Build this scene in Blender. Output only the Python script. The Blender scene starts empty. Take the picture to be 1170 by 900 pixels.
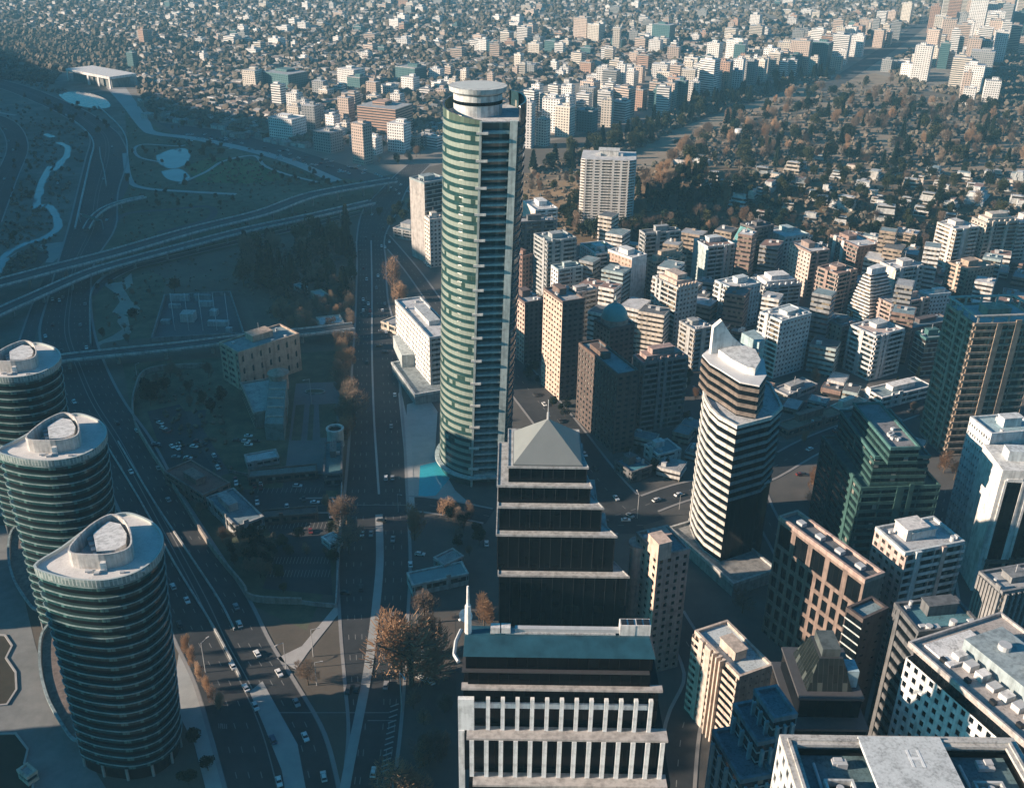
import bpy, math, random
from mathutils import Vector, Matrix
import numpy as np
R=random.Random(7)
S=bpy.context.scene
COL=S.collection
# ------------------------------------------------------------------ camera model (photo pixels 1170 x 900)
HC=262.0; FP=1145.0; TH=math.radians(26.5); RO=math.radians(0.8)
_F=Vector((0,math.cos(TH),-math.sin(TH))); _U0=Vector((0,math.sin(TH),math.cos(TH))); _X=Vector((1,0,0))
CR=_X*math.cos(RO)+_U0*math.sin(RO); CU=-_X*math.sin(RO)+_U0*math.cos(RO); CF=_F
EYE=Vector((0,0,HC))
def at(u,v,z=0.0):
    d=CF+CR*((u-585)/FP)-CU*((v-450)/FP)
    t=(z-HC)/d.z
    return EYE+d*t
def proj(p):
    q=Vector(p)-EYE; w=q.dot(CF)
    return 585+FP*q.dot(CR)/w, 450-FP*q.dot(CU)/w
def hz(x,y):
    h=34*math.exp(-((x-170)/150)**2-((y-935)/75)**2)
    h+=17*math.exp(-((x-430)/190)**2-((y-900)/85)**2)
    return max(0.0,h-1.2)
def gt(u,v):
    d=CF+CR*((u-585)/FP)-CU*((v-450)/FP)
    t=200.0
    for k in range(1200):
        p=EYE+d*t
        if p.z<=hz(p.x,p.y): break
        t+=3.0
    lo,hi=t-3.0,t
    for k in range(12):
        m=(lo+hi)/2; p=EYE+d*m
        if p.z<=hz(p.x,p.y): hi=m
        else: lo=m
    p=EYE+d*hi
    return Vector((p.x,p.y,hz(p.x,p.y)))
def mpp(p):   # metres per photo pixel at a point
    return (Vector(p)-EYE).dot(CF)/FP
# ------------------------------------------------------------------ materials
def M(name): 
    m=bpy.data.materials.new(name); m.use_nodes=True; nt=m.node_tree; nt.nodes.clear()
    o=nt.nodes.new('ShaderNodeOutputMaterial'); b=nt.nodes.new('ShaderNodeBsdfPrincipled'); nt.links.new(b.outputs[0],o.inputs[0])
    return m,nt,b
def N(nt,t,**k):
    n=nt.nodes.new(t)
    for a,b in k.items(): setattr(n,a,b)
    return n
def ramp(nt,src,stops):
    r=N(nt,'ShaderNodeValToRGB'); e=r.color_ramp.elements
    while len(e)<len(stops): e.new(.5)
    for i,(p,c) in enumerate(stops): e[i].position=p; e[i].color=(*c,1)
    nt.links.new(src,r.inputs[0]); return r.outputs[0]
def math_(nt,op,a,b=None):
    n=N(nt,'ShaderNodeMath',operation=op)
    for i,x in enumerate((a,b)):
        if x is None: continue
        if isinstance(x,(int,float)): n.inputs[i].default_value=x
        else: nt.links.new(x,n.inputs[i])
    return n.outputs[0]
def mixc(nt,f,a,b):
    n=N(nt,'ShaderNodeMix',data_type='RGBA')
    for s,x in ((0,f),(6,a),(7,b)):
        if isinstance(x,(int,float)): n.inputs[s].default_value=x
        elif isinstance(x,tuple): n.inputs[s].default_value=(*x,1)
        else: nt.links.new(x,n.inputs[s])
    return n.outputs[2]
def mul(c,k): return tuple(min(1,x*k) for x in c)
def noise(nt,scale,detail=4,coord='Object',vec=None,rough=.6):
    t=N(nt,'ShaderNodeNewGeometry').outputs['Position'] if coord=='World' else N(nt,'ShaderNodeTexCoord').outputs['Object']
    if vec:
        mp=N(nt,'ShaderNodeMapping'); mp.inputs['Scale'].default_value=vec; nt.links.new(t,mp.inputs[0]); t=mp.outputs[0]
    n=N(nt,'ShaderNodeTexNoise'); n.inputs['Scale'].default_value=scale; n.inputs['Detail'].default_value=detail; n.inputs['Roughness'].default_value=rough
    nt.links.new(t,n.inputs['Vector']); return n.outputs['Fac']
_mc={}
def wall(c,rough=.75,var=.30):
    k=('w',c,rough,var)
    if k in _mc: return _mc[k]
    m,nt,b=M('wall_paint')
    n=noise(nt,.35,5); s=noise(nt,1.0,3,vec=(.8,.8,.06))
    f=math_(nt,'MULTIPLY',n,s)
    nt.links.new(ramp(nt,f,[(.12,mul(c,1-var*1.6)),(.30,c),(.5,mul(c,1+var*.4))]),b.inputs['Base Color'])
    b.inputs['Roughness'].default_value=rough
    _mc[k]=m; return m
def roofm(c,var=.5):
    k=('r',c,var)
    if k in _mc: return _mc[k]
    m,nt,b=M('roofing')
    n=noise(nt,.25,6); n2=noise(nt,1.7,3)
    f=math_(nt,'MULTIPLY',n,n2)
    nt.links.new(ramp(nt,f,[(.1,mul(c,1-var*1.3)),(.24,c),(.42,mul(c,1+var*.5))]),b.inputs['Base Color'])
    b.inputs['Roughness'].default_value=.9
    _mc[k]=m; return m
def glass(c,blind=(.24,.23,.20),pb=.2,bay=1.6,flo=3.2,frame=(.05,.055,.06),rough=.08,spec=.5,fw=.07,tv=.3):
    k=('g',c,blind,pb,bay,flo,frame,rough,spec,fw,tv)
    if k in _mc: return _mc[k]
    m,nt,b=M('window_glass')
    uv=N(nt,'ShaderNodeTexCoord').outputs['UV']; sx=N(nt,'ShaderNodeSeparateXYZ'); nt.links.new(uv,sx.inputs[0])
    u=math_(nt,'DIVIDE',sx.outputs[0],bay); v=math_(nt,'DIVIDE',sx.outputs[1],flo)
    cb=N(nt,'ShaderNodeCombineXYZ'); nt.links.new(math_(nt,'FLOOR',u),cb.inputs[0]); nt.links.new(math_(nt,'FLOOR',v),cb.inputs[1])
    wn=N(nt,'ShaderNodeTexWhiteNoise',noise_dimensions='2D'); nt.links.new(cb.outputs[0],wn.inputs['Vector'])
    isb=math_(nt,'LESS_THAN',wn.outputs['Value'],pb)
    tint=mixc(nt,wn.outputs['Value'],mul(c,1-tv),mul(c,1+tv))
    cc=mixc(nt,isb,tint,blind)
    fr=math_(nt,'LESS_THAN',math_(nt,'FRACT',u),fw)
    nt.links.new(mixc(nt,fr,cc,frame),b.inputs['Base Color'])
    b.inputs['Roughness'].default_value=rough; b.inputs['IOR'].default_value=1.5
    b.inputs['Specular IOR Level'].default_value=spec
    _mc[k]=m; return m
def farwall(c,kind=0,flo=3.1,bay=3.4,dark=(.05,.06,.07)):
    k=('f',c,kind,flo,bay)
    if k in _mc: return _mc[k]
    m,nt,b=M('facade_with_windows')
    uv=N(nt,'ShaderNodeTexCoord').outputs['UV']; sx=N(nt,'ShaderNodeSeparateXYZ'); nt.links.new(uv,sx.inputs[0])
    fv=math_(nt,'FRACT',math_(nt,'DIVIDE',sx.outputs[1],flo)); fu=math_(nt,'FRACT',math_(nt,'DIVIDE',sx.outputs[0],bay))
    w=math_(nt,'MULTIPLY',math_(nt,'GREATER_THAN',fv,.42),math_(nt,'LESS_THAN',fv,.86))
    if kind==0:
        w=math_(nt,'MULTIPLY',w,math_(nt,'MULTIPLY',math_(nt,'GREATER_THAN',fu,.25),math_(nt,'LESS_THAN',fu,.8)))
    n=noise(nt,.12,4); base=ramp(nt,n,[(.3,mul(c,.86)),(.65,mul(c,1.05))])
    nt.links.new(mixc(nt,w,base,dark),b.inputs['Base Color'])
    nt.links.new(math_(nt,'SUBTRACT',.8,math_(nt,'MULTIPLY',w,.55)),b.inputs['Roughness'])
    _mc[k]=m; return m
def plain(name,c,rough=.6,metal=0.0,var=.12,scale=.8):
    k=('p',name,c,rough,metal)
    if k in _mc: return _mc[k]
    m,nt,b=M(name); n=noise(nt,scale,4)
    nt.links.new(ramp(nt,n,[(.3,mul(c,1-var)),(.7,mul(c,1+var))]),b.inputs['Base Color'])
    b.inputs['Roughness'].default_value=rough; b.inputs['Metallic'].default_value=metal
    _mc[k]=m; return m
def ground_mat(name,stops,s1=.01,s2=.12,s3=1.2,rough=.95,det=6):
    m,nt,b=M(name)
    n1=noise(nt,s1,det,'World'); n2=noise(nt,s2,det,'World'); n3=noise(nt,s3,3,'World')
    f=math_(nt,'ADD',math_(nt,'ADD',math_(nt,'MULTIPLY',n1,.5),math_(nt,'MULTIPLY',n2,.38)),math_(nt,'MULTIPLY',n3,.12))
    nt.links.new(ramp(nt,f,stops),b.inputs['Base Color']); b.inputs['Roughness'].default_value=rough
    return m
def leafm(name,c1,c2,trans=.0):
    m,nt,b=M(name)
    oi=N(nt,'ShaderNodeObjectInfo').outputs['Random']
    n=noise(nt,.9,4)
    f=math_(nt,'ADD',math_(nt,'MULTIPLY',n,.75),math_(nt,'MULTIPLY',oi,.25))
    col=ramp(nt,f,[(.3,c1),(.7,c2)]); nt.links.new(col,b.inputs['Base Color']); b.inputs['Roughness'].default_value=.85
    tr=N(nt,'ShaderNodeBsdfTranslucent'); nt.links.new(col,tr.inputs[0]); ms=N(nt,'ShaderNodeMixShader'); ms.inputs[0].default_value=.35
    nt.links.new(b.outputs[0],ms.inputs[1]); nt.links.new(tr.outputs[0],ms.inputs[2]); nt.links.new(ms.outputs[0],[n for n in nt.nodes if n.type=='OUTPUT_MATERIAL'][0].inputs[0])
    b.inputs['Specular IOR Level'].default_value=.15
    return m
# ------------------------------------------------------------------ mesh builder
class MB:
    def __init__(s): s.v=[]; s.f=[]; s.mi=[]; s.uv=[]
    def face(s,pts,mi=0,uv=None):
        b=len(s.v); s.v.extend(tuple(p) for p in pts); n=len(pts); s.f.append(tuple(range(b,b+n))); s.mi.append(mi)
        s.uv.extend(uv if uv else [(0,0)]*n)
    def prism(s,poly,z0,z1,mi=0,top=None,bot=False,u0=0.0):
        n=len(poly); u=u0
        for i in range(n):
            a=poly[i]; b=poly[(i+1)%n]; L=math.hypot(b[0]-a[0],b[1]-a[1])
            s.face([(a[0],a[1],z0),(b[0],b[1],z0),(b[0],b[1],z1),(a[0],a[1],z1)],mi,[(u,z0),(u+L,z0),(u+L,z1),(u,z1)])
            u+=L
        s.face([(p[0],p[1],z1) for p in poly],mi if top is None else top)
        if bot: s.face([(p[0],p[1],z0) for p in reversed(poly)],mi)
    def ring(s,outer,inner,z0,z1,mi=0):
        n=len(outer); u=0
        for i in range(n):
            j=(i+1)%n; a,b,c,d=outer[i],outer[j],inner[j],inner[i]
            L=math.hypot(b[0]-a[0],b[1]-a[1])
            if L<1e-4 and math.hypot(c[0]-d[0],c[1]-d[1])<1e-4: continue
            s.face([(a[0],a[1],z0),(b[0],b[1],z0),(b[0],b[1],z1),(a[0],a[1],z1)],mi,[(u,z0),(u+L,z0),(u+L,z1),(u,z1)])
            s.face([(c[0],c[1],z0),(d[0],d[1],z0),(d[0],d[1],z1),(c[0],c[1],z1)],mi)
            s.face([(a[0],a[1],z1),(b[0],b[1],z1),(c[0],c[1],z1),(d[0],d[1],z1)],mi)
            s.face([(d[0],d[1],z0),(c[0],c[1],z0),(b[0],b[1],z0),(a[0],a[1],z0)],mi)
            u+=L
    def strip(s,a0,b0,a1,b1,z0,z1,mi=0):     # one mitred edge of a ring: outer a0-b0, inner a1-b1
        s.face([(*a0,z0),(*b0,z0),(*b0,z1),(*a0,z1)],mi,[(0,z0),(dist(a0,b0),z0),(dist(a0,b0),z1),(0,z1)])
        s.face([(*a0,z1),(*b0,z1),(*b1,z1),(*a1,z1)],mi)
        s.face([(*a1,z0),(*b1,z0),(*b0,z0),(*a0,z0)],mi)
        s.face([(*a1,z0),(*a0,z0),(*a0,z1),(*a1,z1)],mi); s.face([(*b0,z0),(*b1,z0),(*b1,z1),(*b0,z1)],mi)
    def box(s,x,y,z0,sx,sy,h,rot=0,mi=0,top=None):
        c,q=math.cos(rot),math.sin(rot)
        s.prism([(x+c*a-q*b,y+q*a+c*b) for a,b in ((-sx/2,-sy/2),(sx/2,-sy/2),(sx/2,sy/2),(-sx/2,sy/2))],z0,z0+h,mi,top,True)
    def cyl(s,x,y,z0,z1,r0,r1=None,n=12,mi=0,cap=True):
        r1=r0 if r1 is None else r1
        for i in range(n):
            a=2*math.pi*i/n; b=2*math.pi*(i+1)/n
            s.face([(x+r0*math.cos(a),y+r0*math.sin(a),z0),(x+r0*math.cos(b),y+r0*math.sin(b),z0),(x+r1*math.cos(b),y+r1*math.sin(b),z1),(x+r1*math.cos(a),y+r1*math.sin(a),z1)],mi,[(a*r0,z0),(b*r0,z0),(b*r0,z1),(a*r0,z1)])
        if cap: s.face([(x+r1*math.cos(2*math.pi*i/n),y+r1*math.sin(2*math.pi*i/n),z1) for i in range(n)],mi)
    def bar(s,p,q,r,mi=0,n=6):
        p=Vector(p);q=Vector(q);d=(q-p).normalized(); a=d.orthogonal().normalized(); b=d.cross(a)
        P=[[c+(a*math.cos(2*math.pi*i/n)+b*math.sin(2*math.pi*i/n))*r for i in range(n)] for c in (p,q)]
        for i in range(n): j=(i+1)%n; s.face([P[0][i],P[0][j],P[1][j],P[1][i]],mi)
        s.face(P[1],mi); s.face(P[0][::-1],mi)
    def mesh(s,name,mats):
        me=bpy.data.meshes.new(name); me.from_pydata(s.v,[],s.f)
        for m in (mats if isinstance(mats,(list,tuple)) else [mats]): me.materials.append(m)
        if any(s.mi): me.polygons.foreach_set('material_index',s.mi)
        ul=me.uv_layers.new(name='UVMap'); ul.data.foreach_set('uv',[c for t in s.uv for c in t])
        me.update(); return me
    def obj(s,name,mats,parent=None,loc=(0,0,0)):
        return link(name,s.mesh(name,mats),parent,loc)
def dist(a,b): return math.hypot(b[0]-a[0],b[1]-a[1])
def link(name,me,parent=None,loc=(0,0,0),rz=0.0):
    o=bpy.data.objects.new(name,me); COL.objects.link(o); o.location=loc
    if rz: o.rotation_euler.z=rz
    if parent is not None: o.parent=parent
    return o
def tag(o,label=None,cat=None,group=None,kind=None):
    if label: o['label']=label
    if cat: o['category']=cat
    if group: o['group']=group
    if kind: o['kind']=kind
    return o
def thing(name,label,cat,loc=(0,0,0),rz=0,group=None):
    o=link(name,None,None,loc,rz); o.empty_display_size=.5; return tag(o,label,cat,group)
def kids(o): return [c for c in bpy.data.objects if c.parent==o]
def copy_tree(o,loc=None,rz=None,label=None,group=None,parent=None,sub=None):
    c=o.copy(); COL.objects.link(c)
    if parent is not None: c.parent=parent
    if loc is not None: c.location=loc
    if rz is not None: c.rotation_euler.z=rz
    if label: c['label']=label
    if group: c['group']=group
    for ch in (o.children): copy_tree(ch,parent=c)
    return c
def struct(name,mb,mats): return tag(mb.obj(name,mats),kind='structure')
# ------------------------------------------------------------------ polygons
def ccw(p):
    a=sum(p[i][0]*p[(i+1)%len(p)][1]-p[(i+1)%len(p)][0]*p[i][1] for i in range(len(p)))
    return list(p) if a>0 else list(p)[::-1]
def offs(poly,d):
    n=len(poly); d=d if isinstance(d,(list,tuple)) else [d]*n; out=[]
    for i in range(n):
        a=poly[i-1];b=poly[i];c=poly[(i+1)%n]
        e1=(b[0]-a[0],b[1]-a[1]); e2=(c[0]-b[0],c[1]-b[1]); l1=math.hypot(*e1) or 1; l2=math.hypot(*e2) or 1
        n1=(e1[1]/l1,-e1[0]/l1); n2=(e2[1]/l2,-e2[0]/l2); d1=d[i-1]; d2=d[i]
        det=n1[0]*n2[1]-n1[1]*n2[0]
        if abs(det)<.08: out.append((b[0]+n2[0]*d2,b[1]+n2[1]*d2)); continue
        k1=n1[0]*b[0]+n1[1]*b[1]+d1; k2=n2[0]*b[0]+n2[1]*b[1]+d2
        out.append(((k1*n2[1]-k2*n1[1])/det,(n1[0]*k2-n2[0]*k1)/det))
    return out
def solve_z(pt,bv):
    lo,hi=0.0,255.0
    for k in range(50):
        z=(lo+hi)/2; p=at(pt[0],pt[1],z)
        if proj((p.x,p.y,0))[1]<bv: lo=z
        else: hi=z
    return (lo+hi)/2
def rect(near,left,right,z):
    p0,p1,p2=(at(*q,z).xy for q in (near,left,right))
    a=p1-p0; b=p2-p0; la,lb=a.length,b.length
    ang=math.atan2(a.x*b.y-a.y*b.x,a.dot(b))          # b -> angle from a
    e=(math.pi/2-abs(ang))/2; sg=-1 if ang<0 else 1
    wa=lb/(la+lb); wb=la/(la+lb)
    def rot(v,t): return Vector((v.x*math.cos(t)-v.y*math.sin(t),v.x*math.sin(t)+v.y*math.cos(t)))
    tot=(math.pi/2-abs(ang))
    a=rot(a,-sg*tot*wa); b=rot(b,sg*tot*wb)
    return [tuple(p0),tuple(p0+b),tuple(p0+a+b),tuple(p0+a)]   # near,right,back,left
def poly_px(pts,z): return ccw([tuple(at(u,v,z).xy) for u,v in pts])
def cen(poly): return (sum(p[0] for p in poly)/len(poly),sum(p[1] for p in poly)/len(poly))
def loc_poly(poly,c): return [(p[0]-c[0],p[1]-c[1]) for p in poly]
# ------------------------------------------------------------------ facades
def pane_mesh(a,b,w,h,m):
    L=dist(a,b); tx,ty=(b[0]-a[0])/L,(b[1]-a[1])/L
    mb=MB(); k=R.random()*40
    mb.face([(-tx*w/2,-ty*w/2,-h/2),(tx*w/2,ty*w/2,-h/2),(tx*w/2,ty*w/2,h/2),(-tx*w/2,-ty*w/2,h/2)],0,[(k,0),(k+w,0),(k+w,h),(k,h)])
    return mb.mesh('window',m)
def punched(root,a,b,z0,z1,nx,nz,fw,fh,depth,wm,wins,cap,cell=None):
    """wall between a and b with nx x nz holes; a pane of its own behind each hole"""
    L=dist(a,b); tx,ty=(b[0]-a[0])/L,(b[1]-a[1])/L; nx_,ny_=ty,-tx
    mb=MB(); cw=L/nx; chh=(z1-z0)/nz
    def P(s,z,d=0): return (a[0]+tx*s-nx_*d,a[1]+ty*s-ny_*d,z)
    def q(s0,s1,y0,y1): 
        if s1-s0>1e-4 and y1-y0>1e-4: mb.face([P(s0,y0),P(s1,y0),P(s1,y1),P(s0,y1)])
    w=cw*fw; h=chh*fh; pc=[]
    for j in range(nz):
        y0=z0+j*chh; h0=y0+chh*(.5-fh/2)+.1*chh*(1-fh); h1=h0+h
        q(0,L,y0,h0); q(0,L,h1,y0+chh)
        x=0
        for i in range(nx):
            s0=i*cw+(cw-w)/2; s1=s0+w
            q(x,s0,h0,h1); x=s1
            mb.face([P(s0,h0),P(s1,h0),P(s1,h0,depth),P(s0,h0,depth)]); mb.face([P(s0,h1,depth),P(s1,h1,depth),P(s1,h1),P(s0,h1)])
            mb.face([P(s0,h0,depth),P(s0,h1,depth),P(s0,h1),P(s0,h0)]); mb.face([P(s1,h0),P(s1,h1),P(s1,h1,depth),P(s1,h0,depth)])
            pc.append(P((s0+s1)/2,(h0+h1)/2,depth*.8))
        q(x,L,h0,h1)
    mb.obj('wall',wm,root)
    pc.sort(key=lambda p:-p[2]); me=[pane_mesh(a,b,w,h,m) for m in wins]
    for k,p in enumerate(pc[:cap]): link('window',R.choice(me),root,p)
def roof_kit(root,poly,z,wm,rm,dens=1.0,par=1.0,off=.3,rnd=R):
    """roof slab, parapet, plant room and small plant on top"""
    ip=offs(poly,-.5); mb=MB(); mb.prism(offs(poly,off-.02),z-.45,z,0); mb.obj('roof',rm,root)
    if par>0:
        mb=MB(); mb.ring(offs(poly,off+.08),ip,z-.5,z+par); mb.obj('parapet',wm,root)
    L0=dist(poly[0],poly[1]); c=cen(poly); ang=math.atan2(poly[1][1]-poly[0][1],poly[1][0]-poly[0][0]); L1=dist(poly[1],poly[2])
    if len(poly)==4 and min(L0,L1)>7 and dens>0:
        w=L0*rnd.uniform(.3,.5); d=L1*rnd.uniform(.28,.45); h=rnd.uniform(2.4,4.2)
        ox=rnd.uniform(-.12,.12)*L0; oy=rnd.uniform(-.05,.2)*L1
        cx=c[0]+math.cos(ang)*ox-math.sin(ang)*oy; cy=c[1]+math.sin(ang)*ox+math.cos(ang)*oy
        mb=MB(); mb.box(cx,cy,z-.1,w,d,h,ang); mb.box(cx,cy,z-.1+h,w+.5,d+.5,.3,ang); mb.obj('plant_room',wm,root)
        if rnd.random()<.6: mb=MB(); mb.bar((cx,cy,z+h),(cx,cy,z+h+rnd.uniform(3,7)),.12); mb.obj('antenna',METAL,root)
        for k in range(int(rnd.uniform(4,9)*dens)):
            ox=rnd.uniform(-.4,.4)*L0; oy=rnd.uniform(-.42,.42)*L1
            if abs(ox)<w*.75 and abs(oy)<d*.9: continue
            x=c[0]+math.cos(ang)*ox-math.sin(ang)*oy; y=c[1]+math.sin(ang)*ox+math.cos(ang)*oy
            mb=MB()
            if rnd.random()<.6: mb.box(x,y,z-.05,rnd.uniform(1.2,2.6),rnd.uniform(1.2,2),rnd.uniform(1,1.8),ang); nm='air_unit'
            else: mb.cyl(x,y,z-.05,z+rnd.uniform(1.2,2.2),rnd.uniform(.6,1.1)); nm='roof_vent'
            mb.obj(nm,plain('roof_metal',(.45,.46,.47),.5),root)
def tower(name,label,near,left,right,bv=None,z=None,floors=0,faces='bb',wm=None,wm2=None,gm=None,rm=None,bay=3.2,band=.42,off=.35,
          cap=60,roof=True,par=1.0,cat='building',group=None,fw=.5,fh=.5,back='s',dens=1.0,z0=0.0,nx=None,nz=None):
    z=solve_z(near,bv) if z is None else z
    P=rect(near,left,right,z); c=cen(P); poly=loc_poly(P,c)
    t=thing(name,label,cat,(c[0],c[1],0),group=group)
    body(t,poly,z0,z,floors,faces,wm,wm2,gm,rm,bay,band,off,cap,roof,par,fw,fh,back,dens,nx,nz)
    return t,poly,z
def body(t,poly,z0,z,floors=0,faces='bb',wm=None,wm2=None,gm=None,rm=None,bay=3.2,band=.42,off=.35,cap=60,roof=True,par=1.0,fw=.5,fh=.5,back='s',dens=1.0,nx=None,nz=None):
    wm=wm or WHITE; wm2=wm2 or wm; gm=gm or GL; rm=rm or ROOFG
    n=len(poly); H=z-z0
    fl=floors or max(2,round(H/3.2)); fhgt=H/fl
    if n==4: ft=[faces[1],back,back,faces[0]]
    else: ft=list(faces)+[back]*(n-len(faces))
    D={'b':off,'k':1.3,'g':.12,'w':.35,'s':.35}
    od=[D[q] for q in ft]; out=offs(poly,od); inn=offs(poly,-.04)
    mb=MB(); mb.prism(poly,z0,z-.2); mb.obj('glazing',gm,t)
    for kind,nm in (('b','floor_band'),('g','floor_line'),('k','balcony')):
        es=[i for i in range(n) if ft[i]==kind]
        if not es: continue
        mb=MB(); bh=fhgt*(band if kind!='g' else .16); bh=bh if kind!='k' else fhgt*max(.36,band*.95)
        for i in es:
            j=(i+1)%n
            if kind=='k':
                oi,oj=out[i],out[j]
                mb.strip(oi,oj,inn[i],inn[j],0,.22)
                q=offs(poly,[max(0,o-.14) for o in od])
                mb.strip(oi,oj,q[i],q[j],.22,bh)
            else: mb.strip(out[i],out[j],inn[i],inn[j],0,bh)
        me=mb.mesh(nm,wm if kind!='g' else PALE)
        for k in range(fl): link(nm,me,t,(0,0,z0+k*fhgt+(0.02 if kind=='k' else 0)))
        if kind in 'bk':
            for i in es:
                j=(i+1)%n; L=dist(poly[i],poly[j])
                if L<11: continue
                tx,ty=(poly[j][0]-poly[i][0])/L,(poly[j][1]-poly[i][1])/L
                for s in R.sample((.2,.36,.5,.64,.8),1 if L<20 else 2):
                    wd=R.uniform(1.6,3.4); o_=od[i]+.25; mb=MB(); mb.box(poly[i][0]+tx*L*s+ty*o_*.5,poly[i][1]+ty*L*s-tx*o_*.5,z0+.01,wd,o_+.06,H+R.choice((.9,.9,2.2))-.01,math.atan2(ty,tx)); mb.obj('stair_core',R.choice((wm,wm2)),t)
        if kind in 'bk':     # dividing piers between the bays
            for i in es:
                j=(i+1)%n; L=dist(poly[i],poly[j]); m_=max(1,int(L/(bay*2.4)))
                tx,ty=(poly[j][0]-poly[i][0])/L,(poly[j][1]-poly[i][1])/L; o_=od[i]*.6
                if L<6: continue
                mb=MB(); mb.box(0,0,z0,.5,o_+.05,H-.3,math.atan2(ty,tx)); me=mb.mesh('pier',wm2)
                for k in range(m_+1):
                    s=.6+(L-1.2)*k/m_
                    link('pier',me,t,(poly[i][0]+tx*s+ty*(o_*.5),poly[i][1]+ty*s-tx*(o_*.5),.01))
    for i in range(n):
        j=(i+1)%n
        if ft[i]=='w':
            L=dist(out[i],out[j])
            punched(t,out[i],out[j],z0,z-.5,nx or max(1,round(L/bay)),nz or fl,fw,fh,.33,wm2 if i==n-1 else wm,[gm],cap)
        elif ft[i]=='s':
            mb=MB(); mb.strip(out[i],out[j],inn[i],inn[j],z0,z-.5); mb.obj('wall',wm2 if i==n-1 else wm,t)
    if roof:
        roof_kit(t,offs(poly,[o-.3 if q!='k' else 0.1 for o,q in zip(od,ft)]),z,wm,rm,dens,par)
WHITE=wall((.74,.73,.71)); WARMW=wall((.66,.60,.53)); PINK=wall((.50,.40,.34)); DPINK=wall((.34,.235,.195)); TAN=wall((.42,.34,.26)); BRICK=wall((.25,.155,.125))
BROWN=wall((.15,.10,.08)); GREYW=wall((.36,.37,.37)); DGREY=wall((.13,.135,.14)); PALE=wall((.5,.54,.53)); CONC=wall((.33,.33,.32)); CREAM=wall((.56,.50,.41)); TEALW=wall((.42,.5,.5))
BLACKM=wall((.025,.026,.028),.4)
GL=glass((.018,.028,.032)); GLB=glass((.004,.006,.008),pb=.0,rough=.16,frame=(.010,.011,.012),bay=2.4,spec=.16); GLT=glass((.02,.075,.075),blind=(.1,.2,.19),pb=.16,bay=1.4,frame=(.06,.1,.1))
GLG=glass((.02,.06,.045),blind=(.28,.36,.24),pb=.25,bay=2.2,frame=(.05,.09,.07)); GLN=glass((.03,.028,.026),blind=(.26,.22,.16),pb=.24)
ROOFG=roofm((.34,.35,.36)); ROOFW=roofm((.52,.52,.52)); ROOFD=roofm((.12,.13,.14)); ROOFR=roofm((.26,.165,.14)); ROOFT=roofm((.2,.27,.29)); ROOFB=roofm((.08,.2,.24))
METAL=plain('roof_metal',(.45,.46,.47),.5)
# ================================================================== near and landmark buildings
def storey_stack(t,polys,z0,fh,bh,bm,gm,off=.35,edges=None,name='floor_band'):
    """one glazed storey and one floor band per polygon"""
    last=None
    for k,p in enumerate(polys):
        if p is not last:
            mb=MB(); mb.prism(p,0,fh-.02); g=mb.mesh('storey',gm)
            o=offs(p,off); i_=offs(p,-.05); mb=MB()
            for i in (edges or range(len(p))):
                j=(i+1)%len(p); mb.strip(o[i],o[j],i_[i],i_[j],0,bh)
            b=mb.mesh(name,bm); last=p
        link('storey',g,t,(0,0,z0+k*fh)); link(name,b,t,(0,0,z0+k*fh+.01))
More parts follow.
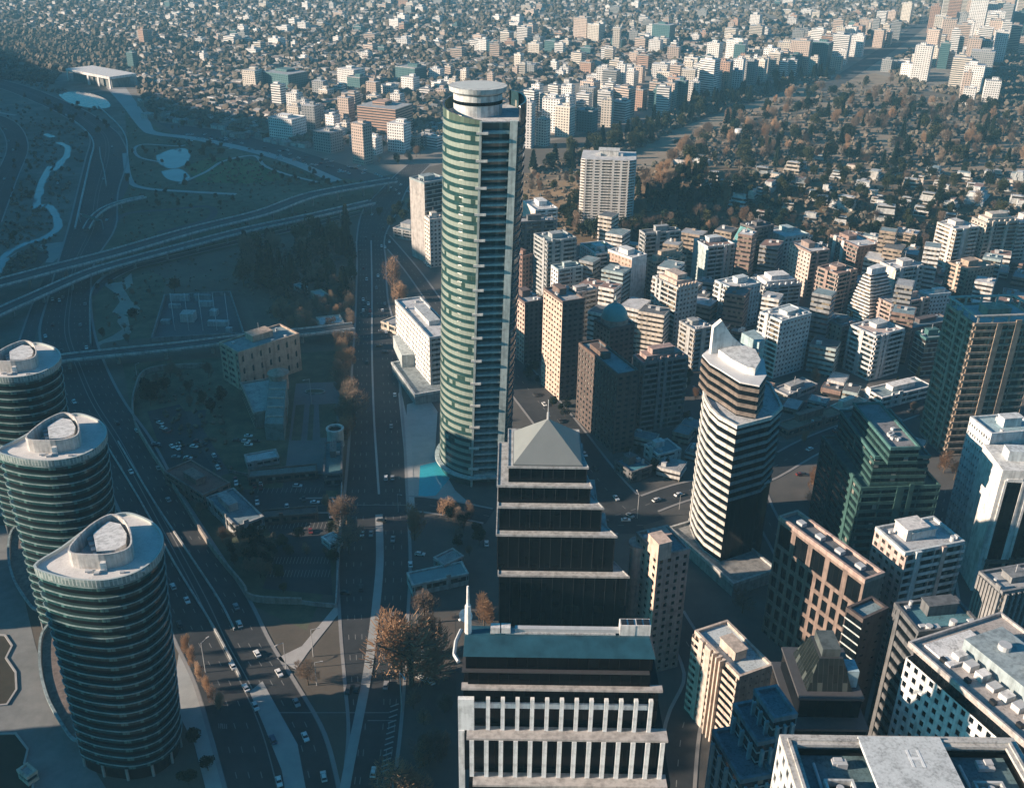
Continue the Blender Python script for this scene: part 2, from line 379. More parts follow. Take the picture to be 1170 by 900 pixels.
# ---- the three oval office towers beside the highway
def oval_tower():
    Z=81.0
    px=[(40,648),(62,659),(90,664),(118,665),(150,658),(172,645),(184,630),(186,615),(178,602),(163,593),(145,588),(126,592),(100,606),(70,628)]
    A=poly_px(px,Z); c=cen(A); p=loc_poly(A,c)
    t=thing('oval_office_tower','nearest oval glass tower with pale banded storeys beside the dark highway','office tower',(c[0],c[1],0),group='oval towers beside the highway')
    n=len(p); fl=20; fh=(Z-5)/fl
    core=offs(p,-1.2)
    # smooth the outline
    def smooth(q):
        o=[]
        for i in range(len(q)):
            a,b,c_,d=q[i-1],q[i],q[(i+1)%len(q)],q[(i+2)%len(q)]
            for s in (0,.25,.5,.75):
                o.append(tuple(.5*((2*b[k])+(-a[k]+c_[k])*s+(2*a[k]-5*b[k]+4*c_[k]-d[k])*s*s+(-a[k]+3*b[k]-3*c_[k]+d[k])*s**3) for k in (0,1)))
        return o
    p=smooth(p); core=offs(p,-1.0)
    TIP=min(p,key=lambda q:q[0])
    def sk(z): return .88+.12*min(1,z/Z)
    def shr(q,s): return [(TIP[0]+(x-TIP[0])*s,TIP[1]+(y-TIP[1])*s) for x,y in q]
    mb=MB(); lo_,hi_=shr(core,sk(0)),shr(core,1)
    for i in range(len(core)): j=(i+1)%len(core); mb.face([(*lo_[i],0),(*lo_[j],0),(*hi_[j],Z-.6),(*hi_[i],Z-.6)])
    mb.obj('glazing',GLB,t)
    i_=offs(p,-1.2)
    mb=MB(); mb.ring(p,i_,.5,2.15); band=mb.mesh('floor_band',glass((.012,.05,.052),blind=(.08,.18,.17),pb=.28,bay=1.3,frame=(.03,.06,.06),fw=.14))
    mb=MB(); mb.ring(offs(p,.28),i_,0,.32); sill=mb.mesh('sill',wall((.28,.38,.38),.4))
    for k in range(fl):
        s_=sk(5+k*fh); b=link('floor_band',band,t,(TIP[0]*(1-s_),TIP[1]*(1-s_),5+k*fh)); b.scale=(s_,s_,1); link('sill',sill,b,(0,0,1.72))
    mb=MB(); mb.ring(offs(p,.3),offs(p,-.35),Z-1.5,Z+.9); mb.obj('parapet',glass((.16,.22,.22),blind=(.3,.36,.35),pb=.3,bay=1.2,flo=9,rough=.3,frame=(.42,.47,.46),fw=.3),t)
    mb=MB(); mb.prism(offs(p,-.3),Z-.5,Z); mb.obj('roof',roofm((.62,.60,.58),.18),t)
    # plant enclosure: open-topped curved screen
    e=[(at(u,v,Z).x-c[0],at(u,v,Z).y-c[1]) for u,v in [(81,645),(108,650),(135,648),(152,640),(153,625),(147,610),(135,603),(122,605),(100,620)]]
    e=smooth(ccw(e)); mb=MB(); mb.ring(e,offs(e,-.5),Z-.05,Z+5.2); mb.obj('plant_screen',wall((.55,.53,.51)),t)
    mb=MB(); q=ccw([(at(u,v,Z).x-c[0],at(u,v,Z).y-c[1]) for u,v in [(113,643),(134,641),(146,634),(147,622),(140,611),(126,608),(109,622)]])
    mb.prism(q,Z-.05,Z+4.2); mb.obj('plant_room',wall((.66,.66,.65)),t)
    mb=MB()
    for k in range(4):
        a=at(104+k*2.2,621+k*6,Z); mb.box(a.x-c[0],a.y-c[1],Z-.05,1.6,1.8,2.2,.4)
    mb.obj('air_unit',METAL,t)
    for q_ in range(7):
        a=at(R.uniform(95,165),R.uniform(652,658),Z); mb=MB(); mb.box(a.x-c[0],a.y-c[1],Z-.05,R.uniform(.8,1.6),R.uniform(.8,1.4),R.uniform(.5,1.2),.2); mb.obj('roof_unit',METAL,t)
    a=at(121,648.5,Z); mb=MB(); mb.box(a.x-c[0],a.y-c[1]-1.0,Z-.05,1.6,1.6,3.0,.2); mb.obj('stair_head',WHITE,t)
    # low podium with a curved rim on the plaza side, columns at the foot
    w=smooth(ccw([(at(u,v,6).x-c[0],at(u,v,6).y-c[1]) for u,v in [(47,722),(44,760),(52,795),(68,825),(84,845),(100,835),(98,780),(88,735),(70,705)]]))
    mb=MB(); mb.ring(w,offs(w,-.9),5.2,6.2); mb.obj('canopy_rim',wall((.28,.35,.36)),t)
    mb=MB(); mb.prism(offs(w,-1.0),4.6,5.1); mb.obj('canopy',wall((.2,.16,.14)),t)
    cm=MB(); cm.cyl(0,0,0,5,.5,n=10); cme=cm.mesh('column',CONC)
    for k in range(0,len(p),5): q=shr(offs(p,-.6),.88)[k]; link('column',cme,t,(q[0],q[1],0))
    return t,c
ov,ovc=oval_tower()
_d2=at(60,528,81)-at(116,665,81); _d1=at(14,433,81)-at(116,665,81)
copy_tree(ov,(ovc[0]+_d2.x,ovc[1]+_d2.y,0),label='oval glass tower between the two others of its kind, open plant screen on roof')
copy_tree(ov,(ovc[0]+_d1.x,ovc[1]+_d1.y,0),label='oval glass tower farthest along its row, next to the flat road bridge')
# ---- the tall curved glass tower
def glass_tower():
    cx,cy=-11.0,446.0
    t=thing('glass_skyscraper','tallest tower, curved pale green glass front and round helipad on top','skyscraper',(cx,cy,0))
    a0=254.9; left=[(23*math.cos(math.radians(a)),24*math.sin(math.radians(a))) for a in np.linspace(100,a0,26)]
    F1=left[-1]; F2=(7.2,-21.4)
    rt=[(10.4,-17),(12.2,-11),(12.9,-4),(12.4,5),(10.2,13),(6,20)]
    def sh(q,z,k): dx=2.6-5.2*z/180 if False else -2.4+5.0*z/180; return [(x+dx,y) for x,y in q]
    H=176.0; fl=44; fh=H/fl; z0=6.0; fh=(H-z0)/fl
    n1=(F1[0]+.8,F1[1]+3.6); n2=(F2[0]-.6,F2[1]+3.2)
    core=[F1,n1,n2,F2]+rt+left[:-1]
    out_l=offs(ccw(left+[(8,0)]),.0)
    pale=glass((.25,.295,.26),tv=.07,blind=(.03,.065,.055),pb=.07,bay=2.1,flo=50,frame=(.14,.18,.14),rough=.18,fw=.05)
    teal=glass((.02,.06,.06),tv=.15,blind=(.07,.13,.125),pb=.08,bay=1.5,flo=3.9,frame=(.03,.05,.05))
    slabm=wall((.46,.54,.52)); tipm=wall((.72,.72,.68))
    mbs=[]
    def lstrip(mb,z,h,d,mi=0,pts=left):
        for i in range(len(pts)-1):
            a,b=pts[i],pts[i+1]
            def nrm(q): l=math.hypot(q[0]/23,q[1]/24) or 1; return (q[0]*(1+d/23),q[1]*(1+d/24))
            A,B=nrm(a),nrm(b); u0=i*2.35+mb.off
            mb.face([(*A,z),(*B,z),(*B,z+h),(*A,z+h)][::1],mi,[(u0,z),(u0+2.35,z),(u0+2.35,z+h),(u0,z+h)])
            mb.face([(*A,z+h),(*B,z+h),(*b,z+h),(*a,z+h)],mi); mb.face([(*b,z),(*B,z),(*A,z),(*a,z)],mi)
    for k in range(fl):
        z=z0+k*fh; dx=-2.4+5.0*z/180
        mb=MB(); mb.prism(core,0,fh); link('storey',mb.mesh('storey',[teal]),t,(dx,0,z))
        mb=MB(); mb.off=k*37.0; lstrip(mb,0,fh*.52,.35); link('curtain_wall_band',mb.mesh('curtain_wall_band',pale),t,(dx,0,z+fh*.2))
        mb=MB(); ext=(k%3==1)
        a=(F1[0]+.9,F1[1]+.2); b=(F2[0]-.7,F2[1]-.1)
        mb.prism([(a[0],a[1]-.5),(b[0],b[1]-.5),(n2[0]-.1,n2[1]-.2),(n1[0]+.1,n1[1]-.2)],0,.85,0,bot=True)
        s=mb.obj('balcony_slab',slabm,t,(dx,0,z))
        if ext:
            mb=MB(); mb.prism([(F1[0]-1.7,F1[1]-1.3),(F1[0]+3.2,F1[1]-1.3),(F1[0]+3.2,F1[1]+.1),(F1[0]-1.7,F1[1]-.6)],0,1.0,bot=True); mb.obj('slab_tip',tipm,s,(0,0,-.05))
        mb=MB(); pts=[F2]+rt
        o=offs([F2]+rt+[(0,0)],.3)
        for i in range(len(pts)-1): mb.strip(o[i],o[i+1],pts[i],pts[i+1],0,.7)
        link('floor_line',mb.mesh('floor_line',DGREY),t,(dx,0,z+1.2))
    # vertical piers, in lengths that follow the slight batter
    for nm,q,w,m in (('edge_fin',F1,1.0,wall((.5,.56,.52))),('corner_pier',(F2[0]+.5,F2[1]-.3),3.2,wall((.48,.56,.54)))):
        mb=MB(); n=6; zt=H+1.5
        for k in range(n):
            za=z0-6+(zt)*k/n; zb=z0-6+zt*(k+1)/n
            xa=q[0]-2.4+5*za/180; xb=q[0]-2.4+5*zb/180
            P=[[(x-w/2,q[1]-.9,z),(x+w/2,q[1]-.9,z),(x+w/2,q[1]+1.2,z),(x-w/2,q[1]+1.2,z)] for x,z in ((xa,za),(xb,zb))]
            for i in range(4): j=(i+1)%4; mb.face([P[0][i],P[0][j],P[1][j],P[1][i]])
        mb.face(P[1]); mb.obj(nm,m,t)
    dx=2.5
    # shell parapet above the last floor on the curved side
    mb=MB(); mb.off=0; L2=left
    for i in range(len(L2)-1):
        a,b=L2[i],L2[i+1]; ha=3.0+6*(i/len(L2)); hb=3.0+6*((i+1)/len(L2)); ha=9-ha+1.5; hb=9-hb+1.5
        for d,fl_ in ((.35,0),(-.4,1)):
            A=(a[0]*(1+d/23),a[1]*(1+d/24)); B=(b[0]*(1+d/23),b[1]*(1+d/24)); f=[(*A,0),(*B,0),(*B,hb),(*A,ha)]
            mb.face(f if not fl_ else f[::-1],0,[(i*2.3,0),(i*2.3+2.3,0),(i*2.3+2.3,hb),(i*2.3,ha)])
        A=(a[0]*1.015,a[1]*1.015);B=(b[0]*1.015,b[1]*1.015); mb.face([(*A,ha),(*B,hb),(b[0]*.983,b[1]*.983,hb),(a[0]*.983,a[1]*.983,ha)])
    mb.obj('shell_parapet',glass((.09,.13,.10),bay=2.3,flo=4,rough=.2,blind=(.3,.34,.27)),t,(dx,0,H))
    mb=MB(); mb.prism(offs(core,-.6),0,.4); mb.obj('roof',ROOFW,t,(dx,0,H))
    p=at(546,98,188); px_,py_=p.x-cx,p.y-cy
    mb=MB(); mb.cyl(px_,py_,H-14,H+9.0,10.6,n=40); mb.obj('crown_drum',wall((.62,.63,.62)),t)
    mb=MB(); mb.cyl(px_,py_,H+5.2,H+6.6,10.75,n=40); mb.obj('drum_window_band',GLB,t)
    mb=MB(); mb.cyl(px_,py_,H+10.2,H+12.2,12.3,12.6,n=48); mb.cyl(px_,py_,H+8.9,H+10.2,9.8,12.3,n=48); mb.obj('helipad_disc',wall((.55,.57,.56)),t)
    mb=MB(); mb.cyl(px_,py_,H+12.2,H+12.23,9.5,n=40); mb.obj('helipad_deck',roofm((.46,.5,.5),.15),t)
    # dark rounded wall behind the drum on the other side
    mb=MB(); o=offs(rt+[(0,5)],.2)
    for i in range(len(rt)-1): mb.strip(o[i],o[i+1],(rt[i][0]-.6,rt[i][1]),(rt[i+1][0]-.6,rt[i+1][1]),0,7)
    mb.obj('screen_wall',glass((.02,.05,.06),bay=1.5,flo=3),t,(dx,0,H))
    # podium: flared skirt and curved canopy
    sk=offs(core,4.0)
    mb=MB(); mb.ring(offs(ccw([F1]+[F2]+rt+left[:-1]),2.6),offs(ccw([F1]+[F2]+rt+left[:-1]),.4),5.0,6.0); mb.obj('entrance_canopy',wall((.42,.5,.5)),t,(-2.4,0,0))
    mb=MB(); mb.prism(core,0,z0); mb.obj('lobby',teal,t,(-2.4,0,0))
    pts=[(11,-10),(16,-13),(20,-8),(22,0),(22,8)]
    return t
gtw=glass_tower()
# ---- black stepped tower with pyramid roof (square to the view)
def pyramid_tower():
    tiers=[(660,570,717,290),(614,568,703,292.6),(582,570,688,295.2),(558,569,675,297.8),(536,581,671,300.2)]
    zz=[]; 
    def zfor(v,y):
        lo,hi=0,250
        for k in range(50):
            z=(lo+hi)/2; p=at(620,v,z)
            if p.y>y: lo=z
            else: hi=z
        return z
    specs=[]
    for v,ul,ur,y in tiers:
        z=zfor(v,y); a=at(ul,v,z); b=at(ur,v,z); specs.append((z,a.x,b.x,y))
    X0=specs[0][1]; t=thing('stepped_glass_tower','black glass tower stepped in five tiers under a grey pyramid roof','office tower',(X0,290,0))
    led=wall((.47,.47,.46)); zp=0; yb=331
    for k,(z,xa,xb,y) in enumerate(specs):
        back=yb-k*.8
        xn=(specs[k+1][1:3] if k<4 else (xa+1.5,xb-1.5)); mb=MB(); P=[(xa-X0,y-290+.8),(xb-X0,y-290+.8),(xn[1]-X0-.3,y-290+11),(xn[1]-X0-.3,back-290),(xa-X0,back-290)]
        nxt=specs[k+1] if k<4 else None
        mb.prism(P,zp,z); tier=mb.obj('tier',GLB,t)
        mb=MB(); o=offs(P,.45); mb.prism(o,z,z+.5,0,bot=True); mb.ring(o,offs(o,-.35),z+.5,z+.8); mb.obj('ledge',led,t)
        # thin mullions
        m=MB(); m.box(0,0,zp+1.5,.16,.18,z-zp-1.7); me=m.mesh('mullion',plain('dark_metal',(.03,.032,.035),.4))
        nb=int((xb-xa)/3.6)
        for q in range(nb+1): link('mullion',me,tier,(xa-X0+.2+(xb-xa-.4)*q/nb,y-290+.75,0))
        zp=z+.5
    z,xa,xb,y=specs[-1]; ul=at(587,530,z+3.4); 
    zr=zfor(531,301.6); a=at(587,531,zr); b=at(665,531,zr); w=b.x-a.x
    mb=MB(); mb.prism([(a.x-X0+.8,11.6+.8),(b.x-X0-.8,12.4),(b.x-X0-.8,11.6+w-.8),(a.x-X0+.8,11.6+w-.8)],z+.5,zr-.3); mb.obj('roof_storey',GLB,t)
    ap=((a.x+b.x)/2-X0,11.6+w/2); za=zfor(478,290+ap[1])
    B=[(a.x-X0,11.6),(b.x-X0,11.6),(b.x-X0,11.6+w),(a.x-X0,11.6+w)]
    mb=MB()
    mb.prism(offs(B,.25),zr-.3,zr+.25,bot=True)
    for i in range(4): j=(i+1)%4; mb.face([(*B[i],zr+.25),(*B[j],zr+.25),(*ap,za)])
    mb.obj('pyramid_roof',plain('roof_copper',(.21,.225,.22),.45,.0,.06,.15),t)
    mb=MB(); mb.bar((*ap,za-2),(*ap,za+2.5),.45); mb.bar((*ap,za+2.5),(*ap,za+7.5),.16); mb.obj('spire',METAL,t)
pyramid_tower()
# ---- front building with white columns
def column_block():
    Y=181.0
    def zfor(v,y,u=640):
        lo,hi=0,250
        for k in range(50):
            z=(lo+hi)/2; p=at(u,v,z)
            if p.y>y: lo=z
            else: hi=z
        return z
    def X(u,v,z): return at(u,v,z).x
    t=thing('columned_office_block','white columned block with dark top storeys and teal sloped roof, foremost in view','office block',(-10,Y,0)); ox,oy=-10,Y
    stone=wall((.46,.43,.41)); white=wall((.82,.84,.84))
    z1=zfor(786,Y); xl=X(527,786,z1); xr=X(757,786,z1)
    D=10.2; D2=20
    def P(xa,xb,ya,yb_): return [(xa-ox,ya-oy),(xb-ox,ya-oy),(xb-ox,yb_-oy),(xa-ox,yb_-oy)]
    # lower body
    y2=Y-3.2; z2=zfor(843,y2); xl2=X(530,843,z2); xr2=X(763,843,z2)
    y3=Y-6.0; z3=zfor(896,y3); xl3=X(540,896,z3); xr3=X(762,896,z3)
    mb=MB(); mb.prism(P(xl3-1,xr3+1,y3+1.2,Y+D2),0,z3-.6); mb.obj('lower_glazing',GLB,t)
    mb=MB(); mb.prism(P(xl2,xr2-.6,y2+1.5,Y+D2),z3,z2-.6); mb.obj('middle_glazing',GLB,t)
    mb=MB(); mb.prism(P(xl+.4,xr-.6,Y+1.2,Y+D2-4),z2,z1-.6); mb.obj('upper_glazing',GLB,t)
    for nm,(xa,xb,y,z) in (('ledge',(xl,xr,Y,z1)),('ledge',(xl2+.6,xr2,y2,z2)),('ledge',(xl3,xr3,y3,z3))):
        mb=MB(); mb.prism(P(xa,xb,y-.4,y+(1.6 if y==Y else 3.6)),z-.6,z,bot=True); mb.obj(nm,stone,t)
    # white columns, in two rows, and the beam behind the upper one
    zt=z1-3.0
    cm=MB(); cm.box(0,0,0,.95,1.1,zt-z2+.02); me=cm.mesh('column',white)
    for k in range(12):
        u=557.5+k*16.95; z=zt; link('column',me,t,(X(u,802,zt-.5)-ox,Y-.35-oy,z2))
    mb=MB(); mb.box((X(541,805,zt)+X(745,805,zt))/2-ox,Y+.15-oy,zt-3.4,X(745,805,zt)-X(541,805,zt),.5,1.5); mb.obj('beam',white,t)
    mb=MB(); xa=X(523,800,zt); xb=X(541.5,800,zt); mb.box((xa+xb)/2-ox,Y-.4-oy,z2+.0,xb-xa,1.2,zt-z2); mb.obj('white_panel',white,t)
    mb=MB(); mb.box(xa+.75-ox,Y-.55-oy,.0,1.5,1.5,z2); mb.obj('corner_pier',white,t)
    cm=MB(); cm.box(0,0,0,1.05,1.2,z2-.6-z3); me=cm.mesh('column',white)
    for k in range(14):
        u=538.6+k*16.85; link('column',me,t,(X(u,850,z2-.6)-ox,y2-.1-oy,z3))
    # dark upper storeys
    za=zfor(767,Y+.9); xa=X(530,767,za); xb=X(742,767,za)
    mb=MB(); mb.prism(P(xl+1.5,xr-3,Y+1.0,Y+D-1),z1-.3,za-.4); mb.obj('dark_storey',GLB,t)
    mb=MB(); mb.prism(P(xa-.5,xb,Y+.6,Y+D-1),za-.4,za,bot=True); mb.obj('ledge',plain('dark_stone',(.05,.05,.055),.6),t)
    zb=zfor(751,Y+1.6); xa=X(529,751,zb); xb=X(749,751,zb)
    mb=MB(); mb.prism(P(xa+.6,xb-.6,Y+1.6,Y+D-1.6),za,zb); mb.obj('dark_storey',GLB,t)
    # sloped teal glass roof up to the flat plant deck
    yk=Y+5.2; zc=zfor(727,yk); c0=X(531,727,zc); c1=X(742,727,zc)
    mb=MB(); mb.face([(xa-ox,Y+1.5-oy,zb),(xb-ox,Y+1.5-oy,zb),(c1-ox,yk-oy,zc),(c0-ox,yk-oy,zc)])
    mb.face([(xb-ox,Y+1.5-oy,zb),(xb-ox,Y+D-1.5-oy,zb),(c1-ox,Y+D-1.5-oy,zc),(c1-ox,yk-oy,zc)]); mb.face([(xa-ox,Y+D-1.5-oy,zb),(xa-ox,Y+1.5-oy,zb),(c0-ox,yk-oy,zc),(c0-ox,Y+D-1.5-oy,zc)])
    mb.face([(c0-ox,yk-oy,zc),(c1-ox,yk-oy,zc),(c1-ox,Y+D-1.5-oy,zc),(c0-ox,Y+D-1.5-oy,zc)]); mb.face([(xb-ox,Y+D-1.5-oy,zb),(xa-ox,Y+D-1.5-oy,zb),(c0-ox,Y+D-1.5-oy,zc),(c1-ox,Y+D-1.5-oy,zc)])
    mb.obj('sloped_roof',plain('roof_glass',(.018,.07,.10),.4,0,.3,.3),t)
    mb=MB(); mb.prism(P(c0+6,c1-8,yk+.6,Y+D-2.6),zc,zc+.4); mb.obj('plant_deck',roofm((.42,.43,.43)),t)
    mb=MB(); mb.box((c0+c1)/2-ox+3,yk+1.6-oy,zc+.4,26,1.2,1.0); mb.obj('duct',METAL,t)
    for u in (518+48,518+60):
        a=at(u,718,zc+1); mb=MB(); mb.box(a.x-ox,a.y-oy,zc+.35,2.2,1.8,1.6); mb.obj('air_unit',WHITE,t)
    for u in (716,733.5):
        a=at(u,722,zc); mb=MB(); mb.box(a.x-ox,a.y-oy,zc+.01,3.6,2.6,3.0); cu=mb.obj('cooling_unit',WHITE,t)
        for s in (-.85,.85): mb=MB(); mb.box(a.x-ox+s,a.y-oy,zc+3.01,1.35,2.0,.12); mb.obj('fan_grille',BLACKM,cu)
    # curved side fin and mast
    mb=MB(); q=[(524,748),(519,740),(521,725),(527,712)]
    for i in range(3):
        a=at(*q[i],zb);b=at(*q[i+1],zb); mb.bar((a.x-ox,a.y-oy,zb-2),(b.x-ox,b.y-oy,zb-2),.5)
    mb.obj('roof_rail',METAL,t)
    a=at(534,722,zc); tip=None
    mb=MB(); mb.cyl(a.x-ox+.2,a.y-oy,zc,zc+8,.85,.7,8); mb.cyl(a.x-ox+.2,a.y-oy,zc+8,zc+13.5,.4,.25,8); mb.obj('mast',wall((.75,.74,.72)),t)
    b=at(526,709,zc); mb=MB()
    for k in range(5):
        r0,r1=1.7*k/5,1.7*(k+1)/5
        for i in range(16):
            a0,a1=2*math.pi*i/16,2*math.pi*(i+1)/16
            def Q(r,a): return (r*math.cos(a),r*math.sin(a),.13*r*r)
            mb.face([Q(r0,a0),Q(r1,a0),Q(r1,a1),Q(r0,a1)])
    mb.bar((0,0,-4.5),(0,0,0),.3); d=mb.obj('satellite_dish',WHITE,t,(b.x-ox+1.2,b.y-oy,zc+1.5)); d.rotation_euler=(math.radians(35),math.radians(25),0)
column_block()
# ---- helipad roof in the near corner
def helipad_block():
    Z=104.0
    A=[at(893,842,Z),at(1150,835,Z)]; y=A[0].y; x0,x1=A[0].x,A[1].x; y0=y-52
    t=thing('helipad_block','white office block with pale H helipad and two sunken roof courts','office block',(x0,y0,0))
    W=x1-x0; P=[(0,0),(W,0),(W,52),(0,52)]
    wh=wall((.66,.67,.66))
    mb=MB(); mb.prism(P,0,Z-3.2); mb.obj('core',GLB,t)
    o=offs(P,.4)
    punched(t,o[3],o[0],Z-34,Z-.2,16,8,.45,.5,.35,wh,[GLB],100)
    mb=MB()
    for i in (0,1,2): j=(i+1)%4; mb.strip(o[i],o[j],P[i],P[j],0,Z-.2)
    mb.strip(o[3],o[0],P[3],P[0],0,Z-34.02)
    mb.obj('wall',wh,t)
    mb=MB(); mb.ring(o,offs(P,-2.4),Z-.2,Z+.5); mb.ring(offs(P,-.9),offs(P,-1.5),Z+.5,Z+.9); mb.obj('parapet',roofm((.42,.41,.39)),t)
    mb=MB(); mb.prism(offs(P,-2.3),Z-3.2,Z-2.6); mb.obj('sunken_roof',roofm((.10,.17,.19),.5),t)
    pa=at(980,841,Z+1).x-x0; pb=at(1072,839,Z+1).x-x0
    mb=MB(); mb.prism([(pa,2),(pb,2),(pb,51.6),(pa,51.6)],Z+.3,Z+1.1,bot=True); hp=mb.obj('helipad',roofm((.50,.53,.54),.4),t)
    mb=MB(); c=at(1046,866,Z+1.1); hx,hy=c.x-x0,c.y-y0; zt=Z+1.12
    for dx in (-1.1,1.1): mb.box(hx+dx,hy,zt,.55,4.6,.03)
    mb.box(hx,hy,zt,1.64,.6,.028); mb.obj('letter_h',plain('white_paint',(.7,.72,.72),.6),hp)
    for cx in ((2.8+pa)/2,(pb+W-2.6)/2):
        w=min(pa-6,W-pb-6)*.62
        q=[(cx-w/2,36),(cx+w/2,36),(cx+w/2,42),(cx-w/2,42)]
        mb=MB(); mb.ring(q,offs(q,-.5),Z-2.6,Z-.9); mb.obj('plant_well',wall((.5,.52,.52)),t)
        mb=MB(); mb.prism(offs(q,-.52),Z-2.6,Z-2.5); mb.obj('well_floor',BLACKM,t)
        cm=MB(); cm.cyl(0,0,0,1.5,.75,.75,14); me=cm.mesh('vent_cowl',METAL)
        for k in range(7): link('vent_cowl',me,t,(cx-w*.38+w*.76*k/6+R.uniform(-.2,.2),39+R.uniform(-1.2,1.2),Z-2.45))
        for k in range(5):
            mb=MB(); mb.box(cx+R.uniform(-w*.5,w*.5),R.choice((30,46.5))+R.uniform(-1.2,1.2),Z-2.6,R.uniform(1.4,4),R.uniform(1,1.6),R.uniform(.8,1.6)); mb.obj('air_unit',METAL,t)
        mb=MB(); mb.bar((cx-w*.6,47,Z-2.1),(cx-w*.6,14,Z-2.1),.35,n=8); mb.bar((cx-w*.6,14,Z-2.1),(cx+w*.6,14,Z-2.1),.35,n=8); mb.obj('roof_pipe',METAL,t)
helipad_block()
# ---- white building with slanted row of deep windows, beside the helipad block
def lattice_block():
    z=74.0
    P=rect((1200,892),(1045,747),(1300,840),z); c=cen(P); p=loc_poly(P,c)
    t=thing('lattice_block','white block with a dense grid of dark square windows below a black band','office block',(c[0],c[1],0))
    body(t,p,0,z,floors=19,faces='ws',wm=wall((.70,.72,.72)),gm=GLB,nx=17,nz=21,fw=.5,fh=.55,cap=100,roof=False)
    q=offs(p,-.8); mb=MB(); mb.prism(q,z-.4,z+3.2); mb.obj('black_band',GLB,t)
    q=offs(p,.6); mb=MB(); mb.prism(q,z+3.2,z+4.0,bot=True); mb.obj('roof_slab',roofm((.36,.33,.31)),t)
    mb=MB(); mb.ring(q,offs(q,-.6),z+4,z+5); mb.obj('parapet',wall((.45,.43,.42)),t)
    a=Vector(p[3])-Vector(p[0]); L=a.length; a/=L; b=Vector(p[1])-Vector(p[0]); Lb=b.length; b/=Lb; ang=math.atan2(a.y,a.x)
    def at_(s,d): v=Vector(p[0])+a*s+b*d; return v.x,v.y
    mb=MB(); x,y=at_(L*.45,Lb*.55); mb.box(x,y,z+3.9,L*.8,Lb*.42,4.2,ang); mb.obj('plant_room',wall((.30,.36,.38)),t)
    mb=MB(); x,y=at_(L*.86,Lb*.34); mb.box(x,y,z+3.9,L*.2,Lb*.5,.8,ang); mb.obj('roof_deck',roofm((.6,.6,.6)),t)
    for k in range(9):
        x,y=at_(L*(.12+.085*k),Lb*.24); mb=MB(); mb.box(x,y,z+3.95,2.6,3.2,R.uniform(1.2,2.2),ang); mb.obj('air_unit',METAL if k%2 else WHITE,t)
    for k in range(3):
        x,y=at_(L*(.3+.2*k),Lb*.55); mb=MB(); mb.cyl(x,y,z+8,z+9.6,1.7,n=14); mb.obj('cooling_tower',METAL,t)
    mb=MB(); x,y=at_(L*.3,Lb*.83); x2,y2=at_(L*.85,Lb*.83); mb.bar((x,y,z+5),(x2,y2,z+5),1.0,n=10); mb.obj('duct',METAL,t)
    for k in range(5):
        x,y=at_(L*(.1+.18*k),Lb*.1); mb=MB(); mb.box(x,y,z+3.98,1.6,1.2,1.1,ang); mb.obj('roof_vent',BLACKM,t)
lattice_block()
t,p,z=tower('roof_plant_block','teal-roofed block with scattered rooftop plant, end on to the white lattice block',(1050,724),(1029,691),(1116,712),z=70,faces='bg',wm=DGREY,gm=GLB,rm=ROOFB,floors=17,dens=3)
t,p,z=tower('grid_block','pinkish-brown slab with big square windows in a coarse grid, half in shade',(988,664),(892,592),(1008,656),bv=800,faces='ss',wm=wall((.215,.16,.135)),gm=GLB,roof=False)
for ch in list(t.children):
    if ch.name.startswith('wall') and ch.data.materials: pass
_o=offs(p,.36)
_w=[c for c in t.children if c.name.startswith('wall')]
# replace the plain long side by the window grid
bpy.data.objects.remove(_w[-1])
def grid_face(t,a,b,z):
    pm=wall((.215,.16,.135))
    punched(t,a,b,z-11.5,z-1.2,5,1,.74,.86,.7,pm,[GLB],50)
    punched(t,a,b,z-11.5-7*6.6,z-11.52,10,7,.62,.74,.7,pm,[GLB],100)
    mb=MB(); mb.strip(a,b,a,b,0,z-11.5-7*6.6-.02); mb.obj('wall',pm,t)
    mb=MB(); mb.strip(a,b,a,b,z-1.2,z); mb.obj('wall',pm,t)
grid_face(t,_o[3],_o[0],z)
mb=MB(); mb.ring(offs(p,.45),offs(p,-.5),z-.6,z+1.2); mb.obj('parapet',wall((.42,.31,.27)),t)
mb=MB(); mb.prism(offs(p,-.2),z-.5,z-.1); mb.obj('roof',ROOFD,t)
for k in range(4):
    s=.15+.23*k; x=p[0][0]+(p[3][0]-p[0][0])*s+(p[1][0]-p[0][0])*.5; y=p[0][1]+(p[3][1]-p[0][1])*s+(p[1][1]-p[0][1])*.5
    mb=MB(); mb.box(x,y,z-.15,3,2.4,1.6,math.atan2(p[3][1]-p[0][1],p[3][0]-p[0][0])); mb.obj('air_unit',METAL,t)
t,p,z=tower('stair_tower','narrow dark brown tower dotted with small round lights beside the pinkish grid slab',(985,709),(967,697),(1014,697),bv=890,faces='gw',wm=wall((.09,.07,.065)),gm=GLB,rm=ROOFT,fw=.22,fh=.25,bay=4.5,dens=0)
t,p,z=tower('balcony_block','cream apartment block with a lit column of balconies and sloping roof slab',(845,774),(797,722),(880,760),bv=862,faces='kw',wm=wall((.56,.47,.40)),wm2=wall((.54,.47,.41)),gm=GLN,rm=roofm((.45,.5,.52)),floors=11,bay=2.6,fw=.2,fh=.3,band=.5)
c=cen(p); an=math.atan2(p[3][1]-p[0][1],p[3][0]-p[0][0]); dpt=dist(p[0],p[3]); nx_,ny_=-(p[1][0]-p[0][0])/dist(p[0],p[1]),-(p[1][1]-p[0][1])/dist(p[0],p[1])
for s in (.32,.40,.48):
    x=p[0][0]+(p[3][0]-p[0][0])*s; y=p[0][1]+(p[3][1]-p[0][1])*s
    mb=MB(); mb.box(x+nx_*1.2,y+ny_*1.2,0,.6,2.6,z+1.5,an); mb.obj('stair_pier',wall((.62,.52,.44)),t)
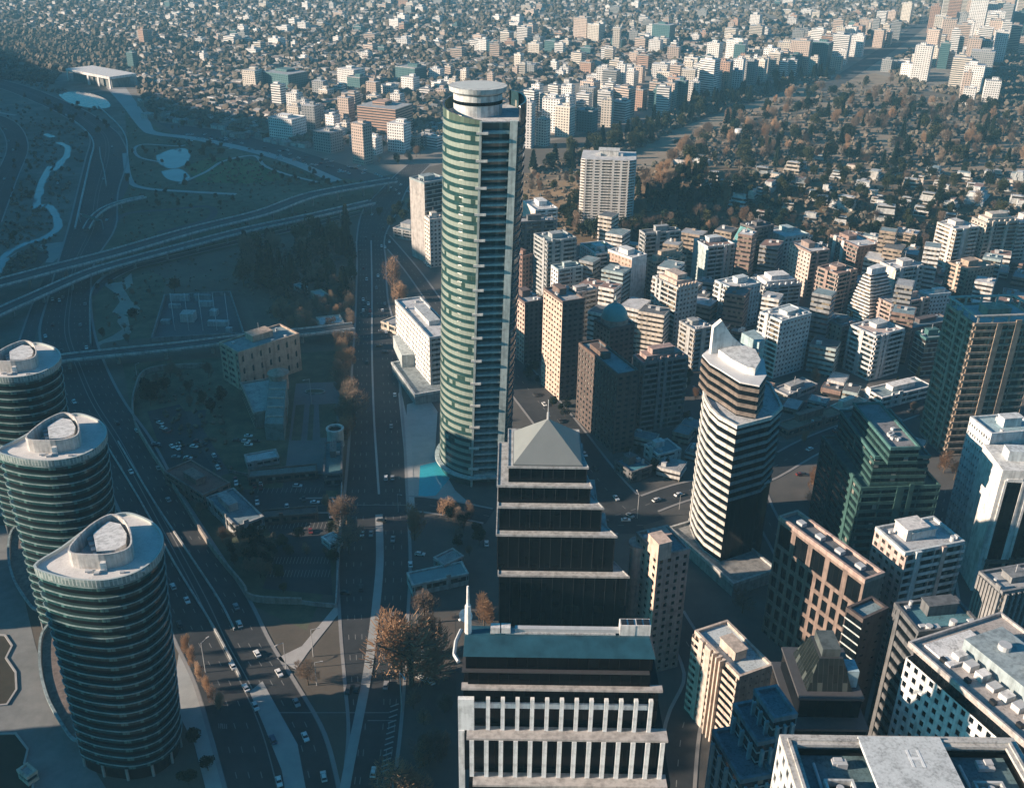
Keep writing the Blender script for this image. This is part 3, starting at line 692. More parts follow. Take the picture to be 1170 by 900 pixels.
t,p,z=tower('pink_block','pink stone block with square windows, lit side and small round corner turret',(752,637),(722,612),(790,633),bv=770,faces='ww',wm=wall((.42,.31,.27)),wm2=wall((.60,.46,.38)),gm=GLB,rm=ROOFT,floors=16,bay=3.6,fw=.42,fh=.5,cap=70)  # two tones of one pink: lit left face, shade painted on the right
mb=MB(); q=loc_poly(rect((753,622),(741,609),(768,618),z+7),(t.location.x,t.location.y)); mb.prism(q,z-.1,z+7); mb.obj('upper_storey',wall((.60,.46,.38)),t)
mb=MB(); mb.cyl(p[3][0]+1.0,p[3][1]-1.2,0,z-4,3.4,n=18); mb.cyl(p[3][0]+1.0,p[3][1]-1.2,z-4,z-2.6,4.1,n=18); mb.obj('turret',wall((.56,.44,.38)),t)
# ---- small black tower with glass truncated pyramid
def lantern_tower():
    y0=212.0
    def zfor(v,y,u=945):
        lo,hi=0,250
        for k in range(50):
            z=(lo+hi)/2
            if at(u,v,z).y>y: lo=z
            else: hi=z
        return z
    t=thing('lantern_tower','small black tower with stepped ledges and a truncated glass lantern on top','office tower',(at(945,800,50).x,y0,0)); ox=t.location.x
    def box(v,ua,ub,y,dep,zb,nm,m):
        z=zfor(v,y); a=at(ua,v,z).x-ox; b=at(ub,v,z).x-ox; P=[(a,y-y0),(b,y-y0),(b,y-y0+dep),(a,y-y0+dep)]
        mb=MB(); mb.prism(P,zb,z-.5); mb.obj(nm,m,t); mb=MB(); mb.prism(offs(P,.5),z-.5,z+.3,bot=True); mb.obj('ledge',plain('dark_stone',(.07,.07,.075),.6),t)
        return z,P
    z0,_=box(832,908,990,y0-5,26,0,'tier',GLB); z1,P=box(797,915,985,y0-1,20,z0,'tier',GLB)
    B=offs(P,-2.2); h=9.5; Tp=offs(P,-5.2)
    mb=MB()
    for i in range(4): j=(i+1)%4; mb.face([(*B[i],z1+.3),(*B[j],z1+.3),(*Tp[j],z1+h),(*Tp[i],z1+h)],0,[(0,0),(dist(B[i],B[j]),0),(dist(B[i],B[j])-3,h),(3,h)])
    mb.face([(*q,z1+h) for q in Tp]); mb.obj('lantern',glass((.012,.017,.017),blind=(.07,.085,.08),pb=.15,bay=1.4,flo=2.5),t)
    mb=MB(); q=offs(Tp,-.8); mb.prism(q,z1+h,z1+h+2.6); mb.obj('lantern_cap',wall((.09,.11,.11)),t)
    mb=MB(); mb.box(cen(P)[0]+6.4,cen(P)[1]-3.5,z1,3.2,5,6,0); mb.obj('vent_stack',wall((.4,.55,.6)),t)
lantern_tower()
# ---- three staggered blue-grey blocks with upright fins
for k,(nr,lf,rt,z,lb) in enumerate((((884,823),(866,790),(907,815),76,'tallest of three staggered blue-grey finned blocks beside the helipad roof'),
                      ((866,850),(846,806),(890,838),70,'middle one of three staggered blue-grey finned blocks beside the helipad roof'),
                      ((846,893),(822,836),(878,880),63,'lowest of three staggered blue-grey finned blocks beside the helipad roof'))):
    t,p,z=tower('finned_block',lb,nr,lf,rt,z=z,faces='gg',wm=wall((.10,.20,.25)),gm=glass((.01,.03,.04),pb=.03),rm=roofm((.07,.16,.2)),dens=.0,group='finned blocks')
    for a,b in ((p[3],p[0]),(p[0],p[1])):
        L=dist(a,b); n=max(3,int(L/3.4)); tx,ty=(b[0]-a[0])/L,(b[1]-a[1])/L
        m=MB(); m.box(0,0,0,.7,1.1,z-1.6,math.atan2(ty,tx)); me=m.mesh('fin',wall((.22,.36,.42)))
        for i in range(n): s=L*(i+.5)/n; link('fin',me,t,(a[0]+tx*s+ty*.7,a[1]+ty*s-tx*.7,0))
# ---- curved banded tower with a white sail on the roof
def sail_tower():
    z1=solve_z((842,487),653)
    A=[at(u,v,z1).xy for u,v in [(804,446),(806,456),(812,467),(822,477),(842,488),(880,478),(893,466),(880,440),(850,424),(818,428)]]
    base=ccw([tuple(a) for a in A]); c=cen(base); p=loc_poly(base,c)
    t=thing('sail_roof_tower','banded cream and black tower with curved lit side and white sail-like roof','office tower',(c[0],c[1],0))
    cream=wall((.60,.595,.55)); brown=wall((.19,.155,.13))
    i0=min(range(len(p)),key=lambda i:dist(p[i],(A[4][0]-c[0],A[4][1]-c[1])))
    p=p[i0:]+p[:i0]; n=len(p)        # p[0] = near corner, CCW: right ..., left arc last
    fl=18; fh=z1/fl; edl=[n-1,n-2,n-3,n-4]; edr=[0,1]
    o=offs(p,.45); inn=offs(p,-.05)
    mb=MB(); mb.prism(p,0,z1-.2); mb.obj('glazing',GLB,t)
    mb=MB()
    for i in edl: j=(i+1)%n; mb.strip(o[i],o[j],inn[i],inn[j],0,fh*.42)
    bl=mb.mesh('floor_band',cream); mb=MB()
    for i in edr: mb.strip(o[i],o[i+1],inn[i],inn[i+1],0,fh*.34)
    br=mb.mesh('floor_line',wall((.2,.25,.26)))
    for k in range(fl):
        link('floor_band',bl,t,(0,0,k*fh+.6))
        if k>8: link('floor_line',br,t,(0,0,k*fh+.6))
    mb=MB(); mb.ring(o,offs(p,-.5),z1-.6,z1+1.0); mb.obj('parapet',cream,t)
    mb=MB(); mb.prism(p,z1-.2,z1); mb.obj('terrace',roofm((.5,.5,.5)),t)
    # small wing with a light terrace on the dark side
    w=loc_poly(rect((848,561),(836,551),(878,550),38),c); mb=MB(); mb.prism(w,0,38); mb.obj('dark_wing',GLB,t); mb=MB(); mb.prism(offs(w,.3),38,38.6); mb.obj('wing_terrace',roofm((.46,.46,.45)),t)
    # upper storeys
    z2=z1+15
    q=loc_poly(poly_px([(803,406),(812,416),(824,423),(846,437),(867,441),(875,429),(872,412),(850,398),(820,392)],z2),c); q=ccw(q)
    i0=min(range(len(q)),key=lambda i:dist(q[i],(at(867,441,z2).x-c[0],at(867,441,z2).y-c[1]))); q=q[i0:]+q[:i0]
    mb=MB(); mb.prism(q,z1,z2-.2); mb.obj('upper_glazing',GLB,t)
    oo=offs(q,.5); ii=offs(q,-.05); mb=MB()
    for i in range(len(q)): j=(i+1)%len(q); mb.strip(oo[i],oo[j],ii[i],ii[j],0,1.6)
    me=mb.mesh('floor_band',brown)
    for k in range(4): link('floor_band',me,t,(0,0,z1+.8+k*3.7))
    mb=MB(); mb.prism(offs(q,.3),z2-.2,z2+.4); mb.obj('roof',roofm((.6,.6,.6),.15),t)
    # the sail
    a=at(811,404,z2); b=at(852,402,z2); L=dist(a,b); d=((b.x-a.x)/L,(b.y-a.y)/L); nn=(d[1],-d[0])
    # height so that its tip reaches the photo's
    zt=z2
    for k in range(200):
        zt+=.25
        if proj((a.x+d[0]*3,a.y+d[1]*3,zt))[1]<=366: break
    mb=MB(); prof=[(0,0),(L,0),(L,1.2),(L*.55,(zt-z2)*.50),(3.4,(zt-z2)),(0,(zt-z2)*.8)]
    th=2.6
    def V(s,h,e): return (a.x-c[0]+d[0]*s+nn[0]*e,a.y-c[1]+d[1]*s+nn[1]*e,z2+.3+h)
    mb.face([V(s,h,th/2) for s,h in prof]); mb.face([V(s,h,-th/2) for s,h in prof][::-1])
    for i in range(len(prof)): (s0,h0),(s1,h1)=prof[i],prof[(i+1)%len(prof)]; mb.face([V(s0,h0,-th/2),V(s1,h1,-th/2),V(s1,h1,th/2),V(s0,h0,th/2)])
    mb.obj('roof_sail',wall((.74,.73,.71)),t)
    # curved white screen and low drum in front of it
    s=loc_poly(poly_px([(820,408),(836,420),(852,428),(862,430),(868,420),(862,408),(848,402)],z2),c); mb=MB(); mb.prism(ccw(s),z2+.3,z2+3.6); mb.obj('roof_screen',wall((.66,.66,.64)),t)
    s=loc_poly(poly_px([(846,392),(866,404),(872,398),(860,388)],z2),c); mb=MB(); mb.prism(ccw(s),z2+.3,z2+5); mb.obj('plant_room',wall((.3,.4,.42)),t)
    # podium
    zp=6; w=loc_poly(rect((838,668),(764,604),(888,652),zp),c); mb=MB(); mb.prism(w,0,zp); mb.obj('podium',wall((.3,.3,.29)),t)
    mb=MB(); mb.ring(offs(w,.4),offs(w,-.6),zp-.6,zp+1); mb.obj('podium_parapet',wall((.45,.46,.45)),t)
sail_tower()
# ---- green terraced block
gw=wall((.035,.10,.09)); gg=glass((.006,.018,.018),pb=.04,bay=2.0)
t,p1_,z1_=tower('terraced_block','dark green terraced office block stepping up to a long narrow roof',(984,559),(938,500),(1074,557),bv=662,faces='bb',wm=gw,gm=gg,rm=roofm((.03,.09,.09)),floors=12,dens=0,band=.4)
cc=(t.location.x,t.location.y)
for nr,lf,rt,dz in (((1000,523),(962,470),(1061,521),13.5),((1018,513),(985,462),(1044,507),21)):
    zz=z1_+dz; q=loc_poly(rect(nr,lf,rt,zz),cc); zb=z1_ if dz<14 else z1_+13.5
    ch=MB(); ch.prism(q,zb,zz-.2); ch.obj('upper_tier',gg,t)
    o=offs(q,.35); ii=offs(q,-.05); mb=MB()
    for i in range(4): mb.strip(o[i],o[(i+1)%4],ii[i],ii[(i+1)%4],0,1.3)
    me=mb.mesh('floor_band',gw)
    for k in range(int((zz-zb)/3.3)): link('floor_band',me,t,(0,0,zb+.6+k*3.3))
    mb=MB(); mb.ring(offs(q,.4),offs(q,-.4),zz-.4,zz+.9); mb.obj('parapet',wall((.06,.16,.15)),t)
    mb=MB(); mb.prism(offs(q,-.3),zz-.3,zz); mb.obj('roof',roofm((.2,.2,.21)) if dz>14 else roofm((.03,.10,.10)),t)
for k in range(9):
    s=.2+.3*R.random(); e=.1+.35*R.random(); x=q[0][0]+(q[3][0]-q[0][0])*s*.8+(q[1][0]-q[0][0])*(.2+e); y=q[0][1]+(q[3][1]-q[0][1])*s*.8+(q[1][1]-q[0][1])*(.2+e)
    mb=MB(); mb.box(x,y,zz-.05,1.6,1.4,1.2,.5); mb.obj('air_unit',METAL,t)
# ---- large brown tower with balconies at the picture's side
t,p,z=tower('brown_balcony_tower','large brown glass tower with pale balcony lines and flat framed roof',(1114,371),(1080,349),(1192,370),bv=521,faces='bb',wm=wall((.36,.28,.215)),gm=glass((.055,.044,.03),blind=(.24,.17,.10),pb=.28,bay=1.8,rough=.25),rm=roofm((.34,.40,.42)),floors=19,band=.3,off=1.0,dens=.6)
q=offs(p,.8); mb=MB(); mb.ring(q,offs(p,-.9),z+4.2,z+4.9); mb.obj('roof_frame',wall((.42,.4,.37)),t)
m=MB(); m.box(0,0,z-.1,.8,.8,4.35); me=m.mesh('frame_post',wall((.42,.4,.37)))
for i in range(4):
    for s in (0.03,.25,.5,.75): a,b=offs(p,-.3)[i],offs(p,-.3)[(i+1)%4]; link('frame_post',me,t,(a[0]+(b[0]-a[0])*s,a[1]+(b[1]-a[1])*s,0))
# ---- white block with dotted side and framed black glass front
t,p,z=tower('dotted_white_block','tall white block with small dotted windows and a black framed glass front',(1133,497),(1117,478),(1182,489),bv=640,faces='ws',wm=wall((.62,.64,.64)),wm2=wall((.60,.63,.64)),gm=GLB,rm=roofm((.3,.42,.46)),bay=1.7,fw=.36,fh=.36,cap=100,floors=16)
q=loc_poly(rect((1146,537),(1134,508),(1200,534),z-4),(t.location.x,t.location.y))
mb=MB(); mb.prism(q,0,z-4); mb.obj('front_wing',wall((.66,.66,.64)),t)
a,b=q[0],q[1]; L=dist(a,b); d=((b[0]-a[0])/L,(b[1]-a[1])/L); ang=math.atan2(d[1],d[0])
for s,w in ((.28,.34),(.75,.34)):
    x=a[0]+d[0]*L*s+d[1]*.12; y=a[1]+d[1]*L*s-d[0]*.12
    mb=MB(); mb.box(x,y,3,L*w,.35,z-12,ang); mb.obj('tall_window',GLB,t)
    mb=MB(); 
    for e in (-.5,.5): mb.box(x+d[0]*L*w*e,y+d[1]*L*w*e,2.5,.9,.9,z-11,ang)
    mb.box(x,y,z-9.2,L*w-.9,.8,1.4,ang); mb.obj('window_frame',wall((.7,.7,.68)),t)
mb=MB(); x,y=cen(q); mb.box(x,y,z-4,L*.55,6,4.4,ang); mb.obj('plant_room',wall((.55,.6,.62)),t)
t,p,z=tower('white_apartment_block','white apartment block with teal-shaded balconies beside the white egg dome',(1034,633),(1003,604),(1099,619),bv=775,faces='wk',wm=wall((.55,.58,.58)),wm2=wall((.5,.40,.36)),gm=GLN,floors=17,bay=3.4,cap=80,rm=roofm((.42,.43,.44)))
mb=MB(); c=cen(p); an=math.atan2(p[1][1]-p[0][1],p[1][0]-p[0][0]); mb.box(c[0]-3,c[1]+1,z,9,7,4.5,an); mb.box(c[0]-3,c[1]+1,z+4.5,9.6,7.6,.4,an); mb.obj('plant_room',wall((.66,.63,.60)),t)
t,p,z=tower('ribbed_block','grey ribbed block cut off at the picture edge below the dotted white block',(1146,678),(1120,655),(1200,668),bv=800,faces='bg',wm=wall((.22,.225,.23)),gm=GL,floors=15,dens=.4)
m=MB()
for a,b in ((p[3],p[0]),(p[0],p[1])):
    L=dist(a,b); n=8; d=((b[0]-a[0])/L,(b[1]-a[1])/L); m=MB(); m.box(0,0,0,1.0,1.2,z,math.atan2(d[1],d[0])); me=m.mesh('rib',wall((.27,.27,.27)))
    for i in range(n): s=L*(i+.5)/n; link('rib',me,t,(a[0]+d[0]*s+d[1]*.6,a[1]+d[1]*s-d[0]*.6,0))
tower('flat_roof_annex','low annex with flat teal roof at the foot of the dotted white block',(1128,642),(1120,622),(1196,636),z=16,faces='bb',wm=BROWN,rm=roofm((.16,.24,.27)),floors=4,dens=0)
# egg-shaped dome
a=at(952,622,30); t=thing('dome_hall','white egg-shaped dome on a round drum behind the pinkish grid slab','dome',(a.x,a.y,0))
mb=MB(); mb.cyl(0,0,0,26,6.5,n=24); mb.obj('drum',wall((.4,.4,.4)),t)
mb=MB(); n=24
for k in range(8):
    e0,e1=math.pi/2*k/8,math.pi/2*(k+1)/8
    for i in range(n):
        b0,b1=2*math.pi*i/n,2*math.pi*(i+1)/n
        def Q(e,b): return (7.4*math.cos(e)*math.cos(b),6.8*math.cos(e)*math.sin(b),26+5*math.sin(e))
        mb.face([Q(e0,b0),Q(e0,b1),Q(e1,b1),Q(e1,b0)])
mb.obj('dome',wall((.56,.56,.54)),t)
for pl in bpy.data.meshes['dome'].polygons: pl.use_smooth=True
# ================================================================== middle distance apartment and office towers
GM=[GL,GLN]
rows=[
('white_slab_tower','white tower with blank lit side and bright roof plant, behind the curved glass tower',(612,241),(594,231),(638,240),300,'sb',WHITE,WARMW,ROOFW),
('office_tower','dark banded tower with thin lit pink edge, in front of the white blank-sided one',(592,255),(585,250),(636,253),318,'wb',DGREY,PINK,ROOFG),
('banded_tower','grey banded tower with rounded balconies below the brown hill',(625,277),(612,268),(657,272),345,'bk',wall((.36,.38,.38)),GREYW,ROOFT),
('brick_tower','short brown brick tower with flat roof beside the curved glass tower',(597,294),(582,289),(609,292),338,'ww',BRICK,BRICK,ROOFD),
('terrace_tower','pale teal tower with roof terraces and small roof huts, below the rounded grey tower',(638,309),(630,304),(666,305),356,'wb',TEALW,WHITE,ROOFT),
('green_roof_tower','white balconied tower with a dark green roof under the hill wood',(681,291),(666,279),(706,287),342,'wk',wall((.56,.6,.6)),TEALW,roofm((.06,.16,.13))),
('pink_white_tower','tower half pink with lit windows and half white wall, beside the green-roofed one',(722,296),(697,286),(737,291),352,'ws',WHITE,wall((.5,.36,.29)),ROOFW),
('grey_tower','grey apartment tower in shade at the foot of the hill wood',(737,268),(732,264),(777,264),322,'bk',GREYW,GREYW,ROOFD),
('tan_tower','tan banded tower with stepped roof next to the grey one in shade',(748,300),(742,296),(782,293),345,'bk',TAN,TAN,ROOFG),
('grey_pink_tower','grey and pink tower with dotted side behind the long lit pink slab',(657,336),(648,331),(682,331),385,'wb',wall((.42,.40,.39)),PINK,ROOFG),
('pink_slab','tall pink slab lit from the side, narrow front in shade, facing the street',(643,346),(620,331),(668,343),457,'ww',wall((.17,.125,.11)),wall((.60,.47,.38)),ROOFG),  # front wall: the lit side's pink darkened, shade put into the colour
('pink_twin','lit pink slab nearest the curved glass tower, with its front coloured as shade',(600,347),(583,335),(621,344),416,'ww',wall((.15,.11,.10)),wall((.54,.41,.34)),ROOFG),  # front is a shaded copy of the lit side's pink
('brown_office','dark brown office block with teal roof and paler corner, in shade',(706,429),(664,393),(728,424),518,'ww',wall((.15,.105,.085)),wall((.105,.08,.07)),ROOFT),  # left face darker than the front, its shadow painted into the brown
('dome_tower','pink tower crowned by a teal copper dome',(697,377),(680,366),(724,371),450,'ww',wall((.16,.10,.09)),wall((.42,.29,.24)),ROOFG),  # lit left pink, and a darker copy standing for shade in front
('pink_stepped_tower','dusky pink apartment block with crenellated roof terrace beside the dark brown office',(735,416),(724,407),(785,408),494,'wk',wall((.36,.28,.26)),wall((.40,.29,.26)),ROOFR),
('grid_tower','pink and white tower with a square grid front, roof terrace on top',(775,330),(742,318),(801,327),398,'kw',wall((.46,.47,.46)),wall((.55,.44,.37)),ROOFG),
('white_low_tower','white and brown banded tower just behind the white sail roof',(794,378),(777,368),(814,374),425,'bb',GREYW,WARMW,ROOFW),
('red_roof_tower','white balconied tower with a red-brown roof',(809,283),(795,274),(838,279),326,'sk',wall((.6,.63,.63)),TEALW,ROOFR),
('white_pair_tower','slim white tower with blank lit wall behind the dark sail-shaped block',(897,272),(882,262),(918,266),315,'sw',TEALW,WARMW,ROOFW),
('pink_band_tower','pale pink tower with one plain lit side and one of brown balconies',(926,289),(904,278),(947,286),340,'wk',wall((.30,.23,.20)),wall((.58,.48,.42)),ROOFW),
('brick_side_tower','white balconied tower with a red brick side wall',(981,283),(951,269),(1004,279),318,'kw',wall((.28,.19,.16)),wall((.6,.56,.52)),ROOFW),
('white_wide_tower','wide white tower with bright balconies at one side and plain teal-white front',(838,331),(816,322),(870,325),378,'kw',wall((.58,.63,.63)),WHITE,ROOFW),
('grey_gable_tower','grey-white tower with stepped pale roof behind the wide white tower',(874,329),(864,318),(912,323),356,'kb',wall((.50,.51,.50)),WHITE,ROOFG),
('white_corner_tower','large white corner tower with teal-shaded front and roof hut, facing the cleared lot',(893,368),(865,359),(931,361),432,'kw',wall((.60,.65,.65)),wall((.66,.65,.63)),ROOFW),  # front white tinted teal to carry its shade
('brick_wedge_tower','brick and cream tower with sloping shoulder beside the white stepped wedge',(957,314),(934,306),(980,309),362,'kk',wall((.34,.25,.21)),wall((.60,.54,.48)),ROOFR),
('white_roof_tower','white tower with dark top storey behind the white stepped wedge',(1023,308),(1008,300),(1053,303),352,'sk',wall((.55,.53,.51)),WARMW,ROOFW),
('rose_tower','rose tower with lit balconied side and square roof hut',(1020,349),(1001,337),(1056,339),377,'kk',wall((.44,.34,.30)),wall((.60,.49,.42)),ROOFG),
('dotted_tower','small white tower with dotted windows between the rose tower and the brown balcony tower',(1060,338),(1055,333),(1083,334),366,'sw',wall((.58,.63,.64)),WHITE,ROOFW),
('hillside_tower','cream tower with a brown glazed strip and bright roof, below the hillside houses',(1092,263),(1071,255),(1118,260),308,'bk',wall((.62,.58,.54)),wall((.50,.43,.35)),ROOFW),
('stepped_tower','stepped tan and grey tower beside the cream one with brown strip',(1127,256),(1116,249),(1160,252),305,'wk',wall((.38,.36,.33)),wall((.56,.49,.42)),ROOFG),
('edge_tower','bright cream banded tower cut by the picture edge below the hillside houses',(1163,255),(1154,249),(1190,251),300,'bb',wall((.60,.55,.50)),WARMW,ROOFW),
('orange_tower','orange-brown block with rounded corner and terrace roof',(1106,309),(1085,300),(1134,303),338,'bw',wall((.40,.31,.24)),wall((.58,.49,.41)),roofm((.34,.24,.18))),
('long_dark_block','low dark block with long glazed roof edge beside the banded white tower',(1041,377),(1032,369),(1082,364),405,'gw',wall((.12,.10,.10)),DGREY,ROOFT),
('banded_white_tower','white tower with wavy dark balcony bands and pinkish roof',(1001,385),(974,372),(1031,376),434,'kk',wall((.55,.58,.58)),wall((.62,.60,.58)),roofm((.5,.4,.36))),
('slim_brick_tower','slim brick tower with lit rounded edge between two white ones',(962,373),(948,367),(981,368),418,'wb',wall((.25,.22,.22)),wall((.45,.33,.27)),ROOFT),
('flat_banded_tower','small grey-white banded tower with teal roof behind the slim brick tower',(938,367),(929,362),(951,363),405,'bb',wall((.46,.49,.49)),GREYW,ROOFT),
('street_slab','white slab with blank dotted side on a wide podium beside the curved glass tower',(491,387),(461,343),(516,379),450,'wb',wall((.5,.52,.52)),wall((.66,.65,.63)),ROOFW),
('corner_slab','grey and glass slab at the bend of the avenue behind the curved glass tower',(485,210),(474,203),(508,204),300,'sg',wall((.3,.36,.37)),wall((.40,.38,.36)),ROOFG),
('pale_slab','narrow pale slab in front of the grey and glass slab at the avenue bend',(491,252),(485,248),(508,250),306,'ww',WARMW,WARMW,ROOFG),
('teal_hut_block','narrow teal glass block at the foot of the brown balcony tower',(1058,388),(1050,380),(1080,384),430,'gg',wall((.06,.16,.16)),TEALW,ROOFT),
]
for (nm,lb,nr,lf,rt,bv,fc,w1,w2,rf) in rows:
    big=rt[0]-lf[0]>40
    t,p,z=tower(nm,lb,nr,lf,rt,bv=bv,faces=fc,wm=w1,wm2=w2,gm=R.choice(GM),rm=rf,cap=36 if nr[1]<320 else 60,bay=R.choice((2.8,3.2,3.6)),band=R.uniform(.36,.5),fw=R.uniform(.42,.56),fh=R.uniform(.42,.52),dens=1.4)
    c=cen(p)
    if nm=='dome_tower':
        r=min(dist(p[0],p[1]),dist(p[0],p[3]))*.5
        mb=MB(); mb.cyl(c[0],c[1],z-.2,z+3.6,r*1.02,n=24); mb.obj('dome_drum',wall((.42,.29,.24)),t)
        mb=MB()
        for k in range(7):
            e0,e1=math.pi/2*k/7,math.pi/2*(k+1)/7
            for i in range(20):
                b0,b1=2*math.pi*i/20,2*math.pi*(i+1)/20
                def Q(e,b): return (c[0]+r*.95*math.cos(e)*math.cos(b),c[1]+r*.95*math.cos(e)*math.sin(b),z+3.6+r*1.05*math.sin(e))
                mb.face([Q(e0,b0),Q(e0,b1),Q(e1,b1),Q(e1,b0)])
        d=mb.obj('dome',plain('copper',(.10,.34,.34),.5),t)
        for f in d.data.polygons: f.use_smooth=True
        mb=MB(); mb.cyl(c[0],c[1],z+3.5+r,z+6.5+r,.8,n=10); mb.cyl(c[0],c[1],z+6.5+r,z+9+r,.8,.05,n=10); mb.obj('lantern',wall((.4,.45,.43)),t)
    if nm in('pink_stepped_tower','stepped_tower','tan_tower','grid_tower','grey_gable_tower'):
        an=math.atan2(p[1][1]-p[0][1],p[1][0]-p[0][0]); L0,L1=dist(p[0],p[1]),dist(p[0],p[3])
        for k,(sx,sy,h) in enumerate(((.8,.7,3.2),(.5,.5,6.2))):
            mb=MB(); mb.box(c[0],c[1]+.5,z-.1,L0*sx,L1*sy,h,an); mb.obj('roof_storey',w2,t)
        for k in range(6):
            s=(k+.5)/6; a,b=p[0],p[1]; mb=MB(); mb.box(a[0]+(b[0]-a[0])*s,a[1]+(b[1]-a[1])*s+.6,z,1.3,1.3,2.4,an); mb.obj('merlon',w2,t)
    if nm=='street_slab':
        q=loc_poly(rect((474,452),(449,415),(530,442),6),(t.location.x,t.location.y)); mb=MB(); mb.prism(q,0,6); mb.obj('podium',wall((.26,.3,.31)),t)
        mb=MB(); mb.ring(offs(q,.4),offs(q,-.6),5.5,7.0); mb.obj('podium_parapet',wall((.5,.53,.53)),t)
        mb=MB(); q2=loc_poly(rect((459,406),(452,383),(475,403),14),(t.location.x,t.location.y)); mb.prism(q2,6,14); mb.obj('low_wing',wall((.45,.5,.5)),t)
# white round-cornered tower on the hill, with its long podium terrace
b=gt(692,250); zb=b.z
def hilltower():
    t=thing('hill_tower','white many-storeyed apartment tower standing alone on the hill among trees','apartment tower',(b.x,b.y,0))
    hh=zb
    for k in range(400):
        hh+=.25
        if proj((b.x,b.y,hh))[1]<=178: break
    w=45; d=30; A=math.radians(-6)
    P=[(-w/2,-d/2),(-w/2+3,-d/2-2),(w/2-5,-d/2-2),(w/2,-d/2+2),(w/2,d/2),(-w/2,d/2)]
    P=[(x*math.cos(A)-y*math.sin(A),x*math.sin(A)+y*math.cos(A)) for x,y in P]
    fl=23; fh=(hh-zb)/fl
    mb=MB(); mb.prism(P,zb-6,hh-.2); mb.obj('glazing',GLN,t)
    o=offs(P,.9); i_=offs(P,-.05); mb=MB()
    for i in range(6): mb.strip(o[i],o[(i+1)%6],i_[i],i_[(i+1)%6],0,fh*.44)
    me=mb.mesh('balcony',wall((.70,.67,.63)))
    for k in range(fl): link('balcony',me,t,(0,0,zb+k*fh+.1))
    for s in (.02,.2,.36,.64,.82,.98):
        a,c2=P[1],P[2]; m=MB(); m.box(a[0]+(c2[0]-a[0])*s,a[1]+(c2[1]-a[1])*s-.4,zb-5,1.9 if .1<s<.9 else 1.2,.9,hh-zb+5,A); m.obj('pier',wall((.68,.65,.61)),t)
    mb=MB(); m_=offs(P,.5); mb.prism(m_,hh-.2,hh+.5); mb.obj('roof',ROOFW,t)
    mb=MB(); mb.box(0,1,hh+.4,16,10,4.5,A); mb.box(0,1,hh+4.9,18,11,.5,A); mb.obj('plant_room',wall((.66,.64,.6)),t)
    for x in (-9,10): mb=MB(); mb.box(x,-3,hh+.4,3,3,2.4,A); mb.obj('stair_head',WHITE,t)
    q0=[gt(u,v) for u,v in ((666,252),(690,259),(768,252),(768,248),(725,246))]
    mb=MB(); mb.prism(ccw([(p.x-b.x,p.y-b.y) for p in q0]),zb-12,zb+1.2); mb.obj('terrace',wall((.42,.5,.5)),t)
hilltower()
# dark sail-shaped block with a sloped teal glass side
z=solve_z((864,262),318); P=rect((862,262),(848,256),(882,257),z); c=cen(P); p=loc_poly(P,c)
t=thing('sail_block','dark curved block with a sloping teal glass side below the hill wood','apartment block',(c[0],c[1],0))
body(t,p,0,z,faces='gb',wm=wall((.13,.12,.12)),gm=GLN,rm=ROOFD,band=.34)
a,bb=p[3],p[0]; L=dist(p[0],p[1]); ox,oy=((p[0][0]-p[1][0])/L*9,(p[0][1]-p[1][1])/L*9)
mb=MB(); zt=z-1.2; zl=z*.62
mb.face([(a[0]+ox,a[1]+oy,zl),(bb[0]+ox,bb[1]+oy,zl),(*bb,zt),(*a,zt)],0,[(0,0),(20,0),(20,15),(0,15)])
mb.face([(a[0]+ox,a[1]+oy,0),(bb[0]+ox,bb[1]+oy,0),(bb[0]+ox,bb[1]+oy,zl),(a[0]+ox,a[1]+oy,zl)],1); mb.face([(bb[0]+ox,bb[1]+oy,0),(*bb,0),(*bb,zt),(bb[0]+ox,bb[1]+oy,zl)],1); mb.face([(*a,0),(a[0]+ox,a[1]+oy,0),(a[0]+ox,a[1]+oy,zl),(*a,zt)],1)
mb.obj('sloped_glass',[glass((.12,.28,.27),bay=2,flo=3,rough=.25),wall((.10,.09,.09))],t)
# white stepped wedge: every storey shorter than the one below
z=solve_z((984,362),366); nr=(986,372)
zt=0; B=rect((993,358),(969,349),(1024,352),8); c=cen(B); p=loc_poly(B,c)
t=thing('wedge_tower','white wedge-shaped tower whose balconied storeys step back to a point','apartment tower',(c[0],c[1],0))
top=0
for k in range(400):
    top+=.25
    if proj((c[0]+4,c[1]+4,top))[1]<=307: break
n=14; fh=top/n; Lx=Vector(p[3])-Vector(p[0])
for k in range(n):
    f=max(0,(k-3)/(n-3)); s=.78*f
    q=[tuple(Vector(p[0])+Lx*.25*f),tuple(Vector(p[1])-(Vector(p[1])-Vector(p[0]))*.45*f+Lx*.2*f),tuple(Vector(p[2])-(Vector(p[1])-Vector(p[0]))*.45*f-Lx*.3*f),tuple(Vector(p[3])-Lx*.5*f)]
    mb=MB(); mb.prism(q,k*fh,(k+1)*fh-.05,0,top=1); mb.obj('storey',[GLN,ROOFW],t)
    mb=MB(); mb.ring(offs(q,1.0),offs(q,-.05),k*fh,k*fh+fh*.42); mb.obj('balcony',wall((.66,.65,.63)),t)
mb=MB(); mb.prism(offs(q,-.8),top-.1,top+4); mb.obj('roof_storey',WHITE,t)
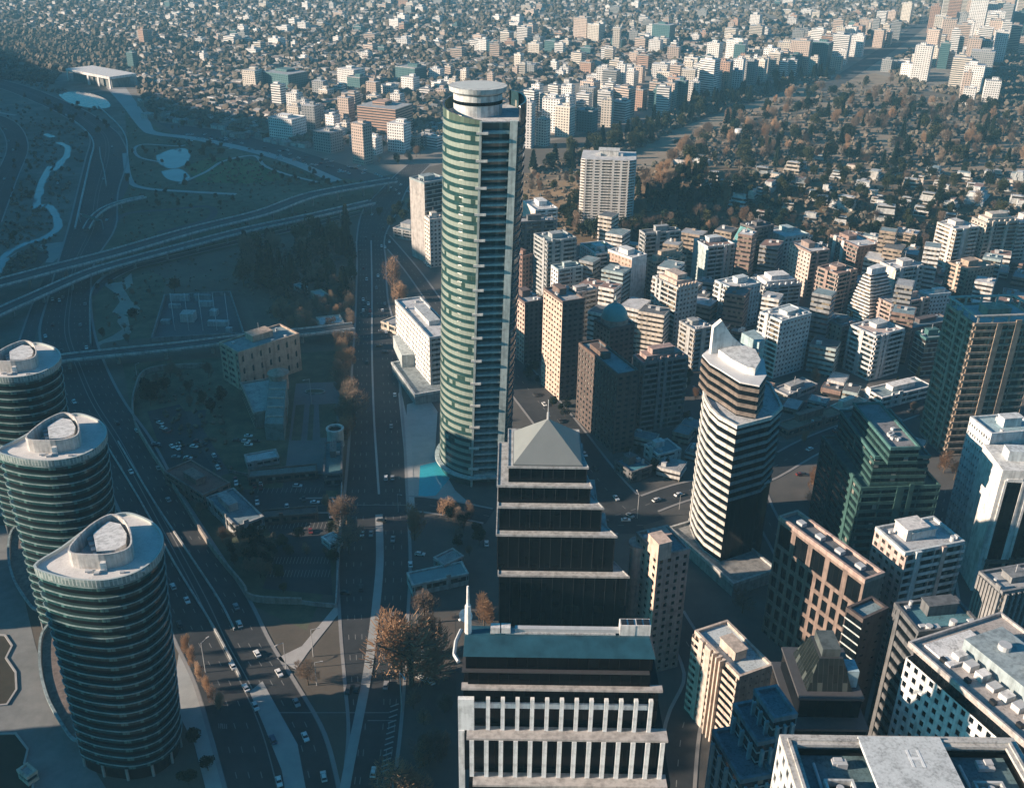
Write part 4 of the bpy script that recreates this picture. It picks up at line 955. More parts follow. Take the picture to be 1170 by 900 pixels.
# ---------------------------------------------------------------- low buildings of the middle ground
def low(nm,lb,nr,lf,rt,z,wm=GREYW,rm=ROOFG,cat='building',faces='bb',fl=2,group=None,dens=.8,par=.6):
    return tower(nm,lb,nr,lf,rt,z=z,faces=faces,wm=wm,rm=rm,floors=fl,dens=dens,par=par,cat=cat,group=group)
low('villa','small white villa with teal roof below the dusky pink block, in street shade',(752,520),(738,508),(777,513),7,WHITE,roofm((.10,.26,.30)),'house')
low('villa','teal-roofed annex touching the small white villa',(722,540),(706,526),(742,531),6,DGREY,roofm((.05,.2,.26)),'house')
low('market_hall','low white hall with sloped roofs in front of the banded white tower',(1008,455),(992,444),(1062,440),7,WHITE,ROOFT,'hall',fl=2)
low('site_shed','grey flat shed at the edge of the cleared lot',(900,452),(882,445),(935,440),4,GREYW,ROOFG,'shed',fl=1)
low('brick_shed','long red-brick shed along the cleared lot behind the sail tower',(900,492),(888,484),(962,472),5,BRICK,roofm((.25,.17,.12)),'shed',fl=1)
low('site_canopy','pale flat canopy between the cleared lot and the green terraced block',(962,470),(950,464),(990,458),4.5,WARMW,roofm((.4,.36,.3)),'shed',fl=1)
low('corner_shop','small round-edged shop by the avenue next to the shaded street',(1008,548-60),(990,478),(1030,480),6,GREYW,ROOFG,'shop',fl=2)
low('corner_house','flat-roofed corner house in front of the grey slab at the avenue bend',(478,266),(458,258),(486,256),8,GREYW,ROOFT,'house',fl=3)
low('filling_station','low flat station building by the orange tree beside the avenue',(452,374),(442,366),(463,366),5,CREAM,roofm((.33,.33,.33)),'station',fl=1,dens=0)
low('petrol_canopy','long teal flat canopy beside the avenue near the white-columned block',(472,669),(467,655),(534,655),5.2,TEALW,roofm((.16,.30,.33),.2),'canopy',fl=1,dens=0)
low('kiosk_house','small slatted pavilion behind the long teal canopy',(508,646),(500,636),(526,634),6,GREYW,roofm((.25,.3,.31)),'pavilion',fl=1,dens=0)
low('red_roof_house','house with large red-brown roof between car park and sound wall',(232,566),(205,533),(248,548),7,wall((.25,.17,.15)),roofm((.24,.11,.09)),'house',fl=2,dens=.3)
low('flat_hall','hall with pale grey flat roof and skylights beside the sound wall',(270,602),(243,567),(297,588),6,GREYW,roofm((.17,.24,.27)),'hall',fl=1)
low('long_shed','white-roofed car shelter behind the L-shaped office',(283,529),(281,520),(318,522),3.5,GREYW,roofm((.36,.45,.48)),'shelter',fl=1,dens=0)
low('yard_building','low dark building with teal roof at the edge of the paved court',(370,542),(369,506),(390,542),7,DGREY,roofm((.05,.13,.15)),'building',fl=2,dens=.3)
low('store_row','long low storehouse across the yard under brown trees',(284,546),(282,538),(362,540),4,BROWN,roofm((.14,.17,.17)),'storehouse',fl=1,dens=0)
low('workshop','low brown workshop beyond the car park rows',(298,592),(296,584),(362,588),4,BROWN,roofm((.10,.09,.09)),'workshop',fl=1,dens=.4)
low('office_cabin','pale cabin beside the avenue wall of the parking yard',(378,622),(376,612),(384,614),3,WHITE,WHITE and ROOFW,'cabin',fl=1,dens=0)
low('garden_pavilion','small pale pavilion among orange trees beyond the court',(364,340),(358,333),(374,337),5,CREAM,roofm((.35,.42,.42)),'pavilion',fl=1,dens=0)
low('tent_roof','small teal sheet-roofed hut among the dark trees',(345,330),(338,325),(350,328),4,TEALW,roofm((.1,.3,.32)),'hut',fl=1,dens=0)
low('gate_house','low cream gate house with white roof beside the avenue trees',(366,372),(364,363),(392,368),4,CREAM,ROOFW,'gate house',fl=1,dens=0)
low('plaza_kiosk','small pale kiosk on the paved plaza below the oval towers',(31,888),(24,878),(39,880),3.5,CREAM,ROOFG,'kiosk',fl=1,dens=0)
# L-shaped beige office
z=solve_z((273,405),447); P=rect((272,404),(256,391),(338,381),z); c=cen(P); t=thing('beige_office','beige L-shaped office with lit slab wing, low terrace wing and sloping stair roof','office',(c[0],c[1],0))
body(t,loc_poly(P,c),0,z,floors=6,faces='bw',wm=wall((.46,.35,.27)),wm2=wall((.40,.36,.30)),gm=GL,rm=ROOFT,nx=7,nz=3,fw=.22,fh=.5,dens=1.6)
q=loc_poly(rect((290,473),(268,440),(328,470),9),c); mb=MB(); mb.prism(q,0,9); mb.obj('terrace_wing',wall((.33,.27,.23)),t)
mb=MB(); mb.ring(offs(q,.3),offs(q,-.5),8.6,10); mb.obj('terrace_parapet',wall((.36,.3,.26)),t); mb=MB(); mb.prism(offs(q,-.55),9,9.06); mb.obj('terrace_deck',roofm((.3,.34,.34)),t)
e=offs(q,.32); mb=MB(); 
for k in range(3): mb.strip(offs(q,.1)[3],offs(q,.1)[0],q[3],q[0],1.5+k*2.6,2.8+k*2.6)
mb.obj('window_band',GLB,t)
u0=at(318,438,12); u1=at(313,486,9); d=(u1-u0).normalized(); 
mb=MB(); A_=(u0.x-c[0],u0.y-c[1]); B_=(u1.x-c[0],u1.y-c[1]); w=5
mb.face([(A_[0]-w,A_[1],15),(A_[0]+w,A_[1],15),(B_[0]+w,B_[1],10),(B_[0]-w,B_[1],10)][::-1]); 
mb.face([(B_[0]-w,B_[1],0),(B_[0]+w,B_[1],0),(B_[0]+w,B_[1],10),(B_[0]-w,B_[1],10)]); mb.face([(A_[0]-w,A_[1],0),(B_[0]-w,B_[1],0),(B_[0]-w,B_[1],10),(A_[0]-w,A_[1],15)]); mb.face([(B_[0]+w,B_[1],0),(A_[0]+w,A_[1],0),(A_[0]+w,A_[1],15),(B_[0]+w,B_[1],10)])
mb.obj('stair_roof',roofm((.14,.2,.2)),t)
for k in range(5):
    s=k/5+.05; x=A_[0]+(B_[0]-A_[0])*s; y=A_[1]+(B_[1]-A_[1])*s; zz=15-5*s
    mb=MB(); mb.box(x,y,zz-.2,8.4,1.0,.8); mb.obj('roof_rib',wall((.42,.38,.34)),t)
mb=MB(); mb.cyl((A_[0]),(A_[1]+2),8,18,5.5,n=14); mb.cyl(A_[0],A_[1]+2,18,20,6.2,.4,n=14); mb.obj('stair_drum',wall((.30,.24,.20)),t)
# substation: low walls round a yard of transformers
P=[tuple(at(u,v,0).xy) for u,v in ((173,391),(280,385),(264,337),(188,341))]; c=cen(P); q=ccw(loc_poly(P,c))
t=thing('substation','walled electrical substation yard with pale transformers under the road bridge','substation',(c[0],c[1],0))
mb=MB(); mb.ring(q,offs(q,-.8),0,3.2); mb.obj('yard_wall',wall((.2,.23,.24)),t)
mb=MB(); mb.prism(offs(q,-.9),0,.16); mb.obj('yard_floor',ground_mat('yard_floor',[(.3,(.045,.07,.085)),(.7,(.09,.12,.135))]),t)
for u,v,w,d,h in ((216,366,9,8,6),(200,352,8,3,3),(236,350,10,3,4),(250,372,14,4,3.5),(262,379,4,3,3),(190,370,6,4,3),(232,344,12,2,5),(206,344,14,2,5),(245,360,5,5,4)):
    a=at(u,v,0); mb=MB(); mb.box(a.x-c[0],a.y-c[1],.1,w,d,h,R.uniform(-.08,.08)); mb.obj('transformer',wall(R.choice(((.33,.4,.42),(.24,.3,.32),(.42,.44,.43)))),t)
for u in (196,212,228,244,258):
    a=at(u,347,0); b2=at(u+4,378,0); mb=MB(); mb.bar((a.x-c[0],a.y-c[1],0),(a.x-c[0],a.y-c[1],8),.22); mb.bar((b2.x-c[0],b2.y-c[1],0),(b2.x-c[0],b2.y-c[1],8),.22); mb.bar((a.x-c[0],a.y-c[1],7.8),(b2.x-c[0],b2.y-c[1],7.8),.14); mb.obj('gantry_frame',METAL,t)
# round tank by the court
a=at(383,494,8); t=thing('round_tank','pale round open-topped tank at the edge of the paved court','tank',(a.x,a.y,0))
mb=MB(); mb.cyl(0,0,0,10,4.3,n=28,cap=False); mb.obj('tank_wall',wall((.4,.44,.44)),t); r_=[(4.7*math.cos(k*2*math.pi/28),4.7*math.sin(k*2*math.pi/28)) for k in range(28)]
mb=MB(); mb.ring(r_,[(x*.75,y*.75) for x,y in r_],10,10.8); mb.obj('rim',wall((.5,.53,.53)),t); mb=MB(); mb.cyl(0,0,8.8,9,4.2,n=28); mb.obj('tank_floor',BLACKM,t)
# far white bridge-like hall
P=[tuple(at(u,v,0).xy) for u,v in ((77,92),(127,102),(122,92),(100,84))]; c=cen(P); t=thing('white_hall','long white hall with open front and wide sloping roof by the far river road','hall',(c[0],c[1],0))
A=Vector(P[0])-Vector(c); B=Vector(P[1])-Vector(c); d=(B-A).normalized(); nn=Vector((-d.y,d.x)); L=(B-A).length; ww=wall((.74,.72,.70)); Hh=17
q=[tuple(A),tuple(B),tuple(B+nn*45),tuple(A+nn*45)]
mb=MB(); mb.prism(q,Hh-3.5,Hh,bot=True); mb.obj('roof',ww,t)
mb=MB(); mb.prism(offs(q,-7),0,Hh-3.5); mb.obj('hall_body',wall((.2,.22,.22)),t)
for s in (0.02,.5,.73,.98):
    for e in (1.2,43.5):
        v=A+d*L*s+nn*e; mb=MB(); mb.box(v.x,v.y,0,4 if .1<s<.9 else 3,2,Hh-3.4,math.atan2(d.y,d.x)); mb.obj('pillar',ww,t)
# ================================================================== ground, water, roads
gm=ground_mat('ground',[(.25,(.045,.042,.036)),(.42,(.085,.075,.062)),(.58,(.13,.11,.088)),(.75,(.20,.17,.14))],.006,.06,.8)
mb=MB(); nx,ny=30,30
mb.face([(-7000,-1500,0),(7000,-1500,0),(7000,9000,0),(-7000,9000,0)]); struct('ground',mb,gm)
def patch(name,px,m,z,world=False):
    P=ccw([tuple(at(u,v,0).xy) if not world else (u,v) for u,v in px]); mb=MB(); mb.face([(*p,z) for p in P]); return struct(name,mb,m)
def smooth_line(pts,step=4):
    o=[]; n=len(pts)
    for i in range(n-1):
        a=pts[max(i-1,0)];b=pts[i];c=pts[i+1];d=pts[min(i+2,n-1)]
        for k in range(step):
            s=k/step; o.append(tuple(.5*((2*b[q])+(-a[q]+c[q])*s+(2*a[q]-5*b[q]+4*c[q]-d[q])*s*s+(-a[q]+3*b[q]-3*c[q]+d[q])*s**3) for q in range(len(b))))
    o.append(tuple(pts[-1])); return o
def ribbon(name,L,Rr,m,z=.06,zs=None):
    mb=MB()
    for i in range(len(L)-1):
        mb.face([(*L[i],z),(*Rr[i],z),(*Rr[i+1],z),(*L[i+1],z)])
    return struct(name,mb,m)
def side(line,w):
    L=[];Rr=[]
    for i,p in enumerate(line):
        a=line[max(i-1,0)];b=line[min(i+1,len(line)-1)]; l=math.hypot(b[0]-a[0],b[1]-a[1]) or 1; n=(-(b[1]-a[1])/l,(b[0]-a[0])/l)
        L.append((p[0]+n[0]*w/2,p[1]+n[1]*w/2)); Rr.append((p[0]-n[0]*w/2,p[1]-n[1]*w/2))
    return L,Rr
def cl(px,z=0,step=5): return smooth_line([tuple(at(u,v,z).xy) for u,v in px],step)
ROADS=[]; KERB=[]; WATER=[]; PONDS=[]
asph=ground_mat('asphalt',[(.34,(.016,.019,.023)),(.48,(.030,.033,.037)),(.6,(.045,.048,.052))],.03,.22,1.2,.8)
asph2=ground_mat('asphalt',[(.3,(.035,.04,.045)),(.5,(.06,.065,.07)),(.7,(.09,.095,.10))],.02,.3,2.0,.9)
conc=ground_mat('concrete',[(.3,(.30,.30,.295)),(.7,(.46,.45,.44))],.03,.4,2,.9)
pale=ground_mat('paving',[(.3,(.25,.265,.265)),(.5,(.34,.355,.35)),(.7,(.42,.43,.425))],.05,.25,1.5,.85)
markm=plain('road_paint',(.2,.2,.195),.8)
soil=ground_mat('soil',[(.3,(.05,.045,.038)),(.5,(.10,.085,.068)),(.7,(.16,.135,.105))],.012,.12,1.2)
grass=ground_mat('grass',[(.3,(.035,.07,.022)),(.5,(.07,.125,.042)),(.7,(.13,.15,.07))],.012,.12,1.2)
dgrass=ground_mat('dark_grass',[(.34,(.022,.034,.02)),(.48,(.065,.08,.048)),(.64,(.16,.15,.105))],.012,.12,1.2)
tan=ground_mat('dry_grass',[(.28,(.15,.115,.08)),(.5,(.26,.205,.15)),(.72,(.36,.30,.23))],.008,.06,.6)
city=ground_mat('city_ground',[(.3,(.05,.05,.05)),(.5,(.085,.083,.08)),(.7,(.14,.13,.12))],.012,.1,1)
valley=ground_mat('valley_ground',[(.34,(.035,.042,.036)),(.48,(.11,.115,.10)),(.64,(.23,.22,.20))],.008,.05,.6)
suburb=ground_mat('suburb_ground',[(.3,(.12,.11,.10)),(.5,(.21,.19,.165)),(.7,(.32,.29,.25))],.004,.04,.3)
patch('suburb_land',[(-400,-60),(1600,-60),(1600,118),(900,100),(590,170),(420,205),(330,180),(180,140),(120,90),(-400,60)],suburb,.02)
patch('river_valley',[(-200,60),(120,92),(150,130),(130,240),(90,330),(60,400),(-200,480)],valley,.024)
patch('parkland',[(142,118),(185,150),(330,185),(425,212),(430,240),(300,275),(110,320),(128,220),(146,180)],dgrass,.026)
patch('lawn',[(212,190),(240,180),(290,183),(318,196),(320,206),(280,210),(225,208)],grass,.03)
patch('lawn',[(108,318),(150,300),(190,318),(178,385),(112,392),(104,350)],dgrass,.03)
patch('city_blocks',[(440,262),(500,240),(600,235),(660,268),(790,300),(1000,300),(1200,290),(1330,480),(1400,960),(460,960),(466,500),(455,320)],city,.022)
patch('wood_floor',[(200,330),(300,280),(402,262),(404,398),(300,388),(280,340)],soil,.026)
patch('campus_ground',[(140,415),(395,400),(388,640),(350,720),(285,690),(160,520)],dgrass,.027)
patch('golf_course',[(588,205),(700,172),(800,138),(893,107),(950,91),(1000,84),(1030,92),(1045,108),(1100,118),(1200,128),(1300,205),(1000,215),(800,215),(700,232)],tan,.03)
for P in ([(730,172),(790,142),(893,106),(950,90),(952,93),(895,111),(800,149),(745,178)],[(1012,128),(1092,132),(1088,141),(1018,139)],[(770,160),(800,156),(820,163),(770,170)],[(900,160),(1040,158),(1100,166),(980,170)]): patch('fairway',P,ground_mat('fairway_grass',[(.3,(.17,.14,.10)),(.7,(.30,.26,.20))],.02,.1,1),.05)
patch('cleared_lot',[(872,440),(930,430),(1000,440),(985,475),(930,505),(890,505)],ground_mat('bare_lot',[(.3,(.07,.065,.06)),(.5,(.13,.12,.11)),(.7,(.24,.22,.20))],.04,.3,1.5),.05)
patch('plaza',[(-60,600),(8,600),(40,735),(60,800),(90,850),(140,930),(110,990),(-60,990)],ground_mat('plaza_paving',[(.3,(.12,.13,.13)),(.5,(.19,.2,.2)),(.68,(.26,.265,.26))],.04,.25,1.5,.85),.05)
for k,P in enumerate(([(-60,722),(6,726),(14,738),(7,752),(18,768),(19,788),(8,805),(-60,812)],[(-60,840),(18,838),(32,856),(28,872),(38,892),(36,960),(-60,960)])):
    patch('planting_bed',P,ground_mat('planting_soil',[(.3,(.015,.018,.012)),(.7,(.05,.042,.028))],.05,.3,2),.07)
    w=ccw([tuple(at(u,v,0).xy) for u,v in P]); mb=MB(); mb.ring(offs(w,.35),offs(w,-.35),.05,.5); struct('planting_kerb',mb,conc)
patch('plaza',[(465,462),(490,455),(500,470),(497,520),(520,560),(548,585),(470,585),(462,540)],pale,.05)
patch('reflecting_pool',[(480,532),(500,527),(515,545),(498,566),(478,568)],plain('pool_water',(.05,.40,.48),.08),.09)
patch('court_paving',[(338,438),(388,436),(388,540),(325,545)],ground_mat('court_paving_stone',[(.3,(.11,.115,.125)),(.7,(.17,.175,.185))],.05,.3,2),.05)
for P in ([(338,463),(348,462),(344,503),(333,503)],[(354,462),(359,462),(357,503),(351,503)],[(364,462),(384,461),(385,500),(366,500)]): patch('planting_bed',P,dgrass,.07)
patch('car_park',[(168,470),(205,462),(250,520),(240,545),(200,560)],asph,.05)
patch('car_park',[(270,560),(372,555),(380,680),(300,672),(318,620)],asph,.05)
patch('drive',[(212,470),(236,468),(232,490),(262,540),(250,545),(222,500)],asph2,.055)
patch('yard_paving',[(325,545),(392,542),(392,560),(322,562)],asph2,.055)
# ponds and river
water=plain('pond_water',(.14,.24,.27),.06,0,.2,.05)
for P in ([(178,178),(195,171),(212,170),(218,178),(212,188),(196,193),(182,187)],[(184,196),(205,193),(217,202),(212,208),(192,205)],[(66,108),(90,104),(118,112),(126,122),(108,124),(80,118)]): patch('pond',smooth_line([*P,P[0]],4)[:-1],water,.06); WATER.append((cl([*P,P[0]]),6)); PONDS.append([tuple(at(u,v,0).xy) for u,v in P])
for w,px in ((8,[(52,153),(60,157)]),(6.5,[(66,163),(77,168),(76,178),(70,184)]),(8,[(70,184),(66,190),(60,195)]),(7,[(58,190),(50,204),(46,215),(42,232),(42,240)]),(6.5,[(42,240),(52,234),(62,243),(66,258),(60,266),(48,273)]),(6,[(48,273),(30,278),(12,287),(2,296)]),(12,[(2,296),(-10,310),(-30,330)])):
    l=cl(px,step=5); L,Rr=side(l,w); WATER.append((l,w))
    for i in range(len(L)):
        k=R.uniform(.65,1.35); L[i]=tuple(l[i][q]+(L[i][q]-l[i][q])*k for q in (0,1))
    ribbon('river',L,Rr,water,.07)
for P in ([(42,280),(75,276),(72,290),(60,300),(52,300),(56,290)],[(-20,310),(20,288),(6,300),(2,312)]): patch('sand_bar',P,ground_mat('river_sand',[(.3,(.22,.23,.22)),(.7,(.36,.36,.34))],.05,.2,1),.065)
patch('mud_bank',[(8,300),(35,283),(52,288),(56,294),(45,305),(10,310)],ground_mat('mud',[(.3,(.03,.033,.03)),(.7,(.06,.062,.055))],.05,.2,1),.066)
for P in ([(118,325),(138,322),(150,312),(152,325),(143,332),(150,344),(160,352),(158,358),(140,360),(128,357),(137,345),(133,336)],[(136,358),(146,362),(150,380),(140,388),(118,392),(110,397),(107,393),(128,384),(140,376),(134,368)]): patch('footpath',P,ground_mat('path_sand',[(.3,(.22,.205,.18)),(.7,(.36,.33,.29))],.05,.3,2),.06)
# main highway and avenue as left / right edges
H=[(920,262,392),(840,240,372),(780,222,338),(733,200,309),(683,178,284),(620,152,243),(560,125,205),(502,95,173),(460,72,143),(420,58,122),(380,45,108),(340,55,104),(300,66,108),(260,78,132),(220,88,135),(180,98,146),(160,103,140),(148,95,130),(130,68,104),(115,36,72),(100,-4,34),(88,-60,-10)]
Av=[(930,388,446),(840,398,457),(780,394,462),(720,389,465),(640,386,469),(560,394,465),(500,399,462),(440,401,457),(380,405,452),(340,407,443),(300,408,441),(270,408,440),(240,415,455),(215,437,466),(200,452,480),(188,466,492)]
def edges(T): return smooth_line([tuple(at(l,v,0).xy) for v,l,r in T],5),smooth_line([tuple(at(r,v,0).xy) for v,l,r in T],5)
def lerp2_(L,Rr): return [((a[0]+b[0])/2,(a[1]+b[1])/2) for a,b in zip(L,Rr)]
HL,HR=edges(H); AL,AR=edges(Av)
ribbon('highway',HL,HR,asph,.08); ribbon('avenue',AL,AR,asph,.1)
kerbm=ground_mat('kerb_stone',[(.3,(.20,.20,.20)),(.7,(.32,.315,.31))],.03,.4,2,.9)
for E,m_,z_ in ((HL,kerbm,.16),(HR,kerbm,.16),(AL,kerbm,.19),(AR,kerbm,.19)): a_,b_=side(E,1.3); ribbon('kerb',a_,b_,m_,z_)
ROADS.append((lerp2_(HL,HR),46)); ROADS.append((lerp2_(AL,AR),26))
def lerp2(L,Rr,f): return [(a[0]+(b[0]-a[0])*f,a[1]+(b[1]-a[1])*f) for a,b in zip(L,Rr)]
def resample(line,step):
    o=[line[0]]; acc=0
    for a,b in zip(line,line[1:]):
        l=dist(a,b); s=step-acc
        while s<=l: o.append((a[0]+(b[0]-a[0])*s/l,a[1]+(b[1]-a[1])*s/l)); s+=step
        acc=(acc+l)%step
    return o
def mark(line,w=.3,z=.11,dash=None):
    mb=MB(); r=resample(line,3.0)
    for i in range(len(r)-1):
        if dash and i%dash[1]>=dash[0]: continue
        L,Rr=side([r[i],r[i+1]],w); mb.face([(*L[0],z),(*Rr[0],z),(*Rr[1],z),(*L[1],z)])
    return mb
for f in (.02,.46,.54,.98): struct('lane_marking',mark(lerp2(HL,HR,f),.45,.115),markm)
for f in (.13,.24,.35,.65,.76,.87): struct('lane_marking',mark(lerp2(HL,HR,f),.3,.115,(1,4)),markm)
for f in (.12,.22,.32,.66,.77,.88): struct('lane_marking',mark(lerp2(AL,AR,f),.3,.135,(1,4)),markm)
for f in (.02,.98): struct('lane_marking',mark(lerp2(AL,AR,f),.4,.135),markm)
def wallline(name,line,w,h,m,z=0,label=None,cat=None):
    mb=MB(); L,Rr=side(line,w); n=len(line)
    for i in range(n-1):
        mb.face([(*L[i],z),(*Rr[i],z),(*Rr[i+1],z),(*L[i+1],z)][::-1]); mb.face([(*L[i],z+h),(*Rr[i],z+h),(*Rr[i+1],z+h),(*L[i+1],z+h)])
        mb.face([(*L[i],z),(*L[i+1],z),(*L[i+1],z+h),(*L[i],z+h)]); mb.face([(*Rr[i+1],z),(*Rr[i],z),(*Rr[i],z+h),(*Rr[i+1],z+h)])
    mb.face([(*L[0],z),(*L[0],z+h),(*Rr[0],z+h),(*Rr[0],z)]); mb.face([(*L[-1],z),(*Rr[-1],z),(*Rr[-1],z+h),(*L[-1],z+h)])
    o=mb.obj(name,m)
    return tag(o,label,cat) if label else tag(o,kind='structure')
barm=wall((.40,.41,.40))
wallline('crash_barrier',cl([(118,503),(160,572),(200,645),(240,710),(262,750),(275,775)]),.7,1.0,barm,.08,'concrete barrier along the near carriageway side of the highway median','barrier')
wallline('crash_barrier',cl([(135,505),(175,572),(215,632),(250,685),(268,720)]),.7,1.0,barm,.08,'concrete barrier along the far carriageway side of the highway median','barrier')
wallline('sound_wall',cl([(240,420),(172,425),(155,448),(153,478),(165,505),(200,560),(240,625),(278,672),(283,683),(300,688),(345,690)]),.9,3.2,wall((.30,.27,.24)),0,'curving pale sound wall between highway and parking yard','wall')
ramp_med=[(285,790),(300,778),(312,800),(340,850),(355,930),(330,930),(322,880),(302,830)]
patch('traffic_island',ramp_med,pale,.16)
patch('traffic_island',[(316,752),(345,738),(385,690),(388,700),(352,745),(338,765)],conc,.16)
def median(px,w,m=pale,z=.16,h=.16):
    l=cl(px); L,Rr=side(l,w); mb=MB()
    for i in range(len(l)-1):
        mb.face([(*L[i],z+h),(*Rr[i],z+h),(*Rr[i+1],z+h),(*L[i+1],z+h)]); mb.face([(*L[i],z-.1),(*L[i+1],z-.1),(*L[i+1],z+h),(*L[i],z+h)][::-1]); mb.face([(*Rr[i+1],z-.1),(*Rr[i],z-.1),(*Rr[i],z+h),(*Rr[i+1],z+h)][::-1])
    struct('median_strip',mb,m)
median([(424,275),(425,330),(425,400),(427,470),(430,520),(433,565)],1.1); median([(433,588),(434,640),(430,690),(424,740),(418,780),(408,830),(396,890),(384,960)],3.4)
# side walks and smaller roads
def road(name,px,w,m=asph,z=.09,mk=True):
    l=cl(px); L,Rr=side(l,w); ribbon(name,L,Rr,m,z); ROADS.append((l,w))
    if w<26 and name not in('park_path','ramp','park_road'): KERB.append((l,w,L,Rr,z))
    if mk:
        struct('lane_marking',mark(l,.3,z+.03,(1,3)),markm)
    return l
road('street',[(340,578),(400,577),(480,576),(560,590)],13,asph,.12)
road('street',[(560,390),(600,440),(640,490),(690,556),(735,600)],24,asph,.075)
road('street',[(640,596),(700,590),(780,562),(860,545),(930,508),(1010,478),(1090,450)],15,asph,.085)
road('street',[(735,600),(690,600),(620,600)],14,asph,.065)
road('street',[(438,270),(470,308),(500,350),(520,380)],11,asph,.11)
road('street',[(1080,560),(1075,620),(1085,700)],9,asph,.07)
road('street',[(765,700),(800,770),(780,830),(770,930)],12,asph,.07)
road('street',[(850,520),(870,580),(905,650),(900,720)],11,asph,.068)
road('street',[(800,440),(860,500),(880,530)],9,asph,.066)
road('street',[(580,395),(660,300),(720,275)],10,asph,.064)
road('far_avenue',[(940,104),(965,88),(990,72),(1035,42),(1070,15)],30,asph2,.07)
road('river_road',[(-14,255),(6,205),(20,170),(12,146),(-8,134),(-40,128)],22,asph,.07)
road('river_road',[(-40,120),(0,129),(18,132)],5,conc,.08,False)
road('park_road',[(125,98),(145,120),(166,146),(180,153),(220,158),(270,168),(330,184),(385,207)],13,conc,.075,False)
patch('coach_yard',[(128,100),(142,98),(172,140),(176,150),(160,146)],conc,.08)
patch('car_park',[(180,140),(260,150),(340,172),(430,200),(470,206),(440,212),(380,202),(300,178),(200,154)],asph2,.06)
road('park_path',[(188,186),(160,180),(154,170),(165,165),(200,167),(212,166)],3.4,conc,.08,False)
road('park_path',[(205,210),(236,196),(256,184),(290,178),(303,190),(330,200),(362,208)],4,conc,.08,False)
road('park_path',[(143,175),(148,205),(165,215),(215,219),(270,222)],6,conc,.085,False)
road('ramp',[(96,270),(104,250),(118,238),(140,230),(165,225)],6,asph2,.13,False)
road('ramp',[(120,268),(132,252),(150,243),(190,240),(232,236),(244,240),(240,250),(215,258),(180,266)],6.5,asph2,.13,False)
road('ramp',[(140,198),(143,212),(128,240),(118,262)],7,asph2,.12,False)
road('slip_road',[(102,338),(118,322),(150,306),(190,296),(240,284),(300,270),(360,256),(415,242)],9,asph2,.14)
road('slip_road',[(24,410),(40,360),(52,330),(62,310)],9,asph2,.12)
patch('pavement',[(205,742),(226,790),(246,850),(262,920),(240,920),(222,850),(196,800)],pale,.15)
patch('pavement',[(446,930),(457,850),(466,780),(480,720),(520,700),(524,930)],ground_mat('footway',[(.3,(.06,.055,.052)),(.7,(.12,.105,.095))],.03,.2,1.5),.07)
patch('pavement',[(458,445),(470,500),(474,580),(466,585),(462,520),(455,450)],conc,.15)
patch('pavement',[(386,640),(392,560),(398,500),(394,500),(384,580),(378,640)],soil,.15)
# zebra stripes and hatched edge by the near end of the avenue
mb=MB()
for k in range(13):
    a=at(440+k*.9,880-k*6.2,0); mb.box(a.x,a.y,.135,3.2,.55,.02,.5)
struct('hatched_marking',mb,plain('road_paint',(.3,.33,.33),.7))
mb=MB()
for k in range(5): a=at(250+k*2.2,829+k*.2,0); mb.box(a.x,a.y,.155,.35,2.4,.02,.3)
struct('crossing_marking',mb,markm)
for v,ua,ub in ((814,300,452),(823,420,450),(577,392,466)): a=at(ua,v,0);b2=at(ub,v,0); struct('stop_line',mark([tuple(a.xy),tuple(b2.xy)],.5,.15),markm)
# ---------------------------------------------------------------- bridges
def bridge(name,label,px,z,w,lanes=True,cols=True,z_end=None):
    l=smooth_line([tuple(at(u,v,z).xy) for u,v in px],6); n=len(l); c=l[n//2]
    t=thing(name,label,'bridge',(c[0],c[1],0),group='road bridges')
    l=[(p[0]-c[0],p[1]-c[1]) for p in l]; L,Rr=side(l,w); mb=MB(); d=1.3
    for i in range(n-1):
        mb.face([(*L[i],z),(*Rr[i],z),(*Rr[i+1],z),(*L[i+1],z)],1); mb.face([(*L[i],z-d),(*L[i+1],z-d),(*Rr[i+1],z-d),(*Rr[i],z-d)])
        mb.face([(*L[i],z-d),(*L[i],z),(*L[i+1],z),(*L[i+1],z-d)]); mb.face([(*Rr[i],z-d),(*Rr[i+1],z-d),(*Rr[i+1],z),(*Rr[i],z)])
    mb.obj('deck',[wall((.30,.31,.31)),asph2],t)
    for E,s in ((L,1),(Rr,-1)):
        mb=MB(); q=[(a[0]*.0+e[0],e[1]) for a,e in zip(l,E)]; L2,R2=side(q,.5)
        for i in range(n-1):
            mb.face([(*L2[i],z-.3),(*L2[i+1],z-.3),(*L2[i+1],z+1.1),(*L2[i],z+1.1)]); mb.face([(*R2[i+1],z-.3),(*R2[i],z-.3),(*R2[i],z+1.1),(*R2[i+1],z+1.1)]); mb.face([(*L2[i],z+1.1),(*R2[i],z+1.1),(*R2[i+1],z+1.1),(*L2[i+1],z+1.1)])
        mb.obj('railing',wall((.58,.60,.59)),t)
    if lanes: 
        m=mark(l,.3,z+.03,(1,3)); m.obj('lane_line',markm,t)
    cm=MB(); cm.box(0,0,0,1.8,1.8,z-d); me=cm.mesh('pier',CONC)
    for p in resample(l,28)[1:]: link('pier',me,t,(p[0],p[1],0))
    return t
bridge('road_overpass','upper deck of the wide motorway overpass, curving past the ponds',[(-60,337),(0,323),(60,307),(130,289),(220,263),(300,243),(360,222),(450,206)],10,15)
bridge('road_overpass','lower deck of the motorway overpass, nearer one with pale parapets',[(-60,385),(0,356),(40,338),(100,312),(150,297),(210,281),(280,263),(360,246),(425,231)],7.5,11)
bridge('flat_road_bridge','straight road bridge crossing the highway next to the farthest oval tower',[(20,417),(66,410),(110,405),(200,396),(290,385),(350,379),(404,373)],7.5,10)
